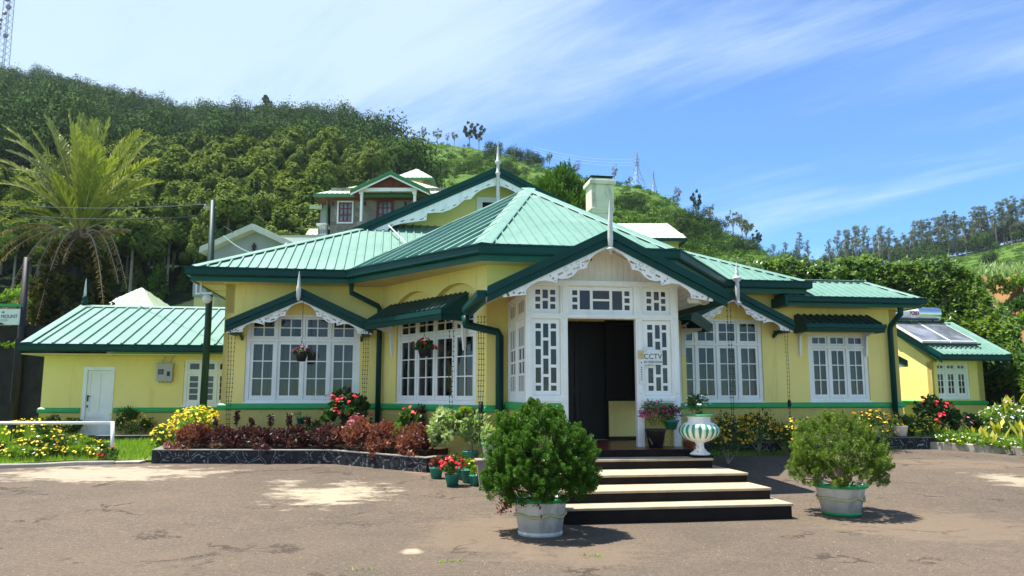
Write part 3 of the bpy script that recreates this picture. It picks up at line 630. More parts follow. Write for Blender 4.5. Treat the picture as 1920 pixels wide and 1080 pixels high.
bd.sweep(BP, [(-7.1, 15, ZB0), (-7.1, 5.5, ZB0), (-3.64, 5.5, ZB0), (-1.67, 2.0, ZB0), (-1.30, 2.0, ZB0)], 1); bd.sweep(BP, [(1.33, 2, ZB0), (1.67, 2, ZB0), (3.64, 5.5, ZB0), (9.3, 5.5, ZB0), (9.3, 15, ZB0)], 1)
bd.sweep(BP, [(-1.28, 1.98, ZB0 + .07), (-1.28, .02, ZB0 + .07)], 1); bd.sweep(BP, [(-1.17, .02, ZB0 + .08), (-.70, .02, ZB0 + .08)], 1); bd.sweep(BP, [(.70, .02, ZB0 + .08), (1.2, .02, ZB0 + .08)], 1)
bd.build("green_band", M['band'], house)
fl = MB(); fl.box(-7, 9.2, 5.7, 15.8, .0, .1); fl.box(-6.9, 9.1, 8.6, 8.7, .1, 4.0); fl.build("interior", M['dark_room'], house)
# ---- windows
RNG = np.random.default_rng(5)
def curtain(mb, x0, x1, z0, z1, y, ph):
    n = 26; vs = []
    for i in range(n + 1):
        x = x0 + (x1 - x0) * i / n; d = .03 * math.sin(i * 1.35 + ph) + .012 * math.sin(i * 3.1 + ph * 2); vs += [(x, y + d, z0), (x + .01 * math.sin(i + ph), y + d * .7, z1)]
    mb.add(vs, [(2 * i, 2 * i + 2, 2 * i + 3, 2 * i + 1) for i in range(n)])
def window(parent, Mx, x0, x1, z0, z1, n, ztr, cols=2, rows=3, trc=2, trr=2, y=.05, curt=None, brown=(), fr=.075):
    W = (x1 - x0 - fr * 2) / n; ho = []; holes = []
    for i in range(n):
        a, b = x0 + fr + W * i + .022, x0 + fr + W * (i + 1) - .022
        holes += [(a, b, z0 + fr, ztr - .035), (a, b, ztr + .035, z1 - fr * .8)]
    f = MB(Mx); f.panel(x0, x1, z0, z1, holes, y - .02, .09)
    f.box(x0 - .03, x1 + .03, y - .07, y - .022, z0 - .035, z0 + .015)
    wi = f.build("window", M['white'], parent, bevel=.006)
    s = MB(Mx); gl_ = MB(Mx); cu = MB(Mx); cb = MB(Mx)
    for k, (a, b, c, d) in enumerate(holes):
        cc, rr = (cols, rows) if k % 2 == 0 else (trc, trr); st = .062 if k % 2 == 0 else .05; mu = .024; bt = st * (1.5 if k % 2 == 0 else 1)
        pw = (b - a - 2 * st - mu * (cc - 1)) / cc; phh = (d - c - st - bt - mu * (rr - 1)) / rr
        pan = [(a + st + i * (pw + mu), a + st + i * (pw + mu) + pw, c + bt + j * (phh + mu), c + bt + j * (phh + mu) + phh) for i in range(cc) for j in range(rr)]
        s.panel(a + .003, b - .003, c + .003, d - .003, pan, y, .04); gl_.add([(a, y + .022, c), (b, y + .022, c), (b, y + .022, d), (a, y + .022, d)], [(0, 1, 2, 3)])
    s.build("casement", M['white'], wi); gl_.build("glass", M['glass'], wi)
    if curt is None: curt = [(x0 + .06, x1 - .06)]
    for (a, b) in curt: curtain(cu, a, b, z0, z1 - .03, y + .2, a * 3)
    if cu.v: cu.build("curtain", M['curtain'], wi, True)
    for (a, b) in brown: curtain(cb, a, b, z0, ztr, y + .15, b)
    if cb.v: cb.build("brown_curtain", M['curtain_brown'], wi, True)
    bk = MB(Mx); bk.box(x0 - .3, x1 + .3, y + .95, y + 1.0, z0 - .3, z1 + .3); return wi
MA = Matrix.Translation((0, 5.5, 0))
window(house, MA, AX0, AX1, 1.39, 3.37, 4, 2.79, curt=[(AX0 + .05, AX0 + .62), (AX0 + .70, AX0 + 1.0), (AX0 + 1.28, AX1 - .05)], brown=[(AX0 + 1.0, AX0 + 1.2)])
window(house, MBL, WBX[0], WBX[1], 1.39, 3.30, 4, 2.80, curt=[(.95, 1.6), (1.75, 2.2), (2.45, 2.9), (3.2, 3.6)])
window(house, MBR, .38, 3.34, 1.39, 3.36, 4, 2.80)
window(house, MA, DX0, DX1, 1.39, 3.42, 4, 2.80, curt=[(DX0 + .05, DX0 + .5), (DX0 + 1.12, DX1 - .05)])
window(house, MA, 6.84, 8.46, 1.41, 3.10, 3, 2.76, trc=2, trr=1, curt=[(6.9, 7.4), (7.62, 7.82), (7.95, 8.4)], brown=[(7.42, 7.54)])
aw = MB(); aw.panel(-1.12, -.30, 6.4, 7.13, [(-.95, -.46, 6.5, 6.98)], 8.84, .05); awo = aw.build("attic_window", M['white'], house)
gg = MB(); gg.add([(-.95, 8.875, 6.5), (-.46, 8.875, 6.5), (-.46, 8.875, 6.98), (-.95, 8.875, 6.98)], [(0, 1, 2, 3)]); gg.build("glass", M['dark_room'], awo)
# ---- porch joinery
OR = [(2.66, 2.745), (2.371, 2.618), (2.07, 2.322), (1.772, 2.022), (1.645, 1.73)]; CR = [(2.512, 2.742), (2.216, 2.463), (1.916, 2.167), (1.645, 1.87)]
TO = [(3.223, 3.305), (3.105, 3.187), (2.985, 3.067)]; TC = [(3.162, 3.305), (2.985, 3.12)]
def lattice(c): return [(c[0], c[1], a, b) for a, b in OR] + [(c[2], c[3], a, b) for a, b in CR] + [(c[4], c[5], a, b) for a, b in OR]
def lattice_t(c): return [(c[0], c[1], a, b) for a, b in TO] + [(c[2], c[3], a, b) for a, b in TC] + [(c[4], c[5], a, b) for a, b in TO]
cl, cr_ = (-1.112, -1.022, -.985, -.896, -.858, -.765), (.795, .886, .930, 1.016, 1.05, 1.13)
fr = MB()
fr.panel(-1.28, 1.33, 1.44, 3.47, [(-1.17, -.70, 1.57, 2.82), (-1.17, -.70, 2.91, 3.37), (-.58, .58, 1.0, 2.83), (-.56, .56, 2.91, 3.37), (.70, 1.2, 1.57, 2.82), (.70, 1.2, 2.91, 3.37)], -.02, .10)
for a, b in ((-1.28, -1.17), (-.70, -.58), (.58, .70), (1.2, 1.33)):
    fr.box(a, b, -.02, .08, .735, 1.44)
    fr.box(a + .03, b - .03, -.032, -.021, 1.6, 2.80); fr.box(a + .03, b - .03, -.032, -.021, 2.93, 3.35); fr.box(a + .02, b - .02, -.036, -.021, 2.84, 2.885)
fr.box(-1.30, 1.35, -.05, -.021, 3.38, 3.46); fr.box(-1.2, -.66, -.045, -.021, 1.475, 1.53); fr.box(.66, 1.23, -.045, -.021, 1.475, 1.53); fr.box(-.6, .6, -.04, -.021, 2.845, 2.89)
fr.build("porch_frame", M['white'], house, bevel=.005)
la = MB()
la.panel(-1.168, -.702, 1.572, 2.818, lattice(cl), .025, .03); la.panel(.702, 1.198, 1.572, 2.818, lattice(cr_), .025, .03)
la.panel(-1.168, -.702, 2.912, 3.368, lattice_t((-1.112, -1.03, -.99, -.90, -.862, -.775)), .025, .03); la.panel(.702, 1.198, 2.912, 3.368, lattice_t((.795, .88, .925, 1.015, 1.05, 1.13)), .025, .03)
la.panel(-.558, .558, 2.912, 3.368, [(-.488, -.40, a, b) for a, b in TO] + [(-.362, -.186, 2.985, 3.305), (-.138, .15, 3.165, 3.305), (-.138, .15, 2.985, 3.13), (.197, .372, 2.985, 3.305)] + [(.41, .50, a, b) for a, b in TO], .025, .03)
la.build("lattice_window", M['white'], house)
gp = MB()
for a, b, c, d in ((-1.16, -.71, 1.58, 2.81), (.71, 1.19, 1.58, 2.81), (-1.16, -.71, 2.92, 3.36), (.71, 1.19, 2.92, 3.36), (-.55, .55, 2.92, 3.36)): gp.add([(a, .045, c), (b, .045, c), (b, .045, d), (a, .045, d)], [(0, 1, 2, 3)])
def side_rows(a, b):
    w3 = (b - a - .06) / 3; w2 = (b - a - .04) / 2; o = []
    for i in range(3): o += [(a + i * (w3 + .03), a + i * (w3 + .03) + w3, 2.40, 2.72), (a + i * (w3 + .03), a + i * (w3 + .03) + w3, 1.64, 1.90)]
    for i in range(2): o += [(a + i * (w2 + .04), a + i * (w2 + .04) + w2, 2.17, 2.36), (a + i * (w2 + .04), a + i * (w2 + .04) + w2, 1.94, 2.13)]
    return o
def side_tr(a, b): w3 = (b - a - .08) / 3; return [(a, a + w3, 3.0, 3.13), (a, a + w3, 3.17, 3.30), (a + w3 + .04, a + 2 * w3 + .04, 3.0, 3.30), (a + 2 * w3 + .08, b, 3.0, 3.13), (a + 2 * w3 + .08, b, 3.17, 3.30)]
for Mx in (Mw((-1.28, 1.98), (0, -1)), Mw((1.33, 0.0), (0, 1))):
    sd = MB(Mx); sd.panel(.0, 1.90, 1.34, 3.30, [(.12, .93, 1.52, 2.84), (1.02, 1.84, 1.52, 2.84), (.12, .93, 2.92, 3.22), (1.02, 1.84, 2.92, 3.22)], 0, .08); sd.build("porch_frame", M['white'], house)
    s2 = MB(Mx)
    for a, b in ((.122, .928), (1.022, 1.838)): s2.panel(a, b, 1.522, 2.838, side_rows(a + .1, b - .1), .025, .03); s2.panel(a, b, 2.922, 3.218, [(x0, x1, z0 - .06, z1 - .10) if z1 > 3.25 or z0 < 3.1 else (x0, x1, z0, z1) for x0, x1, z0, z1 in side_tr(a + .1, b - .1) if False] + [(a + .1 + i * .21, a + .1 + i * .21 + .17, 2.97, 3.17) for i in range(3)], .025, .03)
    s2.build("lattice_window", M['white'], house)
    g3 = MB(Mx); g3.add([(.1, .045, 1.5), (1.85, .045, 1.5), (1.85, .045, 3.22), (.1, .045, 3.22)], [(0, 1, 2, 3)]); g3.build("glass", M['glass_dark'], house)
gp.build("glass", M['glass_dark'], house)
gb = MB()                                                  # vertical boarding in the porch gable
x = -1.30
while x < 1.33:
    a, b = x, min(x + .1, 1.33); zt = lambda q: 4.07 - .49 * abs(q); gb.prism([(a, .03, 3.47), (b - .003, .03, 3.47), (b - .003, .03, zt(b)), (a, .03, zt(a))], (0, .04, 0)); x += .1
gb.prism([(-1.3, .06, 3.46), (1.33, .06, 3.46), (0, .06, 4.08)], (0, .03, 0)); gb.build("gable_boarding", M['board'], house)
# porch inside
pin = MB(); pin.panel(.66, 1.27, .80, 1.46, [], 1.93, .06); pin.build("dado", M['yellow'], house)
dk = MB(); dk.panel(-.95, .12, .74, 2.95, [(-.86, -.47, .86, 1.6), (-.86, -.47, 1.7, 2.8), (-.36, .03, .86, 1.6), (-.36, .03, 1.7, 2.8)], 2.03, .04); dk.box(-.95, .12, 2.075, 2.10, .74, 2.95); dk.box(.13, 1.26, 2.05, 2.08, .74, 2.98); dk.panel(.62, 1.28, 1.462, 3.0, [(.70, 1.2, 1.5, 2.93)], 1.96, .05); dk.box(.65, 1.28, 1.92, 1.99, .74, .798); dk.build("entrance_door", M['dark_wood'], house)
kn = MB(); kn.lathe([(.0, 0), (.02, .01), (.028, .03), (.02, .045), (0, .05)], 10, (-.30, 1.99, 1.62)); kn.build("door_knob", M['brass'], house)
fl = MB(); fl.box(-1.30, 1.33, -.58, 2.0, .63, .735); fl.build("porch_floor", M['red_floor'], house)
ol = MB(); ol.panel(-.635, -.58, .735, 2.83, [], .10, .07)
for k in range(2): ol.box(.50, .545, .06 + .0, .62, .74, 2.82) if k == 0 else None
# ---- finials
def spire(name, x, y, z0, prof, parent=house, seg=14):
    f = MB(); f.lathe(prof, seg, (x, y, z0)); return f.build(name, M['spike'], parent, True)
spire("finial", .0, -.60, 3.87, [(r_ * .88, z_ * (.72 if z_ > 0 else 1)) for r_, z_ in [(0, -.06), (.02, -.05), (.012, -.02), (.04, 0), (.09, .03), (.08, .05), (.035, .07), (.038, .10), (.048, .14), (.052, .30), (.048, .5), (.038, .7), (.024, .92), (.010, 1.1), (0, 1.16)]])
spire("finial", -.6, 8.2, 6.72, [(r_ * .85, z_ * .84) for r_, z_ in [(0, 0), (.05, .01), (.075, .05), (.07, .09), (.06, .12), (.065, .42), (.055, .5), (.055, 1.05), (.08, 1.08), (.08, 1.14), (.05, 1.16), (.048, 1.40), (.10, 1.45), (.10, 1.5), (.055, 1.55), (.04, 1.8), (.018, 2.05), (0, 2.2)]])
# ---- chimney
ch = MB(); cx, cy = 2.38, 8.5
def csq(m_, r, z0, z1): m_.box(cx - r, cx + r, cy - r, cy + r, z0, z1)
csq(ch, .30, 4.6, 6.62); ch.add([(cx + sx * r, cy + sy * r, z) for r, z in ((.30, 6.62), (.35, 6.72)) for sx, sy in ((-1, -1), (1, -1), (1, 1), (-1, 1))], [(0, 1, 5, 4), (1, 2, 6, 5), (2, 3, 7, 6), (3, 0, 4, 7)])
csq(ch, .355, 6.72, 6.78); csq(ch, .325, 6.78, 7.46); csq(ch, .385, 7.46, 7.58); csq(ch, .35, 7.58, 7.63); cho = ch.build("chimney", M['chimney'], house, bevel=.015)
cc = MB(); csq(cc, .30, 7.63, 7.70); cc.add([(cx - .34, cy - .34, 7.705), (cx + .34, cy - .34, 7.705), (cx + .34, cy + .34, 7.705), (cx - .34, cy + .34, 7.705), (cx, cy, 7.76)], [(3, 2, 1, 0), (0, 1, 4), (1, 2, 4), (2, 3, 4), (3, 0, 4)]); cc.build("chimney_cap", M['dark_green'], cho)
# ---- gabled hoods over the two broad windows
def hood(xc, za, hw, ze, fin):
    h = MB(); y0, y1 = 5.0, 5.5
    for s in (-1, 1): rib_plane(h, [(xc, y0, za), (xc + s * hw, y0, ze), (xc + s * hw, y1, ze), (xc, y1, za)], (0, 1))
    ho = h.build("window_hood", M['roof'], house)
    r = MB(); rake(r, xc, za, hw, ze, y0 - .05, .21, .045, .03); r.build("rake_fascia", M['dark_green'], ho)
    fret(xc, za, hw, ze, y0 - .01, FR, FR_H, .195, .022, .95, .0, ho)
    for s in (-1, 1):                                      # end blocks and brackets
        b = MB(); b.box(xc + s * (hw - .14) - .09, xc + s * (hw - .14) + .09, y0 + .02, y1, ze - .26, ze - .18); b.prism([(xc + s * (hw - .24) - .025, y1, ze - .26), (xc + s * (hw - .24) - .025, y0 + .25, ze - .26), (xc + s * (hw - .24) - .025, y1, ze - .36)], (.05, 0, 0)); b.build("bracket", M['dark_green'], ho)
    so = MB()
    for s in (-1, 1): so.prism([(xc, y0 + .04, za - .06), (xc + s * hw * .98, y0 + .04, ze - .05), (xc + s * hw * .98, y1, ze - .05), (xc, y1, za - .06)], (0, 0, -.015))
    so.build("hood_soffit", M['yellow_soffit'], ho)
    f = MB(); f.lathe(fin, 14, (xc - .03, 4.66, za)); f.tube([(xc - .03, 4.70, za + .02), (xc - .03, 4.96, za - .04)], .018, 6); f.build("finial", M['spike'], ho, True); return ho
hood(-5.40, 3.84, 1.54, 3.13, [(0, -.26), (.03, -.25), (.035, -.2), (.05, -.18), (.05, .04), (.035, .08), (.03, .2), (.012, .33), (0, .40)])
hood(4.66, 4.05, 1.50, 3.32, [(0, -.44), (.015, -.42), (.02, -.39), (.08, -.35), (.085, -.32), (.04, -.28), (.045, -.24), (.05, -.05), (.05, .12), (.04, .16), (.11, .24), (.10, .28), (.04, .31), (.055, .36), (.04, .40), (.035, .46), (.015, .56), (0, .68)])
# ---- flat ribbed awnings
def awning(Mx, x0, x1, zt, zb, out_):
    a = MB(Mx); rib_plane_M(a, [(x0, -out_, zb), (x1, -out_, zb), (x1, 0, zt), (x0, 0, zt)], .17)
    ao = a.build("awning", M['roof_dark'], house)
    e = MB(Mx); e.sweep([(-.02, -.20), (.02, -.20), (.04, -.10), (.06, -.09), (.06, 0), (-.02, 0)], [(x0, 0, zb + .01), (x0, -out_, zb + .01), (x1, -out_, zb + .01), (x1, 0, zb + .01)], 1)
    for s in (x0, x1): e.add([(s, -out_ + .01, zb - .02), (s, 0, zb - .02), (s, 0, zt - .01)], [(0, 1, 2)])
    e.build("awning_fascia", M['dark_green'], ao)
    for s in (x0 + .1, x1 - .1): br = MB(Mx); br.prism([(s - .025, .0, zb - .10), (s - .025, -out_ * .75, zb - .10), (s - .025, -out_ * .75, zb - .15), (s - .025, -.10, zb - .25), (s - .025, -.05, zb - .75), (s - .025, 0, zb - .75)], (.05, 0, 0)); br.build("bracket", M['white'], ao)
    return ao
def rib_plane_M(mb, poly, sp):
    M0 = mb.M; mb.M = None; b = len(mb.v); rib_plane(mb, poly, (1, 0), sp, .08, .05, .035)
    for i in range(b, len(mb.v)): mb.v[i] = tuple(M0 @ Vector(mb.v[i]))
    mb.M = M0
awning(MBL, .42, 3.42, 3.56, 3.18, .62); awning(MA, 6.50, 8.50, 3.55, 3.27, .62); awning(MBR, .2, 3.5, 3.60, 3.22, .62)
# ---- downpipes
def downpipe(path, w_=.055):
    d = MB(); d.tube(path, w_, 8); return d.build("downpipe", M['dark_green'], house, True)
downpipe([(-4.33, 4.95, 4.05), (-4.33, 4.98, 3.82), (-3.75, 5.38, 3.58), (-3.70, 5.38, 3.5), (-3.70, 5.38, .2)], .06)
downpipe([(-2.10, 1.75, 3.02), (-2.10, 1.75, 2.86), (-1.48, 1.88, 2.74), (-1.44, 1.88, 2.66), (-1.44, 1.88, .2)], .075)
downpipe([(8.98, 4.86, 3.70), (8.98, 4.86, 3.56), (9.03, 5.34, 3.30), (9.03, 5.38, 3.2), (9.03, 5.38, .3)], .07)
pv = MB(); pv.tube([(-3.55, 7.97, 6.02), (-3.05, 6.3, 5.16)], .015, 6); pv.build("overflow_pipe", M['white'], house)
# ------------------------------------------------------------------ outbuilding on the left
OY = 9.5
ob = hthing("outbuilding", "low yellow outbuilding with mint roof, white plank door and green band", "outbuilding", 0, 0, 0)
ox0, ox1, oz = -12.36, -6.9, 2.62
w = MB(); w.panel(ox0, ox1, .5, oz, [(-11.37, -10.61, .5, 2.30), (-8.88, -7.6, 1.28, 2.50)], OY, .2); w.box(ox0, ox0 + .2, OY + .21, OY + 5, .3, oz); w.box(ox0 + .2, ox1, OY + 4.8, OY + 5, .3, oz); w.build("wall", M['yellow'], ob)
w = MB(); w.panel(ox0 - .015, -11.37, .2, 1.16, [], OY - .02, .1); w.panel(-10.61, ox1, .2, 1.16, [], OY - .02, .1); w.build("plinth", M['roughcast'], ob)
b_ = MB(); b_.sweep(BP, [(ox0, OY + 4, 1.10), (ox0, OY, 1.10), (-11.40, OY, 1.10)], 1); b_.sweep(BP, [(-10.58, OY, 1.10), (ox1, OY, 1.10)], 1); b_.build("green_band", M['band'], ob)
OE = 2.86; ry = 12.6; rz_ = 4.22
r = MB(); nf = rib_plane(r, [(-12.72, OY - .55, OE), (-6.9, OY - .55, OE), (-6.9, ry, rz_), (-12.72, ry, rz_)], (1, 0), .33, .42, .045, .035); nb = rib_plane(r, [(-12.72, 16, OE), (-6.9, 16, OE), (-6.9, ry, rz_), (-12.72, ry, rz_)], (1, 0), .33)
hip_cap(r, (-12.72, ry, rz_), (-6.9, ry, rz_), nf, nb, .16); hip_cap(r, (-12.70, OY - .55, OE), (-12.70, ry, rz_), nf, Vector((-1, 0, .2)).normalized(), .22, .05); r.build("roof", M['roof'], ob)
g = MB(); g.sweep(GUT, [(-12.74, OY - .55, OE), (-6.9, OY - .55, OE)], 1); g.prism([(-12.76, OY - .55, OE - .26), (-12.76, OY - .55, OE), (-12.76, ry, rz_), (-12.76, ry, rz_ - .26)], (.05, 0, 0)); g.build("gutter", M['dark_green'], ob)
s_ = MB(); s_.box(-12.70, -6.9, OY - .52, OY + 5, oz - .03, oz); s_.build("soffit", M['yellow_soffit'], ob)
d = MB(); d.panel(-11.37, -10.61, .5, 2.30, [(-11.28, -10.70, .5, 2.21)], OY - .02, .12); df = d.build("door", M['white'], ob)
d = MB(); d.panel(-11.278, -10.702, .52, 2.208, [(-11.20, -11.02, .62, .98), (-10.96, -10.78, .62, .98), (-11.20, -11.02, 1.12, 2.12), (-10.96, -10.78, 1.12, 2.12)], OY + .03, .03); d.box(-11.21, -10.77, OY + .05, OY + .06, .6, 2.13); d.build("door_leaf", M['white'], df)
d = MB(); d.box(-11.25, -11.225, OY + .0, OY + .028, 1.40, 1.56); d.tube([(-11.237, OY + .0, 1.53), (-11.237, OY - .03, 1.53), (-11.15, OY - .03, 1.53)], .01, 6); d.box(-11.25, -11.225, OY + .005, OY + .028, 1.24, 1.30); d.build("handle", M['black_metal'], df)
d = MB(); d.box(-11.5, -10.5, OY - .3, OY + .1, .30, .46); d.build("doorstep", paint("red_brown_step", (.14, .05, .04)), ob)
window(ob, Matrix.Translation((0, OY, 0)), -8.88, -7.6, 1.28, 2.50, 3, 2.16, cols=1, rows=4, trc=1, trr=1, fr=.06)
f = MB(); f.lathe([(0, 0), (.04, .0), (.09, .05), (.10, .1), (.05, .14), (.07, .2), (.08, .26), (.05, .3)], 14, (-12.62, ry, rz_ + .02)); f.build("finial_base", M['dark_green'], ob, True)
f = MB(); f.lathe([(.045, .31), (.04, .4), (.025, .65), (0, .85)], 10, (-12.62, ry, rz_ + .02)); f.build("finial", M['spike'], ob, True)
mb_ = hthing("meter_box", "grey electricity meter box on the yellow outbuilding wall", "meter box", -9.33, OY - .01, 1.92)
m = MB(); m.box(-.20, .20, -.16, 0, 0, .46); m.box(-.22, .22, -.165, .0, .455, .48); m.build("body", M['grey_box'], mb_, bevel=.01)
m = MB(); m.box(-.16, -.02, -.165, -.161, .18, .32); m.box(.06, .14, -.165, -.161, .14, .26); m.build("meter_window", M['ink'], mb_)
m = MB(); m.box(-.15, -.03, -.170, -.166, .19, .31); m.build("glass", M['glass'], mb_)
m = MB()
for i in range(5): m.tube([(-.14 + i * .07, -.08, 0), (-.14 + i * .07, -.08, -.04)], .014, 6)
m.tube([(-.1, -.05, .47), (-.05, -.03, .62), (.02, -.02, .70)], .012, 6); m.tube([(.1, -.05, .47), (.14, -.03, .62), (.3, -.02, .74)], .012, 6); m.build("conduit", M['grey_box'], mb_)

# ------------------------------------------------------------------ annexe on the right, with the solar heater
an = hthing("annexe", "small yellow annexe with mint roof carrying a solar water heater", "annexe")
AYF = 9.5; ax0, ax1, az = 13.25, 15.05, 2.62
w = MB(); w.panel(ax0, ax1, .5, az, [(13.33, 14.55, 1.46, 2.57)], AYF, .2)
w.M = Mw((ax0, 15), (0, -1)); w.panel(0, 5.5, .5, az, [], 0, .2); w.M = Mw((ax1, AYF), (0, 1)); w.panel(0, 5.5, .5, az, [], 0, .2); w.M = None
for xx in (ax0, ax1 - .12): w.prism([(xx, AYF, az), (xx, 13.6, az), (xx, 11.4, 3.72)], (.12, 0, 0))
w.panel(11.0, 13.2, .5, 2.6, [], 12.2, .2); w.build("wall", M['yellow'], an)
w = MB(); w.panel(ax0 - .02, ax1 + .02, .1, 1.25, [], AYF - .02, .1); w.M = Mw((ax0, 15), (0, -1)); w.panel(0, 5.5, .1, 1.25, [], -.02, .1); w.build("plinth", M['roughcast'], an)
b_ = MB(); b_.sweep(BP, [(ax0, 14.9, 1.25), (ax0, AYF, 1.25), (ax1, AYF, 1.25), (ax1, 14, 1.25)], 1); b_.build("green_band", M['band'], an)
ae, ar, arz = 2.79, 11.35, 3.99
r = MB(); nf = rib_plane(r, [(13.1, 8.9, ae), (15.42, 8.9, ae), (15.42, ar, arz), (13.1, ar, arz)], (1, 0), .17, .1, .035); nb = rib_plane(r, [(13.1, 13.8, ae), (15.42, 13.8, ae), (15.42, ar, arz), (13.1, ar, arz)], (1, 0), .17)
hip_cap(r, (13.1, ar, arz), (15.42, ar, arz), nf, nb, .14); hip_cap(r, (15.40, 8.9, ae), (15.40, ar, arz), nf, Vector((1, 0, .2)).normalized(), .18, .05); r.build("roof", M['roof'], an)
g = MB(); g.sweep(GUT, [(13.08, 8.9, ae), (15.46, 8.9, ae)], 1)
g.prism([(13.04, 8.78, ae - .26), (13.04, 8.78, ae + .02), (13.04, ar, arz + .06), (13.04, ar, arz - .22)], (.05, 0, 0)); g.prism([(13.0, 8.72, ae - .12), (13.0, 8.72, ae + .03), (13.0, ar, arz + .08), (13.0, ar, arz - .09)], (.038, 0, 0))
g.tube([(15.35, 9.0, ae - .2), (15.35, 9.05, ae - .36), (15.08, 9.5, ae - .62)], .03, 6); g.build("gutter", M['dark_green'], an)
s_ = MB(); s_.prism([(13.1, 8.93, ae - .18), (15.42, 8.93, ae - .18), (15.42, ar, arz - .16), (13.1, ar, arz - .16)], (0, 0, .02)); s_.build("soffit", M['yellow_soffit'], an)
window(an, Matrix.Translation((0, AYF, 0)), 13.33, 14.55, 1.46, 2.57, 3, 2.30, trr=1, fr=.06)
h = MB()                                                    # small hood on the side wall
h.prism([(12.2, 9.9, 2.90), (12.75, 9.9, 2.64), (12.75, 9.9, 2.44), (12.2, 9.9, 2.7)], (0, 1.2, 0)); h.build("side_hood", M['dark_green'], an)
h = MB(); h.prism([(12.1, 9.88, 2.68), (12.62, 9.88, 2.43), (12.1, 9.88, 2.40)], (0, .02, 0)); h.build("bargeboard", M['fret'], an)
so = hthing("solar_water_heater", "solar water heater with steel tank above two glass panels on the annexe roof", "solar heater")
nrm = Vector((0, -PITCH, 1)).normalized()
def onr(x, t, l=.05): return Vector((x, 8.9 + t * (ar - 8.9), ae + t * (arz - ae))) + nrm * l
for x0, x1 in ((12.95, 13.92), (13.95, 14.86)):
    c = MB(); c.prism([onr(x0, .24, .10), onr(x1, .24, .10), onr(x1, .86, .10), onr(x0, .86, .10)], nrm * .07); fr_ = c.build("collector_panel", M['lamp_white'], so)
    c = MB(); c.add([onr(x0 + .03, .255, .174), onr(x1 - .03, .255, .174), onr(x1 - .03, .85, .174), onr(x0 + .03, .85, .174)], [(0, 1, 2, 3)]); c.build("collector_glass", M['collector'], fr_)
c = MB(); c.tube([onr(12.9, .2, .12), onr(14.9, .2, .12)], .03, 8); c.tube([onr(12.9, .84, .19), onr(14.9, .84, .19)], .025, 8)
for x in (13.1, 14.5): c.tube([onr(x, .80, .02), onr(x, .86, .25)], .025, 6)
c.build("mounting_rail", M['black_metal'], so)
tc_ = Vector((13.85, 11.0, 4.25)); t = MB(Matrix.Translation(tc_) @ Matrix.Rotation(math.pi / 2, 4, 'Y')); t.lathe([(0, -1.0), (.18, -.995), (.225, -.95), (.232, -.9), (.232, .86), (.225, .92), (.18, .95), (0, .96)], 28); tk = t.build("tank", M['tank'], so, True)
def text_mesh(name, s, size, mat, parent, loc, rot=(math.pi / 2, 0, 0), align='CENTER', ext=.002, sx=1.0, wrap=None, bold=0.0):
    cu = bpy.data.curves.new("txt", 'FONT'); cu.body = s; cu.size = size; cu.align_x = align; cu.extrude = ext; cu.offset = bold
    o = bpy.data.objects.new("txt", cu); COL.objects.link(o); bpy.context.view_layer.update()
    me = bpy.data.meshes.new_from_object(o.evaluated_get(bpy.context.evaluated_depsgraph_get())); bpy.data.objects.remove(o); bpy.data.curves.remove(cu)
    me.transform(Matrix.Translation(loc) @ Matrix.Rotation(rot[2], 4, 'Z') @ Matrix.Rotation(rot[0], 4, 'X') @ Matrix.Diagonal((sx, 1, 1, 1)))
    if wrap:
        c_, r_ = wrap                                       # bend flat text round a horizontal drum
        for v in me.vertices:
            a = (v.co.z - c_.z) / r_; rr = r_ + (c_.y - r_ - v.co.y) + .002; v.co.y = c_.y - math.cos(a) * rr; v.co.z = c_.z + math.sin(a) * rr
    me.name = name; me.materials.clear(); me.materials.append(mat); return link(name, me, parent)
lb = MB(); n = 8
vs = []
for i in range(n + 1):
    a = -.55 + 1.35 * i / n
    for x in (tc_.x - .95, tc_.x + .08): vs.append((x, tc_.y - math.cos(a) * .235, tc_.z + math.sin(a) * .235))
lb.add(vs, [(2 * i, 2 * i + 1, 2 * i + 3, 2 * i + 2) for i in range(n)]); lbo = lb.build("tank_label", M['lamp_white'], so)
text_mesh("lettering", "BIRD", .155, M['ink_red'], lbo, (tc_.x + .06, tc_.y - .238, tc_.z - .05), align='RIGHT', wrap=(Vector((0, tc_.y, tc_.z)), .236), bold=.010)

# ------------------------------------------------------------------ entrance steps
st = hthing("entrance_steps", "black painted entrance steps with cream treads in front of the porch", "steps")
for i, (x0, x1, y0, zt, zb) in enumerate(((-1.32, 1.70, -2.84, .20, -.05), (-1.30, 1.62, -2.43, .35, .0), (-1.30, 1.62, -1.76, .48, .0), (-1.30, 1.43, -1.0, .625, .0))):
    s_ = MB(); s_.box(x0, x1, y0, .02 if i < 3 else -.581, zb, zt - .035); so_ = s_.build("step", M['riser'], st, bevel=.012)
    s_ = MB(); s_.box(x0 - .012, x1 + .012, y0 - .02, .0 if i < 3 else -.581, zt - .034, zt); s_.build("tread", M['tread'], so_, bevel=.008)
s_ = MB(); s_.box(-1.31, 1.34, -.605, -.582, .0, .734); s_.box(-1.31, -1.301, -.58, 2, 0, .734); s_.box(1.331, 1.34, -.58, 2, 0, .734); s_.build("riser", M['riser'], st)

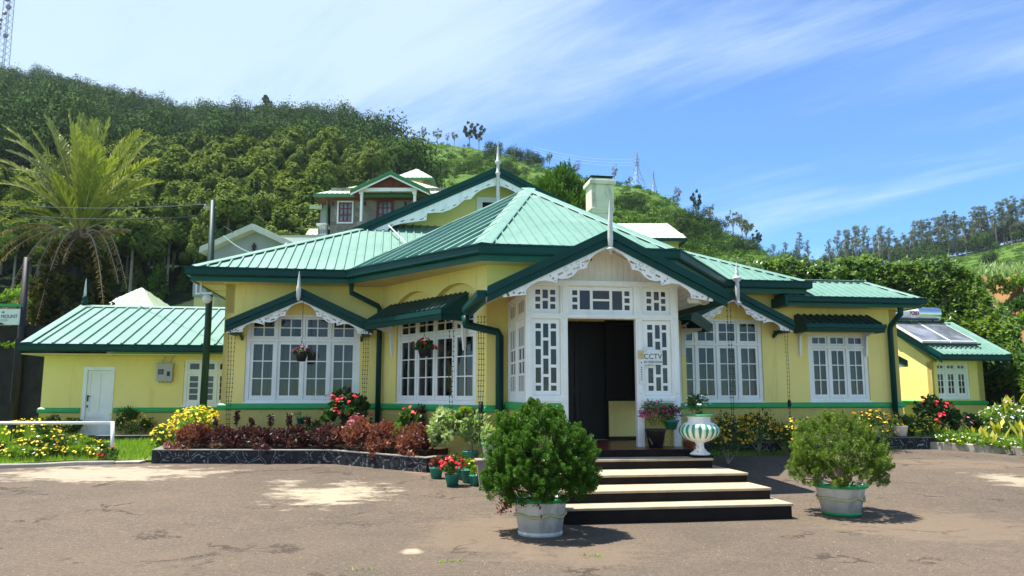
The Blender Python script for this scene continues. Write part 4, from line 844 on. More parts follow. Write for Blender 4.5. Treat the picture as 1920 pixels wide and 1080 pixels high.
# ------------------------------------------------------------------ signs, cameras, lamps, baskets, chains on the bungalow
sg = hthing("security_sign", "white camera warning sign fixed over the lattice window beside the door", "sign", .86, -.045, 2.19)
m = MB(); m.box(-.165, .165, 0, .008, -.115, .135); m.build("board", M['sign_white'], sg)
text_mesh("lettering", "CCTV", .125, M['ink'], sg, (0, -.001, -.02), sx=.95); text_mesh("lettering", "IN OPERATION", .054, M['ink'], sg, (0, -.001, -.088), sx=.85)
m = MB()
for s in (-1, 1):
    for k in range(3): a = .5 + k * .5; m.poly([(s * (.12 - .01 * k), -.002, .085 + .012 * k), (s * (.12 - .01 * k + .035 * math.cos(a)), -.002, .085 + .012 * k + .03 * math.sin(a)), (s * (.12 - .01 * k + .012), -.002, .105 + .012 * k)])
m.build("emblem", M['ink_green'], sg)
pq = hthing("door_plaque", "small brass plaque above a narrow white card on the porch post", "plaque", .655, -.05, 2.24)
m = MB(); m.box(-.052, .052, 0, .012, -.06, .07); m.lathe([(0, 0), (.03, 0), (.03, .01), (0, .012)], 12, (0, 0, 0)); m.build("board", M['brass'], pq)
m = MB(); m.box(-.04, .05, .003, .013, -.48, -.07); m.build("card", M['sign_white'], pq)
m = MB()
for zz in (-.14, -.22, -.26, -.30, -.34, -.38, -.42): m.box(-.006, .012, -.001, .002, zz, zz + .02)
m.build("lettering", M['ink_green'], pq)
cc = hthing("security_camera", "white bullet security camera under the right porch eave", "security camera", 1.62, -.1, 3.16)
m = MB(Matrix.Rotation(R(200), 4, 'Z') @ Matrix.Rotation(R(82), 4, 'X')); m.lathe([(0, -.12), (.05, -.12), (.055, -.1), (.055, .12), (.06, .12), (.06, .17), (.045, .17), (.045, .15), (0, .15)], 16); m.build("body", M['lamp_white'], cc, True)
m = MB(); m.tube([(.02, .0, -.03), (.16, .05, -.06), (.26, .08, -.03), (.28, .09, .03)], .016, 8); m.build("arm", M['lamp_white'], cc, True)
m = MB(Matrix.Rotation(R(200), 4, 'Z') @ Matrix.Rotation(R(82), 4, 'X')); m.lathe([(0, .152), (.03, .152), (.025, .158), (0, .16)], 12); m.build("lens", M['ink'], cc, True)
lp = hthing("eave_lamp", "white globe lamp under the left eave corner of the bungalow", "lamp", -7.45, 5.3, 3.66)
m = MB(); m.lathe([(0, -.10), (.06, -.08), (.1, -.02), (.1, .03), (.06, .09), (.02, .1)], 16); m.build("globe", M['lamp_white'], lp, True)
m = MB(); m.box(-.14, .1, -.03, .03, .1, .15); m.box(-.16, -.12, -.03, .03, .10, .36); m.build("arm", M['lamp_white'], lp)
gb_ = hthing("gable_lamp", "small bare bulb fixed high in the porch gable", "lamp", -.18, -.01, 3.86)
m = MB(); m.lathe([(0, -.06), (.025, -.05), (.03, -.02), (.015, 0), (.03, .02), (.03, .04)], 10); m.build("bulb", M['black_metal'], gb_, True)
def chain(x, y, z0, z1, label, n=2, sp=.05, knot=False):
    t = hthing("rain_chain", label, "rain chain", x, y, z1, 0, "rain chains hanging from the eaves")
    for k in range(n):
        m = MB(); xx = (k - (n - 1) / 2) * sp; z = 0; i = 0; L = z0 - z1
        while z < L:
            o = xx * (1 - .55 * (1 - z / L)) + .006 * math.sin(z * 5 + k); w_ = .014 if i % 2 else .006; d_ = .006 if i % 2 else .014
            m.add([(o, 0, z), (o - w_, 0, z + .025), (o, -d_, z + .025), (o + w_, 0, z + .025), (o, d_, z + .025), (o, 0, z + .05)], [(0, 2, 1), (0, 3, 2), (0, 4, 3), (0, 1, 4), (5, 1, 2), (5, 2, 3), (5, 3, 4), (5, 4, 1)]); z += .047; i += 1
        m.build("strand", M['black_metal'], t)
    if knot: m = MB(); m.lathe([(0, -.08), (.03, -.07), (.05, 0), (.04, .06), (.015, .10), (0, .11)], 8, (0, 0, (z1 and (1.36 - z1)))); m.build("knot", M['black_metal'], t)
chain(-6.78, 4.75, 2.94, .62, "three thin chains hanging at the far left end of the left window hood", 3, .07)
chain(-3.98, 4.75, 2.94, 1.0, "chain at the right end of the left window hood beside the green downpipe", 3, .06)
chain(-2.32, 2.15, 3.0, 1.0, "pair of chains hanging in front of the awning window", 2, .09)
chain(-1.86, 1.25, 2.95, .72, "heavy knotted chain hanging from the porch gutter by the corner downpipe", 3, .055, True)
chain(1.62, .9, 2.95, .9, "chains hanging beside the porch between door and right window", 2, .07)
chain(2.02, -.5, 3.0, .62, "long chain hanging from the right porch gable end near the urn", 2, .06)
chain(5.86, 4.75, 3.08, .62, "thin chain at the right end of the right window hood", 2, .06, True)

# ------------------------------------------------------------------ poles, wires, sign, rails
p = HP(-8.13, 8.5, 0); pt = thing("utility_pole", "dark green utility pole in front of the outbuilding roof", "pole", (p.x, p.y, .35))
m = MB(); m.tube([(0, 0, 0), (.02, 0, 3), (-.02, 0, 6.3)], [.095, .085, .075], 12); m.build("pole", M['pole_green'], pt, True)
m = MB(); m.box(-.26, .06, -.03, .03, 6.09, 6.13); m.lathe([(0, 0), (.025, 0), (.03, .03), (.02, .06), (0, .07)], 10, (-.22, 0, 6.14)); m.build("insulator", M['grey_box'], pt)
m = MB(); m.tube([(.07, 0, 5.4), (.3, 0, 5.6), (.55, 0, 5.45)], .02, 6); m.build("bracket", M['pole_green'], pt)
def wire(label, a, b, sag, r=.012, mat='wire'):
    a, b = Vector(a), Vector(b); n = 14; mid = (a + b) / 2
    t = thing("power_line", label, "power line", a, 0, "wires strung from the utility pole"); m = MB(); m.tube([(a.lerp(b, i / n) - Vector((0, 0, sag * 4 * (i / n) * (1 - i / n)))) - a for i in range(n + 1)], r, 5); m.build("wire", M[mat], t)
tp = Vector((p.x, p.y, 6.45)); gp_ = at(548, 452, 32)
wire("upper dark wire running left past the palm crown", at(-60, 372, 34), tp + Vector((-.2, 0, .1)), .25)
wire("lower dark wire running left past the palm crown", at(-60, 386, 34), tp + Vector((-.1, 0, -.2)), .3)
wire("pale service cable sagging from the pole to the grey house gable", tp + Vector((.3, 0, -.75)), at(538, 455, 31.8), .5, .016, 'lamp_white')
def gravel(x): return 0
hs = at(12, 594, 24); sgn = thing("hotel_sign", "white hotel name board hanging under a green rail beside the dark pole", "sign", (hs.x, hs.y, hs.z))
px = 24 / F_PX
m = MB(); m.box(-1.3, .40, 0, .05, -.25, .25); m.build("board", M['sign_white'], sgn, bevel=.01)
text_mesh("lettering", "LL MOUNT", .155, M['ink'], sgn, (.35, -.006, -.04), align='RIGHT', sx=.9); text_mesh("lettering", "HOTEL", .075, M['grey_box'], sgn, (.06, -.006, -.13), align='RIGHT')
m = MB(); m.poly([(-.16, -.006, .12), (-.06, -.006, .12), (-.11, -.006, .19)]); m.build("emblem", M['ink_green'], sgn); m = MB(); m.poly([(-.5, -.006, -.245), (-.03, -.006, -.245), (-.12, -.006, -.19), (-.25, -.006, -.16)]); m.build("emblem", M['ink'], sgn)
m = MB(); m.box(-1.4, .42, -.02, .06, .33, .41); m.build("rail", M['rim_green'], sgn); m = MB()
for x in (-1.2, .3): m.box(x - .01, x + .01, .02, .03, .25, .33)
m.build("hanger", M['black_metal'], sgn)
q = at(38, 640, 24.3); pp = thing("dark_pole", "tall dark pole beside the hotel sign at the left edge", "pole", (q.x, q.y, .3))
m = MB(); m.tube([(0, 0, 0), (.02, 0, 2.5), (-.02, 0, 5.6)], [.14, .12, .09], 10); m.build("pole", paint('dark_weathered_pole', (.022, .018, .02)), pp, True); m = MB(); m.tube([(0, -.2, 3.0), (0, -.2, 1.0)], .03, 6); m.build("conduit", M['black_metal'], pp)
rl = thing("metal_railing", "dark three bar metal railing on top of the dark retaining wall", "railing", at(0, 640, 24.8)); b0 = rl.location.copy()
m = MB()
for vv in (620, 628.5, 638, 646): a_ = at(-40, vv, 24.8) - b0; c_ = at(66, vv, 24.8) - b0; m.tube([a_, c_], .018, 6)
m.build("bar", M['black_metal'], rl); m = MB()
for uu in (-20, 60): a_ = at(uu, 618, 24.8) - b0; m.tube([a_, a_ - Vector((0, 0, .7))], .025, 6)
m.build("post", M['black_metal'], rl)
gp2 = thing("gate_pillar", "grey white gate pillar with a capped top behind the railing", "pillar", at(21, 648, 25.6))
m = MB(); m.box(-.14, .14, -.14, .14, -.3, .42); m.build("shaft", M['fascia_cream'], gp2); m = MB(); m.box(-.18, .18, -.18, .18, .42, .47); m.add([(-.16, -.16, .47), (.16, -.16, .47), (.16, .16, .47), (-.16, .16, .47), (0, 0, .56)], [(0, 1, 4), (1, 2, 4), (2, 3, 4), (3, 0, 4)]); m.build("cap", M['stone_wall'], gp2)
# white pipe barrier by the flower bed
ba = on_ground(211, 862); br_ = thing("pipe_barrier", "white pipe barrier rail over the yellow flower bed", "barrier", ba); a_ = at(211, 793, ba.y) - ba; c_ = at(-80, 793, ba.y - .4) - ba
m = MB(); m.tube([a_, c_], .032, 10); m.build("rail", M['white'], br_, True); m = MB(); m.tube([(0, 0, -.1), (a_.x, a_.y, a_.z + .03)], .036, 10); m.build("post", M['white'], br_, True)
m = MB(); m.tube([(c_.x, c_.y, -.1), (c_.x, c_.y, c_.z + .03)], .036, 10); m.build("post", M['white'], br_, True)

# ------------------------------------------------------------------ houses behind
def PX(Y): return Y / F_PX
sh = thing("stone_house", "grey stone upper house with sage roofs and red windows behind the bungalow", "house", at(700, 470, 45)); B0 = sh.location.copy()
def L(u, v, Y=45): return at(u, v, Y) - B0
def facebox(mb, u0, v0, u1, v1, Y0, Y1):                   # box whose front face spans these picture edges at depth Y0
    a, b = L(u0, v1, Y0), L(u1, v0, Y0); mb.box(a.x, b.x, a.y, a.y + (Y1 - Y0), a.z, b.z)
m = MB(); facebox(m, 613, 352, 868, 600, 45, 55); m.build("wall", M['cladding'], sh)
m = MB(); facebox(m, 594, 368, 612.5, 600, 46.2, 55); m.build("side_wall", M['grey_render'], sh)
m = MB(); facebox(m, 758, 330, 792, 345, 51, 54); m.build("tower_wall", M['cream_wall'], sh)
def hip(mb, eL, eR, top, Y0, Y1, drop=0.14):               # hipped roof from eave corners and ridge, front at Y0
    a, b = L(*eL, Y0), L(*eR, Y0); D = Y1 - Y0; zt = L(*top, (Y0 + Y1) / 2).z; xm = (a.x + b.x) / 2; w2 = (b.x - a.x) / 2; rr = max(w2 - D / 2, .05)
    zc = a.z
    c0, c1, c2, c3 = Vector((a.x, a.y, zc)), Vector((b.x, a.y, zc)), Vector((b.x, a.y + D, zc)), Vector((a.x, a.y + D, zc)); r0, r1 = Vector((xm - rr, a.y + D / 2, zt)), Vector((xm + rr, a.y + D / 2, zt))
    rib_plane(mb, [c0, c1, r1, r0], (1, 0), .3); rib_plane(mb, [c3, c2, r1, r0], (1, 0), .3); rib_plane(mb, [c0, c3, r0], (0, 1), .3); rib_plane(mb, [c1, c2, r1], (0, 1), .3); return c0, c1, c2, c3
m = MB(); q1 = hip(m, (590, 363), (862, 363), (760, 334), 44.2, 55); m.build("roof", M['roof_pale'], sh)
m = MB(); m.sweep([(0, -.22), (.06, -.22), (.06, 0), (0, 0)], [q1[3], q1[0], q1[1], q1[2]], 1); m.build("fascia", M['sage_trim'], sh)
m = MB(); m.prism([Vector(c) - Vector((0, 0, .2)) for c in q1], (0, 0, .02)); m.build("soffit", M['rust_soffit'], sh)
m = MB(); q2 = hip(m, (736, 333), (812, 333), (768, 317), 50.4, 54.4); m.build("tower_roof", M['roof_pale'], sh); m = MB(); m.sweep([(0, -.16), (.05, -.16), (.05, 0), (0, 0)], [q2[3], q2[0], q2[1], q2[2]], 1); m.build("fascia", M['sage_trim'], sh)
apx, e0, e1_ = L(732, 322, 43), L(655, 353, 43), L(803, 361, 43); xm = apx.x; hw_ = (e1_.x - e0.x) / 2; ze = (e0.z + e1_.z) / 2
m = MB()
for s in (-1, 1): rib_plane(m, [(xm, apx.y, apx.z), (xm + s * hw_, apx.y, ze), (xm + s * hw_, apx.y + 3.2, ze), (xm, apx.y + 3.2, apx.z)], (0, 1), .3)
m.build("balcony_roof", M['roof_pale'], sh)
m = MB(); rake(m, xm, apx.z, hw_, ze, apx.y - .02, .17, .05, .02); m.build("rake_fascia", M['sage_trim'], sh)
m = MB()
for s in (-1, 1): m.prism([(xm, apx.y + .02, apx.z - .16), (xm + s * hw_, apx.y + .02, ze - .16), (xm + s * hw_, apx.y + .02, ze - .27), (xm, apx.y + .02, apx.z - .27)], (0, .03, 0))
m.build("bargeboard", M['white'], sh)
m = MB(); m.add([(xm - hw_ * .85, apx.y + .5, ze + .02), (xm + hw_ * .85, apx.y + .5, ze + .02), (xm, apx.y + .5, apx.z - .2)], [(0, 1, 2)])
for s in (-1, 1): m.prism([(xm, apx.y + .1, apx.z - .12), (xm + s * hw_ * .97, apx.y + .1, ze - .12), (xm + s * hw_ * .97, apx.y + 2.0, ze - .12), (xm, apx.y + 2.0, apx.z - .12)], (0, 0, -.03))
m.tube([(xm, apx.y + .4, ze), (xm, apx.y + .4, apx.z - .2)], .05, 6); m.tube([(xm, apx.y + .4, ze + .1), (xm - .6, apx.y + .4, ze + .45)], .04, 6); m.tube([(xm, apx.y + .4, ze + .1), (xm + .6, apx.y + .4, ze + .45)], .04, 6); m.build("gable_truss", M['rust_soffit'], sh)
m = MB(); facebox(m, 674, 352, 782, 358.5, 43.3, 43.6); m.build("beam", M['white'], sh)
for uu in (677, 777):
    m = MB(); facebox(m, uu - 3, 358.6, uu + 3, 420, 43.3, 43.55); facebox(m, uu - 4, 358.6, uu + 4, 364, 43.25, 43.29); m.build("column", M['white'], sh)
m = MB(); facebox(m, 668, 415, 800, 440, 43.2, 45); m.build("balcony", M['cladding'], sh)
def redwin(u0, v0, u1, v1, surround):
    a, b = L(u0, v1, 44.9), L(u1, v0, 44.9); o = MB(); o.panel(a.x - .09, b.x + .09, a.z - .09, b.z + .09, [(a.x, b.x, a.z, b.z)], a.y + .02, .07); wi = o.build("window", surround, sh)
    o = MB(); wd = b.x - a.x; hh = b.z - a.z; o.panel(a.x + .002, b.x - .002, a.z + .002, b.z - .002, [(a.x + .06 + i * (wd - .06) / 3, a.x + (i + 1) * (wd - .06) / 3, a.z + .08 + j * (hh - .06) / 3, a.z + .03 + (j + 1) * (hh - .06) / 3) for i in range(3) for j in range(3)], a.y + .04, .05); o.build("frame", M['red_frame'], wi)
    o = MB(); o.add([(a.x, a.y + .095, a.z), (b.x, a.y + .095, a.z), (b.x, a.y + .095, b.z), (a.x, a.y + .095, b.z)], [(0, 1, 2, 3)]); o.build("glass", M['collector'], wi)
redwin(634, 379, 660, 416, M['white']); redwin(708, 377, 735, 415, M['red_frame']); redwin(800, 380, 826, 416, M['red_frame'])
m = MB()
for uu in (643, 684, 760):
    a_ = L(uu - 19 if uu == 643 else uu, 383, 44.85); m.lathe([(0, -.1), (.05, -.08), (.07, .1), (.02, .16), (0, .18)], 8, a_)
m.build("wall_lantern", M['black_metal'], sh)
m = MB(); facebox(m, 593, 418, 612, 421, 44.6, 46.1); facebox(m, 593, 438, 612, 441, 44.6, 46.1)
for i in range(6): facebox(m, 594 + i * 3.3, 421.2, 595.2 + i * 3.3, 437.8, 44.65, 44.7)
m.build("balcony_rail", M['white'], sh)
m = MB(); a_ = L(581, 383, 46); b2 = L(604, 383, 46); rib_plane(m, [(a_.x, a_.y, a_.z - .1), (b2.x, a_.y, a_.z - .1), (b2.x, a_.y + 3, a_.z + .55), (a_.x + .4, a_.y + 3, a_.z + .55)], (1, 0), .3); m.box(a_.x, b2.x, a_.y - .04, a_.y, a_.z - .3, a_.z - .08)
m.build("side_roof", M['roof_pale'], sh)
m = MB(); m.tube([L(613, 365, 44.9), L(613, 480, 44.9)], .06, 6); m.build("downpipe", M['sage_trim'], sh)

gh = thing("grey_house", "pale grey gabled house just behind the green utility pole", "house", at(473, 500, 32)); B0 = gh.location.copy()
apx, e0, e1_ = L(473, 420, 32), L(371, 466, 32), L(556, 466, 32); hw_ = 2.15; xm = apx.x; ze = apx.z - hw_ * .46
m = MB(); m.prism([(xm - 1.75, apx.y + .5, -4), (xm + 1.75, apx.y + .5, -4), (xm + 1.75, apx.y + .5, ze + .1), (xm, apx.y + .5, apx.z - .12), (xm - 1.75, apx.y + .5, ze + .1)], (0, 6, 0)); m.build("wall", M['grey_render'], gh)
m = MB()
for s in (-1, 1): rib_plane(m, [(xm, apx.y, apx.z), (xm + s * hw_, apx.y, ze), (xm + s * hw_, apx.y + 7, ze), (xm, apx.y + 7, apx.z)], (0, 1), .3)
m.build("roof", M['roof_pale'], gh)
m = MB()
for s in (-1, 1):
    m.prism([(xm, apx.y - .03, apx.z + .02), (xm + s * hw_, apx.y - .03, ze + .02), (xm + s * hw_, apx.y - .03, ze - .24), (xm, apx.y - .03, apx.z - .24)], (0, .028, 0)); m.prism([(xm, apx.y, apx.z - .22), (xm + s * (hw_ - .02), apx.y, ze - .2), (xm + s * (hw_ - .02), apx.y + .5, ze - .2), (xm, apx.y + .5, apx.z - .22)], (0, 0, -.02))
    m.box(*sorted((xm + s * (hw_ - .02), xm + s * (hw_ + .03))), apx.y, apx.y + 7, ze - .24, ze)
m.build("bargeboard", M['fascia_cream'], gh)
m = MB(); m.lathe([(0, -.14), (.06, -.12), (.09, .1), (.03, .16), (.05, .2), (0, .22)], 8, (xm - .02, apx.y + .40, apx.z - .95)); m.build("wall_lantern", M['black_metal'], gh)
m = MB(); m.box(xm - 1.7, xm - .2, apx.y + .44, apx.y + .49, -.75, -.25); m.build("window", M['dark_room'], gh)
m = MB(); facebox(m, 361, 528, 400, 556, 30.5, 32.6); m.build("lower_wall", M['grey_render'], gh); m = MB(); facebox(m, 363, 556.2, 402, 575, 30.6, 32.5); m.build("lower_base", M['cream_wall'], gh)
a, b = L(366, 552, 30.45), L(378, 528, 30.45); m = MB(); m.panel(a.x, b.x, a.z, b.z, [(a.x + .05, b.x - .05, a.z + .06, b.z - .06)], a.y, .04); wo = m.build("window", M['white'], gh); m = MB(); m.add([(a.x, a.y + .03, a.z), (b.x, a.y + .03, a.z), (b.x, a.y + .03, b.z), (a.x, a.y + .03, b.z)], [(0, 1, 2, 3)]); m.build("glass", M['collector'], wo)
fr2 = thing("flat_roof_house", "white flat roof strip between the grey house and the stone house", "house", at(560, 470, 38)); B0 = fr2.location.copy()
m = MB(); facebox(m, 528, 452, 600, 560, 38, 42); m.build("wall", M['white'], fr2); m = MB(); facebox(m, 526, 441, 615, 445, 37.9, 43); m.build("roof", M['grey_render'], fr2); m = MB(); facebox(m, 527, 445.2, 612, 451.8, 37.95, 42.5); m.build("fascia", M['white'], fr2)
ps_ = thing("porch_canopy", "small sage lean-to roof below the stone house balcony", "canopy", at(585, 435, 43)); B0 = ps_.location.copy()
m = MB(); a_, b_2, c_2, d_2 = L(573, 440, 43), L(596, 440, 43), L(596, 429, 45), L(580, 429, 45); rib_plane(m, [a_, b_2, c_2, d_2], (1, 0), .3); m.build("roof", M['roof_pale'], ps_); m = MB(); facebox(m, 576, 441, 594, 470, 43.3, 45); m.build("wall", M['grey_render'], ps_)
chs = thing("cream_house", "cream house with pale sage roof right of the chimney", "house", at(1225, 470, 40)); B0 = chs.location.copy()
m = MB(); facebox(m, 1120, 446, 1272, 520, 40.4, 46); m.build("wall", M['cream_wall'], chs)
m = MB(); a, b = L(1120, 446, 39.6), L(1288, 446, 39.6); c3, d3 = L(1252, 424, 43), L(1120, 419, 43); rib_plane(m, [a, b, Vector((c3.x, c3.y, d3.z)), d3], (1, 0), .3); m.add([b, Vector((b.x, b.y + 6, b.z)), Vector((c3.x, c3.y, d3.z))], [(0, 1, 2)]); m.build("roof", M['roof_pale'], chs)
m = MB(); m.box(a.x, b.x, a.y - .03, a.y, a.z - .18, a.z); m.box(b.x - .03, b.x, a.y, a.y + 5, a.z - .18, a.z - .01); m.build("fascia", M['dark_green'], chs)
m = MB(); facebox(m, 1196, 450, 1215, 462, 40.35, 40.39); m.build("window", M['dark_room'], chs)
pv = thing("garden_pavilion", "small pavilion with pale mint pyramid roof behind the outbuilding ridge", "pavilion", at(232, 600, 34)); B0 = pv.location.copy()
m = MB(); q3 = hip(m, (176, 578), (290, 578), (234, 540), 32.6, 35.4); m.build("roof", M['roof_pale'], pv); m = MB(); facebox(m, 186, 580, 282, 640, 33, 35); m.build("wall", M['cream_wall'], pv)
kk = thing("gate_kiosk", "tiny tan kiosk with mint roof beyond the railing", "kiosk", at(75, 620, 36)); B0 = kk.location.copy()
m = MB(); hip(m, (44, 609), (112, 609), (80, 589), 35.4, 37.2); m.build("roof", M['roof'], kk); m = MB(); facebox(m, 55, 610, 104, 640, 35.7, 37); m.build("wall", paint("tan_kiosk_wall", (.42, .28, .12)), kk)
# ------------------------------------------------------------------ ground, drive, lawns, kerbs
def sheet(name, poly, f, mat, res=.5, kind='structure', skirt=None):
    """height-following sheet inside a plan polygon (world x, y)"""
    xs = [p[0] for p in poly]; ys = [p[1] for p in poly]; bm = []
    import bmesh
    b = bmesh.new(); vs = [b.verts.new((p[0], p[1], 0)) for p in poly]; b.faces.new(vs)
    for axis, lo, hi in ((0, min(xs), max(xs)), (1, min(ys), max(ys))):
        c = lo + res
        while c < hi:
            bmesh.ops.bisect_plane(b, geom=b.verts[:] + b.edges[:] + b.faces[:], plane_co=(c, 0, 0) if axis == 0 else (0, c, 0), plane_no=(1, 0, 0) if axis == 0 else (0, 1, 0)); c += res
    for v in b.verts: v.co.z = f(v.co.x, v.co.y)
    if skirt:
        r = bmesh.ops.extrude_edge_only(b, edges=[e for e in b.edges if e.is_boundary]); 
        for v in r['geom']:
            if isinstance(v, bmesh.types.BMVert): v.co.z -= skirt
    bmesh.ops.recalc_face_normals(b, faces=b.faces[:]); me = bpy.data.meshes.new(name); b.to_mesh(me); b.free(); me.materials.append(mat)
    for p in me.polygons:
        if p.normal.z < -.3: me.flip_normals(); break
        if p.normal.z > .3: break
    o = link(name, me); return tag(o, kind=kind)
gm = MB(); gx = [-500, -120, -60, -30, -20, -10, 0, 10, 20, 30, 60, 120, 500]; gy = [-60, -10, 0, 4, 8, 10, 12, 14, 16, 18, 20, 22, 26, 32, 40, 60, 120, 700]
gm.add([(x, y, gz(x, y) - .03) for y in gy for x in gx], [(j * len(gx) + i, j * len(gx) + i + 1, (j + 1) * len(gx) + i + 1, (j + 1) * len(gx) + i) for j in range(len(gy) - 1) for i in range(len(gx) - 1)])
tag(gm.build("ground", M['grass']), kind='structure')
drv = [(-22, -3), (22, -3), (30, 10), tuple(HP(14.5, 1.5)[:2]), tuple(HP(10.6, 3.25)[:2]), tuple(HP(9.1, 4.7)[:2]), tuple(HP(5, 5.4)[:2]), tuple(HP(-4, 5.4)[:2]), tuple(HP(-7.9, 3.75)[:2]), tuple(HP(-8.75, 3.7)[:2]), tuple(HP(-10.4, 3.25)[:2]), tuple(HP(-16, 2.2)[:2]), (-24, 8)]
sheet("drive", drv, gz, M['asphalt'], .45)
lawnL = [tuple(HP(*q)[:2]) for q in ((-16, 2.25), (-10.4, 3.3), (-8.95, 3.72), (-7.8, 3.78), (-7.8, 9.4), (-25, 9.4))]
def lawn_z(x, y): return gz(x, y) + .05 + .03 * math.sin(x * 1.3) * math.cos(y * 1.7)
lawnR = [tuple(HP(*q)[:2]) for q in ((9.25, 4.75), (10.6, 3.35), (14.6, 1.6), (24, -1), (24, 20), (9.4, 20))]
sheet("lawn", lawnL, lawn_z, M['grass'], .6, skirt=.2); sheet("lawn", lawnR, lambda x, y: lawn_z(x, y) + .06, M['grass'], .6, skirt=.25)
def kerb(label, pts, h, w_, mat='concrete'):
    P = [HP(*q, gzl(*q)) for q in pts]; t = thing("kerb", label, "kerb", P[0]); m = MB(); P2 = []
    for i in range(len(P) - 1):
        n = max(1, int((P[i + 1] - P[i]).length / .6))
        for k in range(n): P2.append(P[i].lerp(P[i + 1], k / n))
    P2.append(P[-1]); rg = random.Random(3)
    Q = [p - P[0] + Vector((rg.uniform(-.012, .012), rg.uniform(-.012, .012), rg.uniform(-.012, .012))) for p in P2]; m.sweep([(0, -.1), (w_, -.1), (w_ - .01, h - .02), (w_ - .03, h), (.02, h), (0, h - .02)], Q, 1); m.build("edging", M[mat], t); return t
kerb("low brown edging in front of the yellow flower bed on the left", [(-16, 2.2), (-10.4, 3.22), (-8.6, 3.62)], .07, .09)
kerb("cracked pale concrete kerb round the right hand garden", [(8.75, 4.75), (9.24, 4.5), (10.55, 3.12), (14.6, 1.4), (22, -1.4)], .17, .12)
sl = thing("path_slab", "pale concrete slab at the grass edge beside the stone planter wall", "slab", HP(-8.35, 3.72, gzl(-8.35, 3.7)), TH); m = MB(); m.add([(-.35, -.12, .03), (.22, -.16, .03), (.33, .2, .06), (-.22, .22, .06), (-.35, -.12, -.05), (.22, -.16, -.05), (.33, .2, -.05), (-.22, .22, -.05)], [(0, 1, 2, 3), (0, 4, 5, 1), (1, 5, 6, 2), (2, 6, 7, 3), (3, 7, 4, 0)]); m.build("slab", M['concrete'], sl)
def rwall(label, pts, h, w_=.2, cap=True):
    P = [HP(*q, gzl(*q)) for q in pts]; t = thing("planter_wall", label, "planter wall", P[0], 0, "dark stone planter walls"); Q = [p - P[0] for p in P]
    m = MB(); m.sweep([(0, -.1), (w_, -.1), (w_, h), (0, h)], Q, 1); m.build("stonework", M['rubble'], t)
    if cap: m = MB(); m.sweep([(-.01, h + .002), (w_ + .008, h + .002), (w_ + .008, h + .018), (-.01, h + .018)], Q, 1); m.build("coping", M['stone_wall'], t)
    return P
rwall("long black planter wall with white pointing under the maroon hedge on the left", [(-7.72, 5.4), (-7.72, 3.76), (-4.45, 3.36), (-2.78, 2.05), (-2.5, 2.3)], .235)
rwall("short dark planter wall under the bushes below the outbuilding window", [(-10.4, 8.1), (-9.9, 8.0), (-7.9, 8.0)], .2)
rwall("low dark planter wall behind the urn under the daisy bushes", [(3.2, 4.6), (4.2, 4.3), (6.6, 4.2)], .2)
rwall("dark planter wall carrying a white pot below the downpipe", [(8.0, 4.75), (9.2, 4.6), (9.5, 5.0)], .24)
for poly_, h in (([(-7.62, 5.42), (-7.62, 3.92), (-4.4, 3.5), (-2.75, 2.2), (-2.3, 2.9), (-3.7, 5.42)], .20), ([(-10.3, 8.15), (-7.9, 8.12), (-7.9, 9.4), (-10.3, 9.4)], .17), ([(3.25, 4.75), (6.6, 4.4), (6.6, 5.42), (3.25, 5.42)], .17), ([(8.05, 4.9), (9.2, 4.8), (9.3, 5.42), (8.05, 5.42)], .2)):
    m = MB(); z = gzl(*poly_[0]); m.prism([(x, y, -.1) for x, y in poly_], (0, 0, z + h + .1)); o = m.build("soil", M['soil']); o.matrix_world = HM; tag(o, kind='structure')
# dark retaining wall behind the left lawn, with leaves along its top
rw = thing("retaining_wall", "tall dark stone retaining wall at the far left edge", "retaining wall", at(40, 700, 24.4)); m = MB()
m.box(-8, 1.05, 0, .4, -2, 1.5); m.build("stonework", paint("dark_damp_stone", (.022, .020, .024), (.04, .038, .036), .9, 2.5, .9, 8, .15), rw)

# ------------------------------------------------------------------ plants
def leaves_obj(name, mat, parent, rng, P, Nn, tint, L, W, upb=.4, spread=.7, droop=0.0, fold=.0):
    n = len(P); D = unit(Nn * .6 + np.array([0, 0, upb - droop]) + sph(rng, n) * spread); t = np.clip(tint * .55 + rng.uniform(0, .5, n), 0, 1)
    return cards_mesh(name, mat, leaf_cards(rng, P, D, unit(Nn + sph(rng, n) * .8), L * rng.uniform(.7, 1.3, n), W * rng.uniform(.7, 1.25, n), fold), 4, t, parent)
def flower_cards(rng, P, Nn, r, k=7):
    n = len(P); N_ = unit(Nn); a = unit(np.cross(N_, sph(rng, n))); b = np.cross(N_, a); rr = r * rng.uniform(.7, 1.2, n)[:, None]; out = []
    for i in range(k): t = 2 * math.pi * i / k; out.append(P + (a * math.cos(t) + b * math.sin(t)) * rr * (1.0 if i % 2 == 0 else .72))
    return np.stack(out, axis=1)
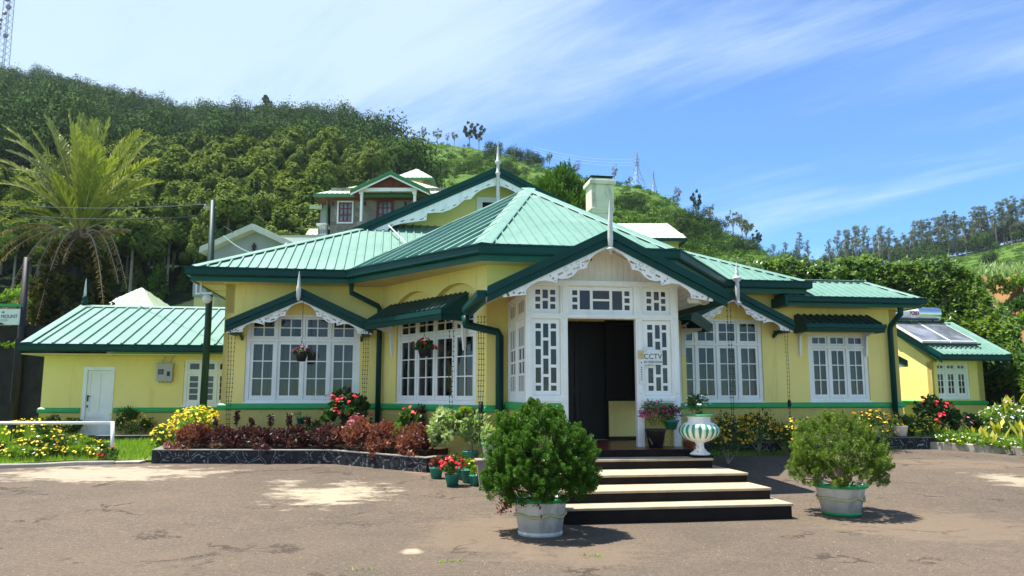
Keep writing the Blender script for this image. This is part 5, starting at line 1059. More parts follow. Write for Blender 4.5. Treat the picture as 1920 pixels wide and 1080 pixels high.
def bush(name, label, cat, loc, size, n, mat, L, W, seed, group=None, flowers=(), lumps=22, lump_r=.35, upb=.4, spread=.7, stems=0, parent=None, cz=None, low=-.6, leafname="foliage", droop=0.0):
    rng = np.random.default_rng(seed); rx, ry, rz = size
    t = parent or thing(name, label, cat, loc, rng.uniform(0, 6), group)
    c = (0, 0, rz if cz is None else cz); P, Nn, ti = blob(rng, n, (rx * .78, ry * .78, rz * .78), lumps, lump_r * min(rx, rz), 1.0, c, low)
    P[:, 2] = np.maximum(P[:, 2], .01); leaves_obj(leafname, M[mat], t, rng, P, Nn, ti, L, W, upb, spread, droop)
    for (fm, fn, fr) in flowers:
        d = sph(rng, fn * 4); d = d[(d[:, 2] > -.15)][:fn]; d = d[np.minimum(np.arange(len(d)) // 4 * 4, len(d) - 1)] if fm == 'fl_red' else d; d = unit(d + sph(rng, len(d)) * (.10 if fm == 'fl_red' else 0)); Pf = d * np.array([rx, ry, rz]) * rng.uniform(.85, 1.06, (len(d), 1)) + np.array(c)
        cards_mesh("flowers", M[fm], flower_cards(rng, Pf, d * .6 + np.array([0, -.2, .6]) + sph(rng, len(d)) * .5, fr), 7, rng.uniform(0, 1, len(d)), t)
    if stems:
        m = MB()
        for _ in range(stems):
            d = sph(rng, 1)[0]; d[2] = abs(d[2]) + .4; e = np.array([rx, ry, rz * 1.3]) * d / np.linalg.norm(d) * .8; m.tube([(0, 0, 0), tuple(e * .5 + sph(rng, 1)[0] * .04), tuple(e)], [.012 + rz * .01, .008 + rz * .006, .004], 5)
        m.build("stem", M['twig'], t)
    return t
def hg(x, y, dz=0.0): return HP(x, y, gzl(x, y) + dz)
def pot(parent, r0, r1, h, mat, rim=None, rimmat=None, seg=26, z=0.0):
    m = MB(); m.lathe([(0, z), (r0, z), (r0 + (r1 - r0) * .9, z + h * .86), (r1, z + h * .88), (r1 * 1.03, z + h * .9), (r1 * 1.03, z + h), (r1 * .93, z + h), (r1 * .9, z + h * .93), (0, z + h * .92)], seg); o = m.build("pot", M[mat], parent, True)
    s = MB(); s.lathe([(0, z + h * .925), (r1 * .9, z + h * .925), (0, z + h * .94)], 16); s.build("soil", M['soil'], parent)
    if rim: m = MB(); m.lathe([(r1 * .93, z + h * .90), (r1 * 1.09, z + h * .9), (r1 * 1.11, z + h * .95), (r1 * 1.09, z + h * 1.0), (r1 * .96, z + h * 1.01), (r1 * .93, z + h * .97)], seg, cap=False); m.build("rim", M[rimmat], o, True)
    return o
# the two big clipped conifers in white pots at the foot of the steps
def tufts(rng, P, A, H_, per, L, W, tint):
    """flame shaped conifer tufts: scale leaves set round a short axis, densest and palest towards the tip"""
    n = len(P); t = rng.uniform(0, 1, n * per) ** .8; i = np.repeat(np.arange(n), per); d = sph(rng, n * per); d = unit(d - A[i] * np.sum(d * A[i], 1, keepdims=True))
    r = H_[i] * (.36 * np.sqrt(np.clip(1 - t, 0, 1)) + .03) * rng.uniform(.5, 1.1, n * per)
    C = P[i] + A[i] * (H_[i] * t)[:, None] + d * r[:, None]; D = unit(A[i] * .8 + d * .75 + sph(rng, n * per) * .35)
    T = np.clip(tint[i] * .42 + t * .42 + rng.uniform(-.05, .22, n * per), 0, 1); nn = n * per  # lit tips and shaded tuft bases are put into the tint
    return leaf_cards(rng, C, D, unit(d + sph(rng, nn) * .5), L * rng.uniform(.7, 1.3, nn), W * rng.uniform(.8, 1.2, nn), .002), T
def big_planter(label, loc, r0, r1, h, seed, mat, shape, nclump, dens, L, W, cz, loose):
    rng = np.random.default_rng(seed); t = thing("potted_conifer", label, "potted shrub", loc, 0)
    o = pot(t, r0, r1, h, 'pot_white', True, 'rim_green', 32)
    m = MB(); pth = []
    for i in range(41): a = 2 * math.pi * i / 40; rr = r0 + (r1 - r0) * .66 + .003; pth.append((rr * math.cos(a), rr * math.sin(a), h * .60 - .035 * abs(math.sin(a * 2.5)) + .006 * math.sin(a * 33)))
    m.tube(pth, [.016 + .006 * math.sin(i * 2.3) for i in range(41)], 7); m.build("garland", M['garland'], o, True)
    m = MB(); m.lathe([(r0 * 1.0, .0), (r0 * 1.04, .0), (r0 * 1.06, .03), (r0 * 1.03, .045), (r0, .05)], 32); m.build("foot_ring", M['rim_green'] if loose else M['pot_white'], o, True)
    rx, ry, rz = shape
    c = sph(rng, nclump * 2); c = c[c[:, 2] > -.8][:nclump]; n_ = len(c)
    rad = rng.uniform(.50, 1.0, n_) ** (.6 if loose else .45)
    bump_ = 1 + .10 * np.sin(c[:, 0] * 5.1 + seed) * np.sin(c[:, 1] * 4.3 + 1) + .06 * np.sin(c[:, 2] * 9 + c[:, 0] * 7)
    Cc = c * np.array([rx, ry, rz]) * (rad * bump_)[:, None]; Cc[:, 2] *= np.where(c[:, 2] < 0, .62, 1.0); Cc[:, :2] *= np.where(c[:, 2] < 0, (1 / np.maximum(np.sqrt(1 - c[:, 2] ** 2), .5)) ** .75, 1.0)[:, None]; Cc[:, :2] *= np.where(c[:, 2] > 0, 1 - .22 * c[:, 2] ** 2, 1.0)[:, None]
    nb = nclump // 3; a = rng.uniform(0, 6.283, nb); rr = rng.uniform(.35, 1.0, nb) ** .6; low = np.stack([np.cos(a) * rr * rx * .97, np.sin(a) * rr * ry * .97, rng.uniform(-.74, -.1, nb) * rz * (1.12 - .25 * rr)], 1); Cc = np.concatenate([Cc, low]); c = np.concatenate([c, unit(low + [0, 0, .15])]); rad = np.concatenate([rad, rr]); n_ += nb
    ax = unit(c * .75 + np.array([0, 0, .75]) + sph(rng, n_) * .35); tl = rng.uniform(.085, .17, n_) * (1.0 if not loose else .95)
    V, T = tufts(rng, Cc + np.array([0, 0, cz]), ax, tl, dens, L, W, rng.uniform(0, 1, n_) * .5 + .5 * rad ** 2); cards_mesh("foliage", M[mat], V, 4, T, t)  # inner tufts tinted darker, like shaded gaps between the clumps
    m = MB(); m.tube([(0, 0, h * .85), (.02, .01, h + .2), (0, 0, cz)], [.035, .03, .015], 7)
    for k in range(26 if loose else 14):
        e = Cc[rng.integers(0, len(c))] * (.98 if loose else .8) + np.array([0, 0, cz]); md = e * .5 + np.array([0, 0, h * .5 + .05]) + sph(rng, 1)[0] * .05; m.tube([(0, 0, h * .95), tuple(md), tuple(e)], [.018, .011, .004], 5)
    m.build("branch", M['twig'] if loose else M['bark'], t, True); return t
pl_ = on_ground(1013, 1001); pr_ = on_ground(1578, 964)
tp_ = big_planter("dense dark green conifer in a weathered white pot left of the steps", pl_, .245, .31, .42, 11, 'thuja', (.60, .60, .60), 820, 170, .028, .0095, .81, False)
rng = np.random.default_rng(77); Pd = []
for (x, y, z, r, k) in ((-.12, -.1, 1.60, .07, 14), (-.08, -.08, 1.72, .03, 5), (-.17, -.1, 1.68, .03, 5), (-.36, 0, 1.38, .15, 22), (.40, 0, 1.30, .15, 22)): Pd.append(np.array([x * .9, y, z - .30]) + sph(rng, k) * r)
Pd = np.concatenate(Pd); V, T = tufts(rng, Pd, unit(np.array([0, 0, 1.0]) + sph(rng, len(Pd)) * .4), rng.uniform(.09, .16, len(Pd)), 170, .028, .0095, rng.uniform(.3, 1, len(Pd))); cards_mesh("leading_shoot", M['thuja'], V, 4, T, tp_)
m = MB(); rg = np.random.default_rng(8)
Pt = np.array([(-.28 + .03 * i % .5, -.32, .42 - .02 * i) for i in range(7)]); 
Pr = np.concatenate([np.array([-.34, -.2, .40]) + rg.normal(size=(14, 3)) * .04 + np.array([-.012, 0, -.012]) * k for k in range(12)][:8] + [np.array([-.06, -.33, .38]) + rg.normal(size=(16, 3)) * np.array([.03, .02, .05])])
leaves_obj("red_creeper", M['maroon'], tp_, rg, Pr, unit(rg.normal(size=Pr.shape)), rg.uniform(0, 1, len(Pr)), .045, .025, -.4)
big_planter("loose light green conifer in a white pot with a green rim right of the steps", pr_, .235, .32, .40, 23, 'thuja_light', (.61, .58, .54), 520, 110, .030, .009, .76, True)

# striped urn on the step end
ur = hthing("garden_urn", "white garden urn with green stripes on the end of the steps", "urn", 1.33, -.55 - .22, .625); US = .98
m = MB(); m.box(-.155, .155, -.155, .155, 0, .035); m.build("plinth", M['riser'], ur, bevel=.006)
UP = [(r_ * 1.12, z_ * .95) for r_, z_ in [(0, .036), (.135, .036), (.14, .06), (.10, .085), (.062, .14), (.052, .20), (.066, .235), (.12, .255), (.20, .30), (.255, .36), (.272, .42), (.262, .475), (.22, .53), (.165, .56), (.155, .575), (.15, .62), (.165, .645), (.20, .655), (.205, .675), (.195, .685), (.15, .683), (.14, .66), (0, .655)]]
def gad(r, z, a): return r * (1 + (.022 * math.cos(a * 18) if .27 < z < .545 else 0))
m = MB(); m.lathe(UP, 108, fn=gad); uo = m.build("body", M['fret'], ur, True)
m = MB()
for k in range(18):
    if k % 1: continue
    a = 2 * math.pi * (k + .5) / 18; vs = []; prof = [(.205, .302, .006), (.245, .345, .014), (.270, .40, .020), (.275, .43, .022), (.262, .478, .022), (.225, .528, .016)]
    for (r, z, w_) in prof:
        r *= 1.12; z *= .95; w_ *= 1.1; r2 = r * 1.022 + .004
        for s in (-1, 0, 1): aa = a + s * w_ / r2; vs.append(((r2 + (.002 if s == 0 else -.006)) * math.cos(aa), (r2 + (.002 if s == 0 else -.006)) * math.sin(aa), z))
    m.add(vs, [(3 * i + j, 3 * i + j + 1, 3 * i + j + 4, 3 * i + j + 3) for i in range(len(prof) - 1) for j in (0, 1)])
m.lathe([(.172, .622), (.231, .623), (.235, .641), (.225, .654), (.172, .654)], 40, cap=False); m.build("green_stripes", M['rim_green'], uo, True)
bush("urn_plant", None, None, None, (.20, .2, .20), 420, 'bush', .07, .018, 31, flowers=(('fl_white', 16, .022),), lumps=10, lump_r=.4, stems=14, parent=ur, cz=.80, leafname="foliage")
# hanging and wall baskets
def basket(label, x, y, z, seed, cols, ztop, sp=.16, n=420):
    t = hthing("hanging_basket", label, "hanging basket", x, y, z); m = MB(); m.lathe([(0, -.14), (.085, -.14), (.13, .0), (.135, .02), (.11, .02), (0, .0)], 18); m.build("basket", M['black_plastic'], t, True)
    m = MB()
    for k in range(3): a = k * 2.1; m.tube([(.13 * math.cos(a), .13 * math.sin(a), .01), (0, 0, .30)], .005, 5)
    m.tube([(0, 0, .30), (.0, 0, .36), (.03, 0, .40), (.0, 0, .42), (0, 0, ztop - z)], .006, 5); m.build("hanger", M['black_metal'], t)
    bush("", None, None, None, (sp * 1.35, sp, sp * .9), n, 'bush', .06, .045, seed, flowers=cols, lumps=16, lump_r=.45, parent=t, cz=.05, leafname="foliage", low=-.9, droop=.3); return t
basket("hanging basket of pink flowers under the left gable hood", -5.32, 4.62, 2.42, 41, (('fl_pink', 34, .028), ('fl_magenta', 20, .024)), 3.58)
bx_, bz_ = on_wall(795, 655, 3.3); basket("wider hanging basket of red geraniums under the dark green awning", bx_, 3.3, bz_, 42, (('fl_red', 44, .034),), 3.25, .20, 520)
def wallpot(label, x, y, z, seed, mat, plant, flowers, r=.11, n=220):
    t = hthing("wall_pot", label, "wall pot", x, y, z); m = MB(); m.lathe([(0, -.12), (r * .65, -.12), (r * .95, .0), (r * 1.1, .0), (r * 1.1, .035), (r * .9, .035), (0, .02)], 18); m.build("pot", M[mat], t, True)
    bush("", None, None, None, (r * 1.7, r * 1.4, r * 1.5), n, plant, .05, .03, seed, flowers=flowers, lumps=10, lump_r=.5, parent=t, cz=.12, leafname="foliage"); return t
wallpot("small green wall pot with a few leaves below the left window", -5.36, 5.38, 1.05, 51, 'pot_teal', 'bush', (), .10, 26)
wallpot("green wall pot of dark magenta flowers right of the doorway", 1.10, -.16, 1.14, 52, 'pot_teal', 'bush', (('fl_magenta', 60, .022),), .12, 260)
wb = MBL @ Vector((1.9, -.14, 1.12)); wallpot("green wall pot of dark leaves under the awning window", wb.x, wb.y, 1.08, 53, 'pot_teal', 'maroon_dark', (), .12, 200)
t = hthing("potted_flowers", "black pot of magenta flowers on the top step beside the door", "potted plant", .80, -.25, .735); pot(t, .11, .165, .30, 'black_plastic'); bush("", None, None, None, (.26, .22, .24), 460, 'bush', .065, .013, 54, flowers=(('fl_magenta', 130, .024), ('fl_pink', 24, .022)), lumps=18, lump_r=.45, parent=t, cz=.52, stems=10)
t = hthing("terracotta_pot", "small terracotta pot behind the urn beside the porch wall", "pot", 1.5, -.02, .62); pot(t, .1, .14, .22, 'terracotta')
# pot cluster by the corner
def potted(label, u, v, r0, r1, h, mat, plant, size, n, seed, L=.06, W=.035, flowers=(), dz=0.0, rim=None, cz=None, name="potted_plant", cat="potted plant", loc=None):
    p = loc or on_ground(u, v); t = thing(name, label, cat, (p.x, p.y, p.z + dz), 0, "flower pots at the house corner"); pot(t, r0, r1, h, mat, bool(rim), rim)
    bush("", None, None, None, size, n, plant, L, W, seed, flowers=flowers, lumps=14, lump_r=.5, parent=t, cz=h + size[2] * .75 if cz is None else cz); return t
potted("teal pot of small plum leaves beside the planter wall end", 818, 897, .085, .12, .185, 'pot_teal', 'maroon', (.12, .12, .11), 300, 61)
potted("teal pot of bright red begonias in front of the other pots", 848, 911, .085, .125, .19, 'pot_teal', 'bush', (.21, .18, .17), 420, 62, flowers=(('fl_red', 150, .026),))
potted("teal pot of yellow green leaves just right of the red begonias", 878, 905, .09, .125, .215, 'pot_teal', 'bright', (.13, .12, .10), 240, 63, flowers=(('fl_yellow', 20, .016),))
potted("small teal pot touching the square grey pot", 890, 911, .07, .095, .17, 'pot_teal', 'bright', (.09, .09, .09), 120, 64)
potted("teal pot half hidden behind the red begonias", 866, 899, .09, .12, .2, 'pot_teal', 'bush', (.14, .14, .12), 200, 65)
potted("larger teal pot with a tall bare stemmed succulent and yellow rosette", 882, 884, .11, .15, .25, 'pot_teal', 'variegated', (.30, .28, .30), 900, 66, .11, .05, dz=.12, cz=.62)
p = on_ground(882, 884); t = thing("stem_succulent", "tall pale stem topped by a lime yellow leaf rosette above the pots", "succulent", (p.x, p.y, p.z + .34)); m = MB(); m.tube([(.02, -.02, 0), (.0, -.03, .25), (-.03, -.04, .5), (-.09, -.05, .70)], [.03, .026, .024, .03], 8); m.build("stem", M['pale_bark'], t, True)
rg = np.random.default_rng(5); d = sph(rg, 90); d[:, 2] = np.abs(d[:, 2]) * .8 + .1; P = np.array([-.10, -.05, .72]) + d * .09; cards_mesh("rosette", M['bright'], leaf_cards(rg, P, d, unit(sph(rg, 90) + [0, 0, 1.0]), .12, .06, .01), 4, rg.uniform(.4, 1, 90), t)
g4 = on_ground(914, 912); t = thing("square_pot", "square grey brown concrete pot at the corner behind the dense conifer", "pot", g4, .15, "flower pots at the house corner"); m = MB()
m.add([(-.135, -.135, 0), (.135, -.135, 0), (.135, .135, 0), (-.135, .135, 0), (-.185, -.185, .40), (.185, -.185, .40), (.185, .185, .40), (-.185, .185, .40), (-.2, -.2, .402), (.2, -.2, .402), (.2, .2, .402), (-.2, .2, .402), (-.2, -.2, .43), (.2, -.2, .43), (.2, .2, .43), (-.2, .2, .43)], [(3, 2, 1, 0), (0, 1, 5, 4), (1, 2, 6, 5), (2, 3, 7, 6), (3, 0, 4, 7), (8, 9, 13, 12), (9, 10, 14, 13), (10, 11, 15, 14), (11, 8, 12, 15), (12, 13, 14, 15), (4, 5, 9, 8), (5, 6, 10, 9), (6, 7, 11, 10), (7, 4, 8, 11)]); m.build("pot", M['pot_grey'], t)
pw = on_ground(920, 900); potted("white pot with a green rim standing behind the square grey pot", 918, 904, .13, .165, .36, 'pot_white', 'variegated', (.22, .2, .17), 380, 67, .10, .05, rim='rim_green', dz=.30, loc=Vector((g4.x + .06, g4.y + .42, g4.z)))
m = MB(); m.box(-.16, .16, -.16, .16, -.31, -.001); o_ = m.build("stand", M['stone_wall'], bpy.data.objects["potted_plant." + "%03d" % 6] if False else None); o_.location = (g4.x + .06, g4.y + .42, g4.z + .30); tag(o_, "low stone block carrying the white green rimmed pot", "stone block"); o_.name = "stone_block"
gn = thing("garden_statue", "small white garden figure peeping out behind the dense conifer", "statue", hg(-1.50, 1.55)); m = MB(); m.lathe([(0, 0), (.12, 0), (.1, .3), (.12, .42), (.09, .52), (.05, .56), (.08, .62), (.085, .68), (.05, .75), (0, .77)], 16); m.lathe([(0, -.06), (.06, -.05), (.07, 0), (.05, .05), (0, .06)], 12, (.1, -.05, .42)); m.build("figure", M['fret'], gn, True)
t = thing("white_pot_plant", "small white pot with trailing leaves on the dark wall by the downpipe", "potted plant", hg(8.62, 4.66, .28)); pot(t, .13, .17, .24, 'lamp_white'); bush("", None, None, None, (.34, .25, .2), 500, 'bush', .09, .03, 68, parent=t, cz=.34, droop=.4)

# maroon hedge in the stone planter, dark plum part under the window and coppery part by the corner
k = 0
for i, (x, y, rx, rz, mt) in enumerate(((-7.3, 4.1, .42, .30, 'maroon'), (-6.75, 3.95, .48, .26, 'maroon_dark'), (-6.05, 3.9, .50, .28, 'maroon_dark'), (-5.35, 3.8, .52, .27, 'maroon_dark'), (-4.65, 3.75, .5, .29, 'maroon_dark'), (-4.05, 3.35, .54, .36, 'maroon'), (-3.45, 2.9, .54, .34, 'maroon'), (-2.95, 2.5, .42, .33, 'maroon'))):
    lab = "coppery maroon leaved shrub in the stone planter near the corner" if mt == 'maroon' and x > -5 else ("rusty maroon shrub at the left end of the stone planter" if mt == 'maroon' else "dark plum leaved shrub in the stone planter under the left window")
    bush("maroon_shrub", lab, "shrub", hg(x, y, .16), (rx, .42, rz), 1500, mt, .085, .042, 100 + i, "maroon shrubs in the stone planter", lumps=30, lump_r=.36, upb=.3, stems=6)
for i, (x, y, mt, lab) in enumerate(((-7.55, 3.72, 'maroon', "low rusty sprays spilling over the left end of the stone planter"), (-5.9, 3.50, 'maroon_dark', "plum sprays spilling over the planter wall below the left window"), (-3.75, 2.78, 'maroon', "coppery sprays spilling over the planter wall near its bend"), (-3.1, 2.28, 'maroon', "coppery sprays spilling over the planter wall near the pots"))):
    bush("trailing_shrub", lab, "shrub", hg(x, y, .08), (.42, .2, .16), 420, mt, .075, .035, 260 + i, None, (), lumps=14, lump_r=.6, droop=.5)
for i, (x, y, mt, lab, fl) in enumerate(((-7.5, 4.5, 'bright', "lime green plant among the rusty shrubs at the planter left end", ()), (-5.0, 4.6, 'bush', "green leafy plant behind the plum shrubs under the left window", ()), (-3.3, 3.3, 'bright', "yellow green plant behind the coppery shrubs", ()))):
    bush("leafy_plant", lab, "plant", hg(x, y, .25), (.26, .22, .26), 300, mt, .1, .05, 270 + i, None, fl, lumps=12, stems=4)
rg = np.random.default_rng(3)
for i in range(9):
    x = -6.9 + i * .36; t = thing("plum_shoot", "tall dark plum shoot rising above the hedge under the left window", "shoot", hg(x, 4.3 + rg.uniform(-.2, .2), .6), 0, "tall shoots above the maroon hedge"); h = rg.uniform(.15, .42); m = MB(); m.tube([(0, 0, 0), (rg.uniform(-.05, .05), 0, h)], [.012, .006], 5); m.build("stem", M['bark'], t)
    P = np.stack([rg.uniform(-.05, .05, 60), rg.uniform(-.05, .05, 60), rg.uniform(h * .2, h * 1.08, 60)], 1); leaves_obj("foliage", M['maroon_dark'], t, rg, P, sph(rg, 60), rg.uniform(0, 1, 60), .09, .04)
bush("geranium", "large geranium bush with red flower heads by the left downpipe", "geranium", hg(-4.35, 4.55, .45), (.62, .4, .45), 620, 'bush', .13, .11, 121, "red geraniums by the walls", (('fl_red', 90, .036),), lumps=20, stems=8)
bush("geranium", "red geranium under the awning window beside the wall pot", "geranium", hg(-3.0, 3.75, .45), (.36, .3, .32), 300, 'bush', .11, .09, 122, "red geraniums by the walls", (('fl_red', 36, .036),), lumps=12, stems=5)
bush("geranium", "red geranium behind the tall lime rosette", "geranium", hg(-2.05, 2.1, .5), (.26, .24, .34), 220, 'bush', .11, .09, 123, "red geraniums by the walls", (('fl_red', 34, .036),), lumps=10, stems=5)
bush("magenta_flowers", "low magenta flowers at the planter bend below the geranium", "flowers", hg(-4.1, 3.9, .5), (.28, .2, .2), 160, 'maroon', .1, .06, 124, None, (('fl_magenta', 40, .035),), lumps=10)
bush("variegated_bush", "frosty green leafy bush behind the teal pots", "bush", hg(-2.42, 2.2, .25), (.40, .34, .45), 1000, 'variegated', .13, .055, 125, lumps=22, droop=.3)
# yellow daisy bushes and others by the house, size from the picture
def ybush(label, u, v, Y, rx, rz, n, seed, mat='bush', fl=(('fl_yellow', 90, .035),), L=.075, W=.03, group="yellow daisy bushes", name="daisy_bush", cat="bush", base=None, lumps=24):
    p = at(u, v, Y); zb = gz(p.x, p.y) + .05 if base is None else base; rz = max((p.z - zb) / 1.95, .12) if rz is None else rz
    return bush(name, label, cat, (p.x, p.y, zb), (rx, rx * .8, rz), n, mat, L, W, seed, group, fl, lumps=lumps, stems=6)
ybush("bright yellow daisy bush at the left corner of the bungalow", 370, 762, 17.0, .58, None, 1300, 131, 'bright', (('fl_yellow', 330, .034),))
ybush("low yellow daisies beside the bright yellow bush", 312, 795, 16.2, .34, None, 500, 132, 'bush', (('fl_yellow', 70, .032),))
ybush("dark leafy bush with a few yellow daisies right of the white door", 250, 764, 20.6, .68, None, 2200, 133, 'bush', (('fl_yellow', 60, .035),))
ybush("spiky dark green bush beside the doorstep", 226, 760, 20.9, .36, None, 700, 134, 'darktree', (('fl_yellow', 12, .035),), .16, .022)
ybush("dark green daisy bush left of the white door", 112, 780, 20.0, .82, None, 2600, 135, 'bush', (('fl_yellow', 110, .034),))
ybush("daisy bush behind the barrier at the far left", 62, 786, 18.8, .66, None, 1800, 136, 'bush', (('fl_yellow', 110, .034),))
for i, (u, v, Y, lab) in enumerate(((18, 832, 15.6, "first clump of the yellow flower bed from the left"), (60, 824, 15.8, "clump of yellow flowers under the barrier rail middle"), (100, 820, 15.7, "clump with white daisies in the yellow flower bed"), (140, 822, 15.8, "clump of mixed yellow flowers near the barrier post"), (178, 832, 15.9, "low clump of flowers beside the barrier post"), (40, 846, 15.1, "front row clump of small yellow flowers at the far left"), (95, 846, 15.2, "front row clump of small yellow flowers mid bed"), (150, 848, 15.4, "front row clump of pale flowers near the red ones"))):
    ybush(lab, u, v - 6, Y, .50, None, 1500, 140 + i, 'bright' if i % 2 else 'bush', (('fl_yellow', 36, .03), ('fl_orange', 8, .03), ('fl_white', 7 if i in (2, 5, 7) else 2, .032)), .15, .016, "clumps of the yellow flower bed", "flower_clump", "flowers")
ybush("small clump of red flowers at the end of the yellow bed", 204, 852, 15.2, .2, None, 220, 150, 'bush', (('fl_red', 36, .035),), group=None, name="red_flowers", cat="flowers")
lz = on_ground(18, 850); t = thing("garden_lantern", "small dark garden lantern on a stick in the yellow flower bed", "lantern", lz); m = MB(); m.tube([(0, 0, 0), (0, 0, .5)], .012, 6); m.build("stick", M['black_metal'], t); m = MB(); m.box(-.06, .06, -.06, .06, .5, .62); m.lathe([(.09, .62), (.02, .68), (0, .69)], 10); m.build("lamp_head", M['black_metal'], t)
# right of the steps
ybush("orange yellow daisy bush spilling beside the urn", 1362, 778, 15.3, .50, None, 1300, 161, 'bush', (('fl_orange', 240, .032),))
ybush("tall daisy bush under the right window", 1418, 768, 17.3, .52, None, 1400, 162, 'bush', (('fl_orange', 130, .034),))
ybush("daisy bush just left of the loose conifer", 1470, 788, 17.2, .42, None, 1000, 163, 'bush', (('fl_orange', 60, .034),))
ybush("daisy bush behind the loose conifer", 1500, 780, 17.6, .42, None, 900, 164, 'bush', (('fl_orange', 30, .034),))
ybush("wide daisy bush between the loose conifer and the downpipe", 1632, 768, 18.1, .70, None, 1500, 165, 'bush', (('fl_orange', 120, .034),))
ybush("daisy bush in front of the annexe corner", 1722, 776, 19.4, .60, None, 1300, 166, 'bush', (('fl_yellow', 110, .032),))
ybush("dark leafy creeper with red flowers on the annexe wall", 1748, 745, 21.6, .66, None, 1200, 167, 'darktree', (('fl_red', 60, .042),), .13, .09, None, "red_creeper", "shrub")
ybush("dusky bush with a pink bloom under the annexe window", 1800, 770, 21.8, .62, None, 1000, 168, 'darktree', (('fl_pink', 5, .06),), .11, .05, None, "dusky_bush", "bush")
ybush("low green clump at the foot of the annexe corner", 1842, 775, 21.6, .5, None, 700, 169, 'bush', (), .11, .05, None, "green_clump", "bush")
for i, (u, v, Y) in enumerate(((1770, 808, 18.6), (1815, 812, 18.3), (1862, 816, 18.0), (1905, 822, 17.6), (1945, 826, 17.4))):
    ybush(("low bright green border clump behind the kerb at its left bend", "low bright border clump in front of the red soil gap", "low bright border clump below the large canna", "low bright border clump near the right picture edge", "low bright border clump beyond the right picture edge")[i], u, v, Y, .52, None, 900, 170 + i, 'bright', (('fl_white', 26, .02), ('fl_yellow', 10, .02)), .11, .022, "clumps of the right border", "border_clump", "flowers")
for i, (u, v, Y) in enumerate(((1862, 760, 22.0), (1890, 750, 21.5), (1918, 745, 21.0), (1885, 775, 20.6), (1915, 780, 20.2))):
    ybush(("white flowers beside the annexe corner", "tallest white flowers in front of the hedge", "white flowers at the right picture edge", "green clump below the white flowers", "rightmost green clump below the white flowers")[i], u, v, Y, .55, None, 900, 180 + i, 'bush' if i > 2 else 'bright', (('fl_white', 46 if i < 3 else 14, .036), ('fl_pink', 10 if i == 1 else 0, .04)), .12, .03, "white flowering clumps in the right garden", "white_flowers", "flowers")
def canna(label, u, v, Y, h, n, seed, mat='yellow_leaf'):
    p = at(u, v, Y); zb = gz(p.x, p.y) + .1; rg = np.random.default_rng(seed); t = thing("canna", label, "plant", (p.x, p.y, zb), 0, "yellow leaved cannas in the right garden"); H_ = max(p.z - zb, .3)
    a = rg.uniform(0, 6.28, n); D = np.stack([np.cos(a) * .5, np.sin(a) * .5, rg.uniform(.6, 1.1, n)], 1); D = unit(D); z = rg.uniform(.15, .8, n) * H_
    P = np.stack([np.cos(a) * .1, np.sin(a) * .1, z], 1) + D * h * .4; cards_mesh("foliage", M[mat], leaf_cards(rg, P, D, unit(np.stack([np.cos(a), np.sin(a), a * 0 + .4], 1)), h * .78 * rg.uniform(.7, 1.2, n), h * .26, -.03), 4, rg.uniform(0, 1, n), t)
    m = MB(); m.tube([(0, 0, 0), (.02, 0, H_ * .5), (0, 0, H_ * .9)], .015, 6); m.build("stem", M['stem'], t); return t
for i, (u, v, Y, h, n) in enumerate(((1765, 810, 18.8, .42, 9), (1832, 806, 18.5, .40, 5), (1872, 795, 18.2, .42, 8), (1858, 822, 17.8, .36, 5), (1900, 735, 21.2, .45, 8), (1916, 800, 17.6, .5, 7), (1878, 738, 21.4, .4, 5), (1812, 812, 18.6, .3, 3))):
    canna(("yellow canna leaves left of the border", "single upright yellow canna above the border", "broad yellow canna cluster in the middle of the border", "low yellow canna leaf over the kerb", "tall yellow canna behind the white flowers", "striped canna at the right picture edge", "slim yellow canna by the annexe corner", "small yellow canna shoot near the annexe window")[i], u, v, Y, h, n, 190 + i)
# grass blades along the visible lawns
def blades(poly, n, seed, zf, hmin=.05, hmax=.13):
    rg = np.random.default_rng(seed); xs = [p[0] for p in poly]; ys = [p[1] for p in poly]; X = rg.uniform(min(xs), max(xs), n); Y = rg.uniform(min(ys), max(ys), n); ins = np.zeros(n, bool); j = len(poly) - 1
    for i in range(len(poly)):
        (x1, y1), (x2, y2) = poly[i], poly[j]; c = ((y1 > Y) != (y2 > Y)) & (X < (x2 - x1) * (Y - y1) / (y2 - y1 + 1e-9) + x1); ins ^= c; j = i
    X, Y = X[ins], Y[ins]; n = len(X); Z = np.array([zf(a, b) for a, b in zip(X, Y)]); h = rg.uniform(hmin, hmax, n); a = rg.uniform(0, 6.28, n); w_ = .009
    lean = rg.normal(size=(n, 2)) * .035; V = np.stack([np.stack([X - np.cos(a) * w_, Y - np.sin(a) * w_, Z - .01], 1), np.stack([X + np.cos(a) * w_, Y + np.sin(a) * w_, Z - .01], 1), np.stack([X + lean[:, 0], Y + lean[:, 1], Z + h], 1)], 1)
    o = cards_mesh("grass", M['lawn_blade'], V, 3, rg.uniform(0, 1, n)); tag(o, kind='stuff')
blades([tuple(HP(*q)[:2]) for q in ((-13.5, 2.9), (-10.4, 3.35), (-8.9, 3.7), (-7.9, 3.8), (-7.9, 9), (-15, 9))], 34000, 1, lawn_z)
blades([tuple(HP(*q)[:2]) for q in ((-16, 7), (-12.4, 9), (-12.4, 10.9), (-18, 10.9))], 9000, 2, lambda x, y: gz(x, y) + .02, .25, .5)
blades([tuple(HP(*q)[:2]) for q in ((9.3, 4.8), (10.6, 3.4), (14.6, 1.65), (17, 4), (16, 9), (9.6, 9))], 26000, 4, lambda x, y: lawn_z(x, y) + .06)
blades([tuple(HP(*q)[:2]) for q in ((1.6, 4.4), (3.0, 3.3), (7.5, 4.1), (8.8, 4.5), (7, 4.7), (3, 4.9))], 9000, 6, lambda x, y: gz(x, y), .04, .12)
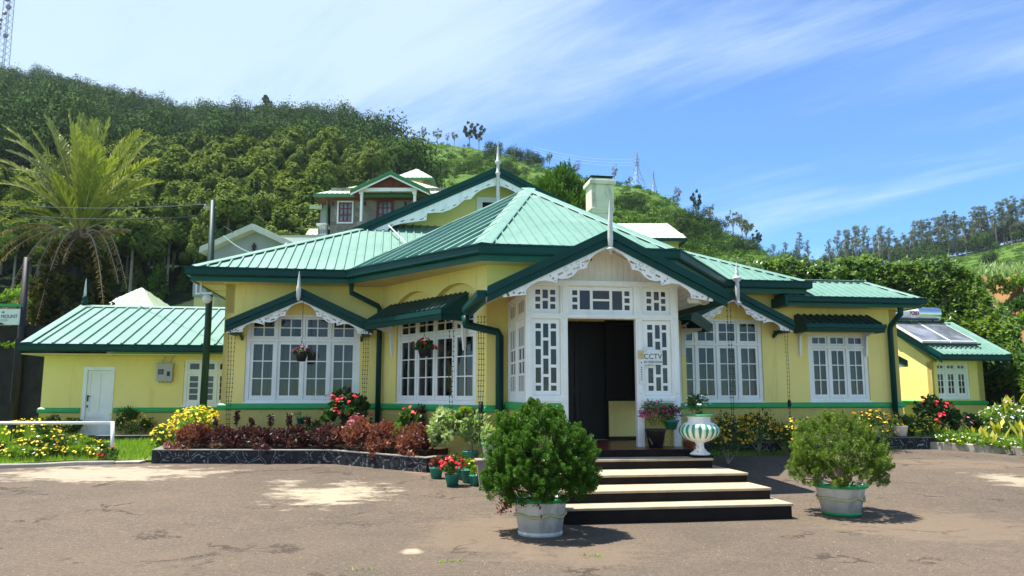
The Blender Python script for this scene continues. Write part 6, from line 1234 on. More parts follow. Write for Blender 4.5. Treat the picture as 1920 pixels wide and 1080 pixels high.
for i, (u, v) in enumerate(((1105, 1043), (675, 1068), (845, 1053), (1540, 940))):
    q = on_ground(u, v); blades([(q.x - .14, q.y - .05), (q.x + .14, q.y - .05), (q.x + .10, q.y + .06), (q.x - .06, q.y + .06)], 34, 9 + i, lambda x, y: gz(x, y), .012, .035)
# loose stones and leaf litter on the drive
rg = np.random.default_rng(12); m = MB()
for _ in range(220):
    u, v = rg.uniform(-40, 1960), 872 + 208 * rg.uniform(0, 1) ** .6; q = on_ground(u, v); l = HMI @ q
    if -1.5 < l.x < 1.8 and l.y > -3 or l.y > 3: continue
    r = rg.uniform(.003, .008); m.add([(q.x + r, q.y, q.z), (q.x, q.y + r, q.z), (q.x - r, q.y, q.z), (q.x, q.y - r, q.z), (q.x, q.y, q.z + r * .8)], [(0, 1, 4), (1, 2, 4), (2, 3, 4), (3, 0, 4)])
tag(m.build("gravel", paint("pale_loose_gravel", (.34, .30, .24), (.24, .20, .16))), kind='stuff')

# ------------------------------------------------------------------ palm
pb = at(148, 560, 30); pm = thing("palm_tree", "tall date palm with ivy covered trunk behind the outbuilding", "palm", (pb.x, pb.y, 1.0)); CB = at(150, 436, 30) - Vector((pb.x, pb.y, 1.0)); PO = Vector((pb.x, pb.y, 1.0))
m = MB(); m.tube([(0, 0, 0), (0, 0, 3), (.05, 0, CB.z - .6), tuple(CB)], [.5, .45, .5, .35], 12); m.build("trunk", M['bark'], pm)
rg = np.random.default_rng(21)
def frond(tip, sag, mat, dead=False, base=None, n=64, ll=.62):
    """one frond: curved midrib with two rows of leaflets"""
    b = np.array(base if base is not None else CB); e = np.array(tip); L_ = np.linalg.norm(e - b); up = np.array([0, 0, 1.0])
    t = np.linspace(0, 1, n); c = b + (e - b) * t[:, None] + up * (sag * L_ * 4 * t * (1 - t))[:, None]; tang = unit(np.gradient(c, axis=0)); sd = unit(np.cross(tang, up) + 1e-6); nm = np.cross(sd, tang)
    m.tube([tuple(p) for p in c[::7]], [max(.045 * (1 - i / 10), .012) for i in range(len(c[::7]))], 5)
    st = 14 if not dead else 20; P = []; D = []; Ln = []
    for s in (-1, 1):
        lw = ll * np.sin(np.pi * np.clip(t[st:] * .80 + .15, 0, 1)) ** .6 * (.45 if dead else 1) * rg.uniform(.8, 1.15, n - st)
        d = unit(tang[st:] * (.95 if not dead else .5) + s * sd[st:] * .62 + nm[st:] * (.22 if not dead else -.6) + rg.normal(size=(n - st, 3)) * (.09 if not dead else .3)); P.append(c[st:] + d * lw[:, None] * .5); D.append(d); Ln.append(lw)
    P, D, Ln = np.concatenate(P), np.concatenate(D), np.concatenate(Ln)
    V = leaf_cards(rg, P, D, unit(np.concatenate([nm[st:]] * 2) + rg.normal(size=P.shape) * .25), Ln, .052 if not dead else .03, .015); return V, np.clip(np.concatenate([t[st:]] * 2) * .30 + rg.uniform(0, .55) + rg.uniform(-.12, .22, len(P)), 0, 1)
TIPS = [(8, 238, -.6), (-8, 300, -.3), (-12, 345, .2), (18, 285, .9), (60, 245, -1), (88, 222, .6), (128, 208, -.4), (152, 216, .8), (176, 226, -.9), (186, 232, .5), (206, 226, .1), (262, 246, -.5), (284, 262, .8), (292, 300, -.9), (278, 338, .4), (302, 342, -.2), (262, 418, -.8), (34, 335, -1.2), (0, 385, -.8), (20, 420, .5), (60, 300, 1.2), (232, 262, 1.2), (110, 255, 1.6), (215, 300, -1.6), (100, 330, -1.8), (165, 262, -1.7), (240, 330, 1.7), (45, 395, -1.4), (210, 370, -1.5), (130, 290, 1.9), (14, 262, 1.0), (140, 236, -1.4), (190, 280, -2.0), (38, 262, -1.5), (250, 300, 1.0), (24, 318, 1.3), (284, 372, .6)]
Vs, Ts = [], []; m = MB()
for (u, v, dy) in TIPS:
    q = np.array(at(u, v, 30 + dy) - PO); lat = abs(q[0] - CB.x) / 4.0; V, T = frond(q, .03 + .11 * lat, 'palm', n=88, ll=.60); Vs.append(V); Ts.append(T)
m.build("frond_ribs", paint("yellow_frond_rib", (.34, .30, .10)), pm, True); cards_mesh("fronds", M['palm'], np.concatenate(Vs), 4, np.concatenate(Ts), pm)
Vs, Ts = [], []; m = MB()
for (u, v, dy, s) in ((-10, 480, -.8, .35), (10, 560, -1.2, .5), (38, 600, -.9, .6), (-20, 515, .3, .3), (118, 492, -1.4, .25), (238, 540, -1.2, .5), (222, 530, -1.5, .4), (246, 432, -1.2, .1), (216, 440, -1.0, .15), (196, 600, -1.6, .42), (70, 596, -1.7, .5), (-4, 440, .5, .2)):
    q = np.array(at(u, v, 30 + dy) - PO); V, T = frond(q, s * .8, 'palm_dead', True, tuple(CB - Vector((0, 0, .35)))); Vs.append(V); Ts.append(T)
m.build("dead_frond_ribs", M['twig'], pm, True); cards_mesh("dead_fronds", M['palm_dead'], np.concatenate(Vs), 4, np.concatenate(Ts), pm)
P, Nn, ti = blob(rg, 15000, (1.42, 1.2, 2.8), 150, .40, 1.0, (-.2, -.1, 4.0), -1); ti = np.where(P[:, 0] < -.7, ti * .4 + .6, ti * .6); leaves_obj("ivy", M['ivy'], pm, rg, P, Nn, ti, .22, .14, -.2)
m = MB(); m.lathe([(0, 1.6), (.7, 2), (.85, 4), (.75, 5.4), (.45, 6.2), (.3, 6.8)], 12, (-.2, 0, 0)); m.build("ivy_core", paint("dark_ivy_filling", (.012, .012, .008)), pm)  # solid dark core filling the ivy behind its leaves

# ------------------------------------------------------------------ tall hedge on the right
hd = thing("tall_hedge", "tall dense green hedge rising behind the annexe on the right", "hedge", at(1640, 720, 31)); HB = np.array(hd.location); rg = np.random.default_rng(33)
path = [at(1330, 500, 36), at(1400, 496, 34.5), at(1560, 500, 32), at(1700, 497, 30), at(1780, 505, 28.6), at(1815, 520, 27.6), at(1842, 585, 26.6), at(1868, 640, 25.4), at(1898, 705, 24.2), at(1970, 735, 23.0)]
PA = np.array([[p.x, p.y, p.z] for p in path]) - HB; sg_ = np.linalg.norm(np.diff(PA[:, :2], axis=0), axis=1); cs = np.concatenate([[0], np.cumsum(sg_)]); n = 8600
s = rg.uniform(0, cs[-1], n); X = np.interp(s, cs, PA[:, 0]); Y = np.interp(s, cs, PA[:, 1]); Zt = np.interp(s, cs, PA[:, 2]) + .10 * np.sin(s * 2.1) + .08 * np.sin(s * 5.3 + 1)
zb = -HB[2] + .2; hfrac = rg.uniform(0, 1.0, n); lump = rg.uniform(0, 1, 700); lc = np.stack([rg.uniform(0, cs[-1], 700), rg.uniform(0, 1.0, 700)], 1)
ph = rg.uniform(0, 6.28, n); top = rg.uniform(0, 1, n) < .28
front = -(.30 + .55 * np.sin(np.clip(hfrac, 0, 1) * 2.2) + .28 * np.sin(s * 1.7 + hfrac * 5) + .22 * np.sin(s * 4.1 + hfrac * 13))
yo = np.where(top, rg.uniform(-.6, 1.6, n), front + rg.normal(size=n) * .10); Z = np.where(top, Zt + rg.normal(size=n) * .12 - .08 * yo ** 2, zb + (Zt - zb) * hfrac)
P = np.stack([X, Y + yo, Z], 1); AX = unit(np.where(top[:, None], np.array([0, -.35, 1.0]), np.array([-.15, -1, .75])) + rg.normal(size=(n, 3)) * .35)
per = 9; i = np.repeat(np.arange(n), per); d = sph(rg, n * per); d = unit(d - AX[i] * np.sum(d * AX[i], 1, keepdims=True)); el = rg.uniform(.05, .8, n * per)[:, None]; D = unit(d * (1 - el * .5) + AX[i] * el - np.array([0, 0, .22])); LL = .19 * rg.uniform(.7, 1.3, n * per)
ct = np.clip(.45 + .35 * np.sin(s * 3.3 + Z * 2.7) * np.sin(s * 1.1 - Z * 1.9) + rg.normal(size=n) * .22, 0, 1)
cards_mesh("foliage", M['hedge'], leaf_cards(rg, P[i] + D * (LL * .5)[:, None], D, unit(AX[i] + d * .3 + np.array([0, 0, .7])), LL, .085, -.012), 4, np.clip(ct[i] * .75 + el[:, 0] * .25 + rg.uniform(-.1, .15, n * per), 0, 1), hd)
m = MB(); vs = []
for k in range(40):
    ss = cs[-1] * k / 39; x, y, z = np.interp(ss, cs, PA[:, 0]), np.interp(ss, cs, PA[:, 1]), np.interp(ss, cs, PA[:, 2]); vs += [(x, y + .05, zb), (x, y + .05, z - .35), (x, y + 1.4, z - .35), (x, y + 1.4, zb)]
m.add(vs, [(4 * k + j, 4 * k + 4 + j, 4 * k + 5 + j, 4 * k + 1 + j) for k in range(39) for j in range(3)]); m.build("inner_hull", paint("hedge_hull_shade", (.012, .022, .008)), hd)  # solid dark hull added inside, shade between the leaves put into its colour

# shrubs on top of the retaining wall and terraces on the left
for i, (u, v, Y, rx) in enumerate(((5, 640, 24.6, .6), (32, 642, 24.6, .55), (62, 644, 24.6, .5), (76, 634, 24.4, .25))):
    p = at(u, v + 6, Y); bush("wall_top_shrub", ("yellow green trimmed shrub on the retaining wall below the sign", "yellow green trimmed shrub below the gate pillar", "yellow green trimmed shrub below the dark pole", "small shrub at the roof corner on the retaining wall")[i], "shrub", (p.x, p.y, p.z - .15), (rx, .35, .16), 500, 'bright', .10, .06, 200 + i, "trimmed shrubs on the retaining wall", lumps=14, lump_r=.6)
for i, (u, v, Y, rx, rz, mt) in enumerate(((52, 590, 38, 1.0, 1.3, 'lime'), (62, 560, 42, 1.2, 1.4, 'lime'), (28, 560, 40, .9, .6, 'bright'), (15, 535, 60, 1.6, 1.0, 'bush'), (75, 575, 40, .8, 1.2, 'lime'))):
    p = at(u, v, Y); bush("garden_shrub", ("yellowish shrub right of the dark pole", "taller yellowish shrub behind the dark pole", "bright low shrub above the hotel sign", "rounded shrub on the terraces above the sign", "yellowish shrub above the kiosk roof")[i], "shrub", (p.x, p.y, p.z - rz), (rx, rx, rz), 900, mt, .22, .12, 210 + i, "shrubs on the left slope", (('fl_red', 14, .12),) if i == 0 else (), lumps=20)
# ------------------------------------------------------------------ hills
def sky_line(pts):                                         # picture skyline -> slope (z over distance) by azimuth a = X / Y
    A, S, YR = [], [], []
    for (u, v, Y) in pts: p = at(u, v, Y); A.append(p.x / Y); S.append((p.z) / Y); YR.append(Y)
    return np.array(A), np.array(S), np.array(YR)
H1 = sky_line([(-900, -110, 330), (-300, 52, 320), (0, 152, 310), (150, 178, 300), (250, 210, 292), (330, 229, 285), (480, 234, 270), (620, 243, 255), (680, 255, 245), (760, 266, 235), (880, 277, 222), (960, 294, 212), (1010, 312, 206), (1100, 338, 198), (1200, 352, 188), (1240, 364, 184), (1290, 397, 178), (1340, 424, 172), (1430, 474, 160), (1500, 508, 155), (1600, 560, 150), (1800, 660, 150)])
H2 = sky_line([(1150, 540, 300), (1380, 512, 290), (1440, 496, 285), (1560, 499, 270), (1700, 492, 250), (1770, 484, 240), (1850, 466, 228), (1920, 449, 220), (2100, 405, 210), (2600, 330, 200)])
YF1, YF2 = 34.0, 60.0
def hz(H, YF, x, y):
    a = x / y; s = np.interp(a, H[0], H[1]); yr = np.interp(a, H[0], H[2]); t = (y - YF) / (yr - YF)
    return np.where(t < 1, s * yr * np.clip(t, 0, 1) ** 1.0, s * yr * (1 - .25 * (t - 1))) + .30 * np.clip(1 - t, 0, 1)
def hill_obj(H, YF, wood, a0, a1, na, nt, seed):
    A = np.linspace(a0, a1, na); Tt = np.concatenate([np.linspace(0, 1, nt), [1.06, 1.2, 1.5]]); rg = np.random.default_rng(seed); vs = []; wd = []
    ph = rg.uniform(0, 6.28, 12)
    for a in A:
        yr = np.interp(a, H[0], H[2])
        for t in Tt:
            y = YF + (yr - YF) * t; x = a * y; z = float(hz(H, YF, x, y)); k = min(1, t * 3) * (1 - .9 * max(0, min(1, (t - .8) * 5)))
            z += k * (1.2 * math.sin(x * .09 + ph[0]) * math.sin(y * .07 + ph[1]) + .6 * math.sin(x * .23 + y * .11 + ph[2]) + .35 * math.sin(x * .5 + ph[3]) * math.sin(y * .43 + ph[4])); vs.append((x, y, z)); wd.append(wood(x, y, z))
    m_ = len(Tt); me = bpy.data.meshes.new("hill"); me.from_pydata(vs, [], [(i * m_ + j, (i + 1) * m_ + j, (i + 1) * m_ + j + 1, i * m_ + j + 1) for i in range(na - 1) for j in range(m_ - 1)])
    me.materials.append(M['hill']); at_ = me.attributes.new('wood', 'FLOAT', 'POINT'); at_.data.foreach_set('value', np.array(wd, dtype=np.float32)); me.polygons.foreach_set('use_smooth', [True] * len(me.polygons)); me.update()
    return tag(link("hill", me), kind='structure')
def pix(x, y, z):
    d = np.array([x, y, z - CAM_H]); dep = d[1] * _ct + d[2] * _st; up = -d[1] * _st + d[2] * _ct; return 960 + F_PX * d[0] / dep, 540 - F_PX * up / dep
WOODB = [(-900, 0), (680, 246), (700, 300), (820, 345), (900, 360), (1010, 400), (1100, 520), (2000, 700)]
def is_wood(u, v):                                         # wooded flank on the left, tea and scrub on the right
    edge = np.interp(v, [246, 262, 300, 330, 360, 420, 520], [672, 672, 700, 740, 770, 800, 820]); return u < edge
def wood1(x, y, z): u, v = pix(x, y, z); return 1.0 if is_wood(u + 25 * math.sin(x * .4) + 18 * math.sin(y * .3), v) else 0.0
hill_obj(H1, YF1, wood1, -1.25, .62, 150, 46, 1); hill_obj(H2, YF2, lambda x, y, z: 0.0, .12, 1.3, 80, 36, 2)
def on_hill(u, v, H, YF, far=False):
    """where the sight line through a picture point meets the hillside"""
    d = ray(u, v); a = d.x / d.y; s = d.z / d.y; lo, hi = YF, float(np.interp(a, H[0], H[2]))
    if hz(H, YF, a * hi, hi) < CAM_H + s * hi: return Vector((a * hi, hi, float(hz(H, YF, a * hi, hi))))
    for _ in range(40):
        m_ = (lo + hi) / 2
        if hz(H, YF, a * m_, m_) < CAM_H + s * m_: lo = m_
        else: hi = m_
    return Vector((a * hi, hi, float(hz(H, YF, a * hi, hi))))

# ------------------------------------------------------------------ far trees: a few crowns built once, copied one by one
def crown(seed, n, rad, cz, lumps, lr, L, W, mat, taper=None, upb=.2, spread=.9, low=-.5):
    rg = np.random.default_rng(seed); P, Nn, ti = blob(rg, n, rad, lumps, lr, 1.0, (0, 0, cz), low)
    if taper is not None:
        z0, z1 = cz - rad[2], cz + rad[2]; k = taper(np.clip((P[:, 2] - z0) / (z1 - z0), 0, 1)); P[:, 0] *= k; P[:, 1] *= k
    D = unit(np.cross(Nn, sph(rg, n)) + sph(rg, n) * .35 + np.array([0, 0, upb * .3])); t = np.clip(ti * .6 + rg.uniform(0, .4, n), 0, 1)
    return cards_mesh("crown", M[mat], leaf_cards(rg, P, D, unit(Nn + sph(rg, n) * .35), L * rg.uniform(.7, 1.3, n), W * rg.uniform(.7, 1.3, n)), 4, t, 'mesh', unit(Nn + sph(rg, n) * .25))
def tree_proto(name, label, cat, group, crown_me, trunk_pts, trunk_r, bark, limbs=(), crown_name="crown"):
    t = thing(name, label, cat, (0, -500, 0), 0, group); link(crown_name, crown_me, t); m = MB(); m.tube(trunk_pts, trunk_r, 6)
    for lb in limbs: m.tube(lb[0], lb[1], 5)
    m.build("trunk", M[bark], t); return t
def plant_copies(protos, places, label_fn):
    used = set()
    for i, (p, s, sx, rz, k) in enumerate(places):
        pr_ = protos[k % len(protos)]
        if k % len(protos) not in used:
            used.add(k % len(protos)); pr_.location = p; pr_.scale = (s * sx, s * sx, s); pr_.rotation_euler = (0, 0, rz); pr_['label'] = label_fn(i, p)
        else: copy_tree(pr_, p, rz, (s * sx, s * sx, s), label_fn(i, p))
    for j, pr_ in enumerate(protos):
        if j not in used:
            for c in ALLCH.get(pr_.name, []): bpy.data.objects.remove(c)
            bpy.data.objects.remove(pr_)
rg = np.random.default_rng(99)
# the lime green plantation on the lower slope, each tree its own
tp_l = lambda z: np.where(z < .25, .75 + z, 1.05 - .85 * np.clip(z - .25, 0, 1) ** 1.1)
limes = [tree_proto("plantation_tree", "lime green conifer of the plantation on the lower slope", "tree", "lime green conifers on the lower slope", crown(300 + i, 7000, (1.15 + .15 * i, 1.15 + .15 * i, 2.6), 3.4, 24, .58, .17, .115, 'lime', tp_l, .5), [(0, 0, -.5), (0, 0, 3.4), (.05, 0, 5.6)], [.07, .05, .02], 'pale_bark') for i in range(4)]
pl = []
top_line = lambda u: np.interp(u, [-80, 0, 120, 250, 330, 420, 520, 600, 640, 700], [455, 430, 400, 352, 345, 372, 352, 355, 352, 350])
tries = 0
while len(pl) < 210 and tries < 20000:
    tries += 1; u, v = rg.uniform(-70, 700), rg.uniform(340, 560)
    if v < top_line(u) + 22 or (u > 600 and v > 420) or (u > 400 and v > 545): continue
    p = on_hill(u, v, H1, YF1)
    if p.y < 46 or any((p.x - q[0].x) ** 2 + (p.y - q[0].y) ** 2 < (1.3 + p.y * .012) ** 2 for q in pl): continue
    pl.append((p, rg.uniform(.85, 1.5) * (.66 + p.y * .0044), rg.uniform(1.0, 1.5), rg.uniform(0, 6.28), int(rg.integers(0, 4))))
plant_copies(limes, pl, lambda i, p: "lime green conifer of the plantation on the lower slope")
# nearer conical trees behind the grey house
cone_l = lambda z: 1.15 - 1.0 * z
con = [tree_proto("conical_tree", "conical tree", "tree", "conical trees behind the outbuilding", crown(320 + i, 1500, (1.3, 1.3, 2.8), 3.2, 60, .42, .34, .12, 'bamboo' if i else 'lime', cone_l, .2), [(0, 0, -1), (0, 0, 5.5)], [.16, .04], 'bark') for i in range(2)]
cp = []
for j, (u, v, Y, h, k) in enumerate(((300, 466, 52, 7.2, 1), (256, 458, 54, 7.6, 0), (345, 485, 55, 5.5, 1), (222, 500, 56, 5.5, 0))):
    p = at(u, v, Y); z0 = float(hz(H1, YF1, p.x, p.y)); cp.append((Vector((p.x, p.y, p.z - 6.0 * h / 6)), h / 6, .8, j * 1.3, k))
LB_ = ["bright conical tree above the outbuilding roof, nearer the utility pole", "dull green conical tree just right of the palm", "low conical tree directly left of the grey house", "small dull conical tree behind the palm ivy"]
plant_copies(con, cp, lambda i, p: LB_[i])
# the dark wood on the hill: nobody can count its crowns
def merged(name, metas, mat, seed, n_card, kind='stuff', LS=.26):
    rg = np.random.default_rng(seed); protos = []
    for i in range(5):
        P, Nn, ti = blob(rg, n_card, (.92, .92, .8), 13, .42, 1.0, (0, 0, .75), -.3); D = unit(np.cross(Nn, sph(rg, n_card)) + sph(rg, n_card) * .3); nv = unit(Nn + sph(rg, n_card) * .25); protos.append((nv, leaf_cards(rg, P, D, unit(Nn + sph(rg, n_card) * .3), LS * rg.uniform(.7, 1.3, n_card), LS * .62), ti * .35))
    Vs, Ts, Ns = [], [], []
    for (p, s, h, tt) in metas:
        nv, V, t = protos[rg.integers(0, 5)]; a = rg.uniform(0, 6.28); c, s_ = math.cos(a), math.sin(a); W = V.copy(); W[..., 0] = (V[..., 0] * c - V[..., 1] * s_) * s; W[..., 1] = (V[..., 0] * s_ + V[..., 1] * c) * s; W[..., 2] = V[..., 2] * h
        Ns.append(np.stack([nv[:, 0] * c - nv[:, 1] * s_, nv[:, 0] * s_ + nv[:, 1] * c, nv[:, 2]], 1)); Vs.append(W + np.array(p)); Ts.append(np.clip(t + tt + rg.uniform(0, .12, len(t)), 0, 1))
    o = cards_mesh(name, M[mat], np.concatenate(Vs), 4, np.concatenate(Ts), None, np.concatenate(Ns)); return tag(o, kind=kind)
fo = []
for _ in range(2000):
    a = rg.uniform(-.80, .12); yr = float(np.interp(a, H1[0], H1[2])); t = rg.uniform(.18, 1.03) ** .85; y = YF1 + (yr - YF1) * t; x = a * y; z = float(hz(H1, YF1, x, y)); u, v = pix(x, y, z)
    if not is_wood(u + rg.uniform(-40, 40), v) or v > top_line(u) + 45: continue
    s = 2.2 + 2.8 * rg.uniform(0, 1) ** 1.6; fo.append(((x, y, z - .4), s, s * rg.uniform(.9, 1.4), rg.uniform(-.1, .55)))
merged("forest", fo, 'forest', 5, 900, LS=.11)
# scrub and tea on the open slopes
sc = []
for _ in range(8500):
    u, v = rg.uniform(620, 1460), rg.uniform(240, 520); a = ray(u, v); 
    p = on_hill(u, v, H1, YF1)
    if v < np.interp(u, [620, 960, 1200, 1300, 1460], [236, 296, 354, 404, 492]) or is_wood(u, v): continue
    s = (.35 + .9 * rg.uniform(0, 1) ** 2) * (.5 + p.y / 260); sc.append(((p.x, p.y, p.z - .15), s, s * .8, rg.uniform(-.35, .5)))
merged("tea_bushes", sc, 'tea', 6, 60, LS=.4)
sc = []
for (u0, v0, ru, rv, n_, s0) in ((880, 320, 44, 12, 14, 1.7), (800, 334, 50, 14, 18, 1.7), (960, 330, 36, 16, 16, 1.7), (700, 296, 22, 8, 7, 1.6), (640, 262, 30, 10, 12, 1.8), (730, 322, 36, 10, 12, 1.6), (1290, 430, 34, 18, 18, 2.2), (1180, 395, 26, 20, 14, 1.8), (1330, 440, 30, 22, 16, 1.8), (1250, 462, 40, 14, 12, 1.6), (860, 292, 50, 10, 8, 1.4), (1400, 470, 24, 14, 10, 1.8), (985, 300, 25, 12, 14, 2.4), (930, 296, 30, 10, 12, 2.2), (1230, 410, 60, 30, 16, 1.2), (1360, 470, 60, 24, 20, 1.1), (800, 296, 80, 16, 8, .9)):
    for _ in range(n_):
        u, v = u0 + rg.normal() * ru * .6, v0 + rg.normal() * rv * .6; p = on_hill(u, v, H1, YF1); s = s0 * rg.uniform(.5, 1.1); sc.append(((p.x, p.y, p.z - .3), s, s * rg.uniform(.8, 1.2), rg.uniform(0, .4)))
merged("scrub", sc, 'forest', 7, 700, LS=.12)
sc = []
for _ in range(1500):
    u, v = rg.uniform(1480, 2000), rg.uniform(445, 580); p = on_hill(u, v, H2, YF2)
    if v < np.interp(u, [1480, 1560, 1700, 1770, 1850, 1920, 2000], [500, 502, 496, 488, 470, 453, 435]): continue
    s = rg.uniform(.4, .9); sc.append(((p.x, p.y, p.z - .1), s * 1.6, s * .7, rg.uniform(0, .5)))
merged("tea_bushes", sc, 'tea', 8, 60, LS=.4)
# gum trees: pale trunks, layered umbrella crowns with gaps
def gum_proto(i, mat='gum', dense=1.0, label="tall gum tree"):
    rg = np.random.default_rng(400 + i); Ps, Ns, Ts = [], [], []; limbs = []; nl = 15 + i * 2
    top = rg.uniform(13.6, 15.6); lean = rg.normal(size=2) * .5
    for k in range(nl):
        q = k / (nl - 1); zc = 5.2 + (top - 5.6) * q ** .8 + rg.uniform(-.6, .6); rr = rg.uniform(.3, 1.0) * (2.6 - 1.7 * q); a = rg.uniform(0, 6.28); c = np.array([rr * math.cos(a) + lean[0] * q, rr * math.sin(a) + lean[1] * q, zc]); r = rg.uniform(.55, 1.35) * (1.15 - .35 * q); n = int(230 * r * dense)
        d = sph(rg, n); d[:, 2] *= rg.uniform(.7, 1.1); sub_ = sph(rg, 6) * np.array([.75, .75, .55]) * r; Ps.append(c + sub_[rg.integers(0, 5, n)] + d * r * .55 * rg.uniform(.4, 1.1, (n, 1))); Ns.append(unit(d + [0, 0, .4])); Ts.append(np.full(n, rg.uniform(0, .5)) + d[:, 2] * .4)
        limbs.append(([(lean[0] * q * .5, lean[1] * q * .5, zc - 2.6), (c[0] * .55, c[1] * .55, zc - 1.0), tuple(c - [0, 0, .1])], [.09, .06, .025]))
    P, Nn, ti = np.concatenate(Ps), np.concatenate(Ns), np.concatenate(Ts); n = len(P); D = unit(np.cross(Nn, sph(rg, n)) + sph(rg, n) * .4); me = cards_mesh("crown", M[mat], leaf_cards(rg, P, D, unit(Nn + sph(rg, n) * .5), .24 * rg.uniform(.7, 1.3, n), .13), 4, np.clip(ti + rg.uniform(0, .45, n), 0, 1), 'mesh')
    return tree_proto("gum_tree", label, "tree", "tall gum trees on the right ridge", me, [(0, 0, -1), (.15, .1, 5), (-.1, 0, 10), (0, 0, 14.5)], [.26, .2, .12, .04], 'pale_bark', limbs)
gums = [gum_proto(i) for i in range(5)]; gp_l = []
def gum_at(u, vtop, vbase, k, H=H2, YF=YF2, back=0.0, sx=1.0):
    p = on_hill(u, vbase, H, YF); p.y *= 1.0; h = at(u, vtop, p.y).z - p.z; return (p, h / 15.6, sx, k * 1.7 + u * .01, k)
for i, (u, vt, vb) in enumerate(((1452, 452, 492), (1474, 448, 494), (1500, 434, 495), (1516, 448, 496), (1556, 446, 500), (1572, 430, 500), (1588, 424, 500), (1606, 416, 499), (1622, 420, 499), (1640, 430, 498), (1650, 412, 498), (1668, 424, 497), (1684, 436, 496), (1700, 430, 494), (1716, 410, 492), (1732, 404, 490), (1748, 402, 488), (1764, 398, 486), (1780, 386, 484), (1796, 388, 480), (1812, 398, 478), (1828, 392, 473), (1842, 378, 470), (1856, 382, 466), (1870, 388, 463), (1884, 370, 459), (1898, 368, 456), (1910, 362, 453), (1926, 358, 450), (1945, 356, 446))):
    gp_l.append(gum_at(u, vt, vb, int(rg.integers(0, 5)), sx=1.05)); gp_l.append(gum_at(u + rg.uniform(-7, 7), vt + rg.uniform(8, 26), vb - 1, int(rg.integers(0, 5)), sx=.9))
plant_copies(gums, gp_l, lambda i, p: "tall pale trunked gum tree in the row on the right ridge")
sc = []
for (u0, v0, ru, rv, n_, s0) in ((1600, 490, 50, 8, 40, 2.2), (1700, 488, 55, 10, 50, 2.6), (1810, 472, 55, 8, 46, 2.6), (1900, 450, 40, 8, 40, 2.8), (1480, 490, 30, 8, 22, 2.0), (1640, 505, 26, 8, 10, 2.4), (1745, 505, 26, 14, 26, 2.6), (1855, 500, 10, 8, 7, 1.8), (1890, 512, 24, 8, 10, 1.4), (1530, 498, 30, 5, 10, 1.4)):
    for _ in range(n_): u, v = u0 + rg.normal() * ru * .6, v0 + rg.normal() * rv * .5; p = on_hill(u, v, H2, YF2); s = s0 * rg.uniform(.6, 1.1); sc.append(((p.x, p.y, p.z - .3), s, s * rg.uniform(1.0, 1.7), rg.uniform(0, .4)))
merged("scrub", sc, 'forest', 9, 560, LS=.145)
# single trees along the left skyline
def airy(i, mat, n, L=.5):
    rg = np.random.default_rng(500 + i); P, Nn, ti = blob(rg, n, (1.5, 1.5, 1.9), 22, .34, 1.0, (0, 0, 4.2), -.8); D = unit(sph(rg, n) + Nn * .3); me = cards_mesh("crown", M[mat], leaf_cards(rg, P, D, unit(Nn + sph(rg, n) * .6), L * rg.uniform(.7, 1.2, n), L * .42), 4, np.clip(ti * .6 + rg.uniform(0, .4, n), 0, 1), 'mesh')
    limbs = [([(0, 0, 2), (math.cos(a) * .5, math.sin(a) * .5, 3.2), (math.cos(a) * 1.2, math.sin(a) * 1.2, 4.4 + .3 * k)], [.08, .05, .02]) for k, a in enumerate((0, 1.3, 2.6, 3.9, 5.2))]
    return tree_proto("skyline_tree", "tree", "tree", "single trees on the left skyline", me, [(0, 0, -1), (0, 0, 2.2), (.1, 0, 5.4)], [.14, .1, .03], 'pale_bark', limbs)
sky_protos = [airy(0, 'bare', 330), airy(1, 'bare', 200), airy(2, 'gum', 420), airy(3, 'darktree', 900)]
cone_me = crown(520, 900, (1.5, 1.5, 2.9), 3.3, 40, .42, .5, .26, 'darktree', lambda z: 1.15 - .85 * z); sky_protos.append(tree_proto("skyline_tree", "tree", "tree", "single trees on the left skyline", cone_me, [(0, 0, -1), (0, 0, 5.5)], [.14, .04], 'bark'))
SK = [(495, 178, 224, 4, 1.5, "lone dark round topped tree on the wooded skyline"), (650, 195, 238, 0, 1.15, "largest bare looking tree where the wood meets the tea slope"), (676, 218, 246, 1, .9, "thin tree just right of the largest bare tree"), (712, 226, 258, 0, .9, "brownish round tree at the start of the tea slope skyline"), (752, 232, 266, 1, .8, "narrow bare tree on the tea slope skyline"), (775, 245, 268, 1, .7, "small bare tree right of the narrow one"), (794, 236, 270, 0, .7, "pale bare tree in the middle of the tea slope skyline"), (820, 240, 272, 2, 1.0, "round grey green tree before the dark pair"), (838, 248, 274, 1, .7, "small bare tree left of the dark pair"), (852, 244, 275, 2, .8, "grey green tree touching the dark pair"), (880, 228, 280, 3, .85, "taller tree of the dark pair behind the gable finial"), (898, 232, 284, 3, .85, "shorter tree of the dark pair behind the gable finial"), (925, 268, 292, 3, 1.2, "dark low tree right behind the gable finial"), (1030, 280, 322, 2, .55, "slender tall tree left of the chimney"), (985, 292, 306, 1, 1.0, "small bare bush tree on the slope left of the chimney"), (1083, 298, 330, 1, .8, "wispy tree just left of the chimney"), (1152, 308, 345, 1, .7, "wispy tree just right of the chimney top"), (1182, 330, 352, 0, .9, "pale tree at the foot of the large pylon"), (1271, 350, 384, 0, .8, "small pale tree below the small pylon"), (1306, 356, 418, 3, .62, "tall dark tree on the right shoulder of the hill"), (1333, 380, 424, 2, .8, "grey green tree right of the tall dark one"), (1375, 392, 442, 2, 1.0, "bushy gum tree low on the right shoulder"), (1400, 404, 462, 2, .9, "gum tree at the foot of the hill shoulder"), (1392, 396, 452, 2, .8, "gum tree between the bushy one and the foot of the hill"), (1420, 432, 474, 3, .9, "dark tree where the left hill meets the hedge"), (965, 268, 300, 1, .7, "bare tree beside the dark low tree")]
pls = []
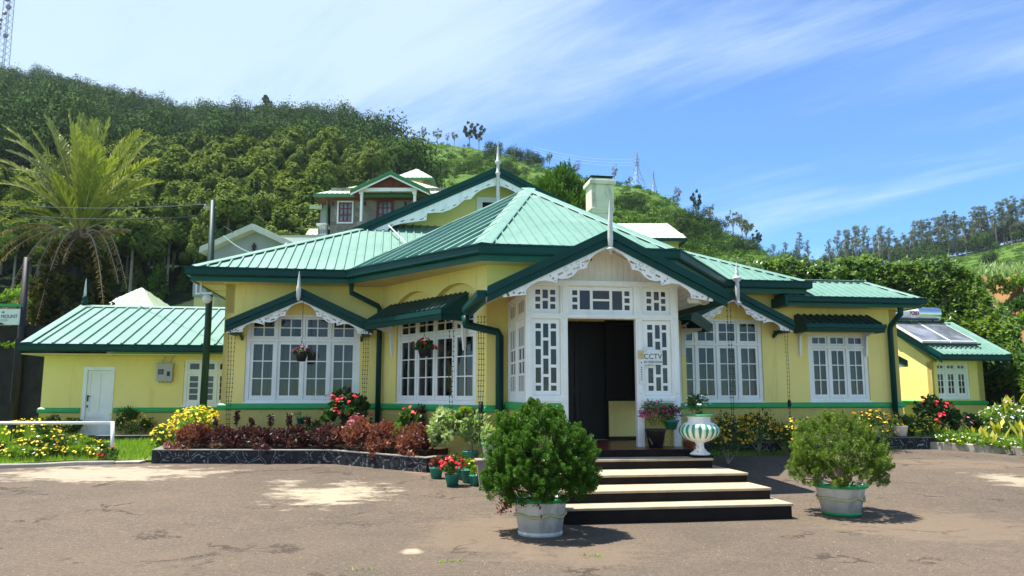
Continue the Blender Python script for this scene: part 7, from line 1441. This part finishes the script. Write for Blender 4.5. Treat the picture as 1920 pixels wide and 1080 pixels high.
for (u, vt, vb, k, sx, lab) in SK:
    p = on_hill(u, vb, H1, YF1); h = at(u, vt, p.y).z - p.z; pls.append((p, h / 6.1, sx, u * .7, k))
plant_copies(sky_protos, pls, lambda i, p: SK[i][5])
# feathery green clump behind the main gable
bt = thing("feathery_tree", "dense feathery green tree behind the gable and left of the chimney", "tree", at(1050, 470, 46)); rgx = np.random.default_rng(44); P, Nn, ti = blob(rgx, 9000, (2.1, 1.8, 3.0), 70, .55, 1.3, (0, 0, 2.0), -.9); P[:, 0] += .22 * np.sin(P[:, 2] * 2.2); leaves_obj("crown", M['bamboo'], bt, rgx, P, Nn, ti, .42, .11, .6, .6)
m = MB()
for k in range(6): m.tube([(-.9 + k * .35, 0, -6), (-1.0 + k * .4, 0, 1), (-1.3 + k * .5, 0, 3.6)], [.1, .07, .02], 5)
m.build("trunk", M['bark'], bt)
b2 = at(1150, 420, 24.5); bush("roof_weed", "small yellow green plant at the foot of the chimney", "plant", (b2.x, b2.y, b2.z - .15), (.18, .15, .22), 120, 'bright', .12, .08, 230, None, (), lumps=8)

# ------------------------------------------------------------------ terraces at the left, soil bank at the right
for i in range(9):
    v = 598 - i * 8.2; Y = 60 + i * 4.0; a, b = at(-90, v, Y), at(88 - i * 3, v - 3, Y); m = MB(); m.prism([(a.x, Y, a.z), (b.x, Y + 1, b.z), (b.x, Y + 4.6, b.z + .25), (a.x, Y + 3.6, a.z + .25)], (0, 0, -2.5)); o = m.build("terrace", M['grass']); tag(o, kind='structure')
rgx = np.random.default_rng(71); Pc = []
for i in range(9):
    v = 598 - i * 8.2; Y = 60 + i * 4.0; a, b = at(-90, v, Y), at(88 - i * 3, v - 3, Y)
    for r_ in range(3):
        t = rgx.uniform(0, 1, 260); Pc.append(np.stack([a.x + (b.x - a.x) * t, Y + .35 + r_ * 1.1 + t + rgx.normal(size=260) * .1, a.z + (b.z - a.z) * t + .08 + .05 * r_ + rgx.uniform(0, .35, 260)], 1))
Pc = np.concatenate(Pc); leaves_obj("terrace_crops", M['bright'], None, rgx, Pc, unit(rgx.normal(size=Pc.shape) + [0, 0, 1.0]), rgx.uniform(0, 1, len(Pc)), .5, .3); tag(bpy.data.objects["terrace_crops"], kind='stuff')
bk = []
for i in range(16):
    for j in range(9): u = 1840 + i * 14; v = 520 + j * 26; Y = 36 - j * .9; p = at(u, v, Y); bk.append((p.x, p.y + .4 * math.sin(i * 1.3 + j) + rgx.normal() * .18, p.z + .15 * math.sin(i * 2.1) + rgx.normal() * .08))
me = bpy.data.meshes.new("soil_bank"); me.from_pydata(bk, [], [(i * 9 + j, (i + 1) * 9 + j, (i + 1) * 9 + j + 1, i * 9 + j + 1) for i in range(15) for j in range(8)]); me.materials.append(M['soil_bank']); tag(link("soil_bank", me), kind='structure')
for i, (u, v, Y, rx, rz, mt) in enumerate(((1868, 540, 34, .7, .6, 'lime'), (1900, 575, 33, .7, .5, 'bush'), (1912, 610, 31.5, .6, .5, 'bright'), (1910, 530, 35, .6, .4, 'bright'))):
    p = at(u, v, Y); bush("bank_shrub", ("yellowish shrub on the orange soil bank by the hedge top", "dull shrub in the middle of the orange soil bank", "bright shrub low on the orange soil bank", "bright shrub at the right edge above the soil bank")[i], "shrub", (p.x, p.y - .3, p.z - rz), (rx, rx, rz), 600, mt, .2, .1, 240 + i, "shrubs on the soil bank", lumps=16)
rgx = np.random.default_rng(81); Pc = []
for r_ in range(4):
    t = rgx.uniform(0, 1, 380); a, b = at(1838, 516 - r_ * 4, 37 + r_ * .9), at(2010, 520 - r_ * 4, 37 + r_ * .9); Pc.append(np.stack([a.x + (b.x - a.x) * t, a.y + 0 * t + rgx.normal(size=380) * .12, a.z + (b.z - a.z) * t + rgx.uniform(-.15, .3, 380)], 1))
Pc = np.concatenate(Pc); leaves_obj("leek_rows", M['variegated'], None, rgx, Pc, unit(rgx.normal(size=Pc.shape)), rgx.uniform(0, .6, len(Pc)), .42, .07, 1.2, .4); tag(bpy.data.objects["leek_rows"], kind='stuff')

# ------------------------------------------------------------------ pylons and mast
def pylon(label, u, vt, vb, wb, arms):
    p = on_hill(u, vb, H1, YF1); h = at(u, vt, p.y).z - p.z; t = thing("pylon", label, "pylon", p, .4, "power pylons on the ridge"); m = MB(); w0 = wb * p.y / F_PX / 2; zw = h * .60; r = max(.055, p.y * .00040)
    def wz(z): return w0 + (w0 * .16 - w0) * min(z / zw, 1) if z < zw else w0 * .16 * (1 - max(0, (z - h * .85)) / (h * .15) * .9)
    zs = [0, h * .2, h * .36, h * .48, zw, h * .7, h * .78, h * .86, h]
    for sx in (-1, 1):
        for sy in (-1, 1): m.tube([(sx * wz(z), sy * wz(z), z) for z in zs], r, 4)
    for i in range(len(zs) - 1):
        a, b = wz(zs[i]), wz(zs[i + 1])
        for s in (-1, 1): m.tube([(-a, s * a, zs[i]), (b, s * b, zs[i + 1])], r * .7, 4); m.tube([(a, s * a, zs[i]), (-b, s * b, zs[i + 1])], r * .7, 4); m.tube([(s * a, -a, zs[i]), (s * b, b, zs[i + 1])], r * .7, 4)
    m.build("lattice", M['steel'], t); m = MB()
    for z in arms: 
        for s in (-1, 1): m.tube([(0, 0, h * z + .1), (s * w0 * .62, 0, h * z)], r * .9, 4); m.tube([(0, 0, h * (z + .035)), (s * w0 * .62, 0, h * z)], r * .7, 4)
    m.build("crossarm", M['steel'], t); return p, h, w0
p1, h1, w1 = pylon("large lattice power pylon on the ridge right of the chimney", 1195, 284, 354, 24, (.62, .70, .79)); p2, h2, w2 = pylon("small lattice power pylon further down the ridge", 1226, 319, 358, 9, (.66, .82))
t = thing("power_line", "thin high voltage wires between the pylons and off to the left", "power line", p1, 0); m = MB()
for z in (.62, .70, .79):
    a = Vector((-w1 * .6, 0, h1 * z)); b = at(1000, 262 + 60 * (1 - z), p1.y + 30) - p1; m.tube([a.lerp(b, k / 8) - Vector((0, 0, 1.2 * 4 * (k / 8) * (1 - k / 8))) for k in range(9)], .02, 4)
    m.tube([Vector((w1 * .6, 0, h1 * z)), p2 - p1 + Vector((0, 0, h2 * (z + .02)))], .02, 4)
m.build("wire", M['steel'], t)
p = on_hill(4, 142, H1, YF1); h = at(4, -40, p.y).z - p.z; ms = thing("radio_mast", "lattice radio mast with drum antennas at the top left corner", "mast", p); m = MB(); w0 = 1.6
for sx in (-1, 1):
    for sy in (-1, 1): m.tube([(sx * w0, sy * w0, 0), (sx * w0 * .8, sy * w0 * .8, h)], .16, 4)
for i in range(16):
    a, b = w0 * (1 - .2 * i / 16), w0 * (1 - .2 * (i + 1) / 16)
    for s in (-1, 1): m.tube([(-a, s * a, h * i / 16), (b, s * b, h * (i + 1) / 16)], .1, 4); m.tube([(a, s * a, h * i / 16), (-b, s * b, h * (i + 1) / 16)], .1, 4)
m.build("lattice", M['steel'], ms); drum = paint("red_grey_drum_antenna", (.30, .22, .26))
for (v, du, r) in ((18, 1.5, 1.1), (29, .0, .9), (41, -1.4, .8), (50, -1.4, .6), (57, -1.3, .6), (71, 1.4, 1.0), (2, .6, 1.3)):
    z = at(4, v, p.y).z - p.z; m = MB(Matrix.Translation((du, -1.8, z)) @ Matrix.Rotation(math.pi / 2, 4, 'X')); m.lathe([(0, 0), (r, .05), (r, .6), (r * .8, .9), (0, 1.0)], 14); m.build("drum_antenna", drum, ms, True)

# ------------------------------------------------------------------ the air over the valley
m, nt, out = nmat("valley_haze"); nt.nodes.remove(out); out = nt.nodes.new('ShaderNodeOutputMaterial')
pv_ = nt.nodes.new('ShaderNodeVolumePrincipled'); pv_.inputs['Color'].default_value = (.72, .84, 1.0, 1); pv_.inputs['Density'].default_value = .00016; pv_.inputs['Anisotropy'].default_value = .2; nt.links.new(pv_.outputs[0], out.inputs['Volume'])
hzb = MB(); hzb.box(-640, 640, -70, 720, -4, 270); tag(hzb.build("haze", m), kind='stuff')
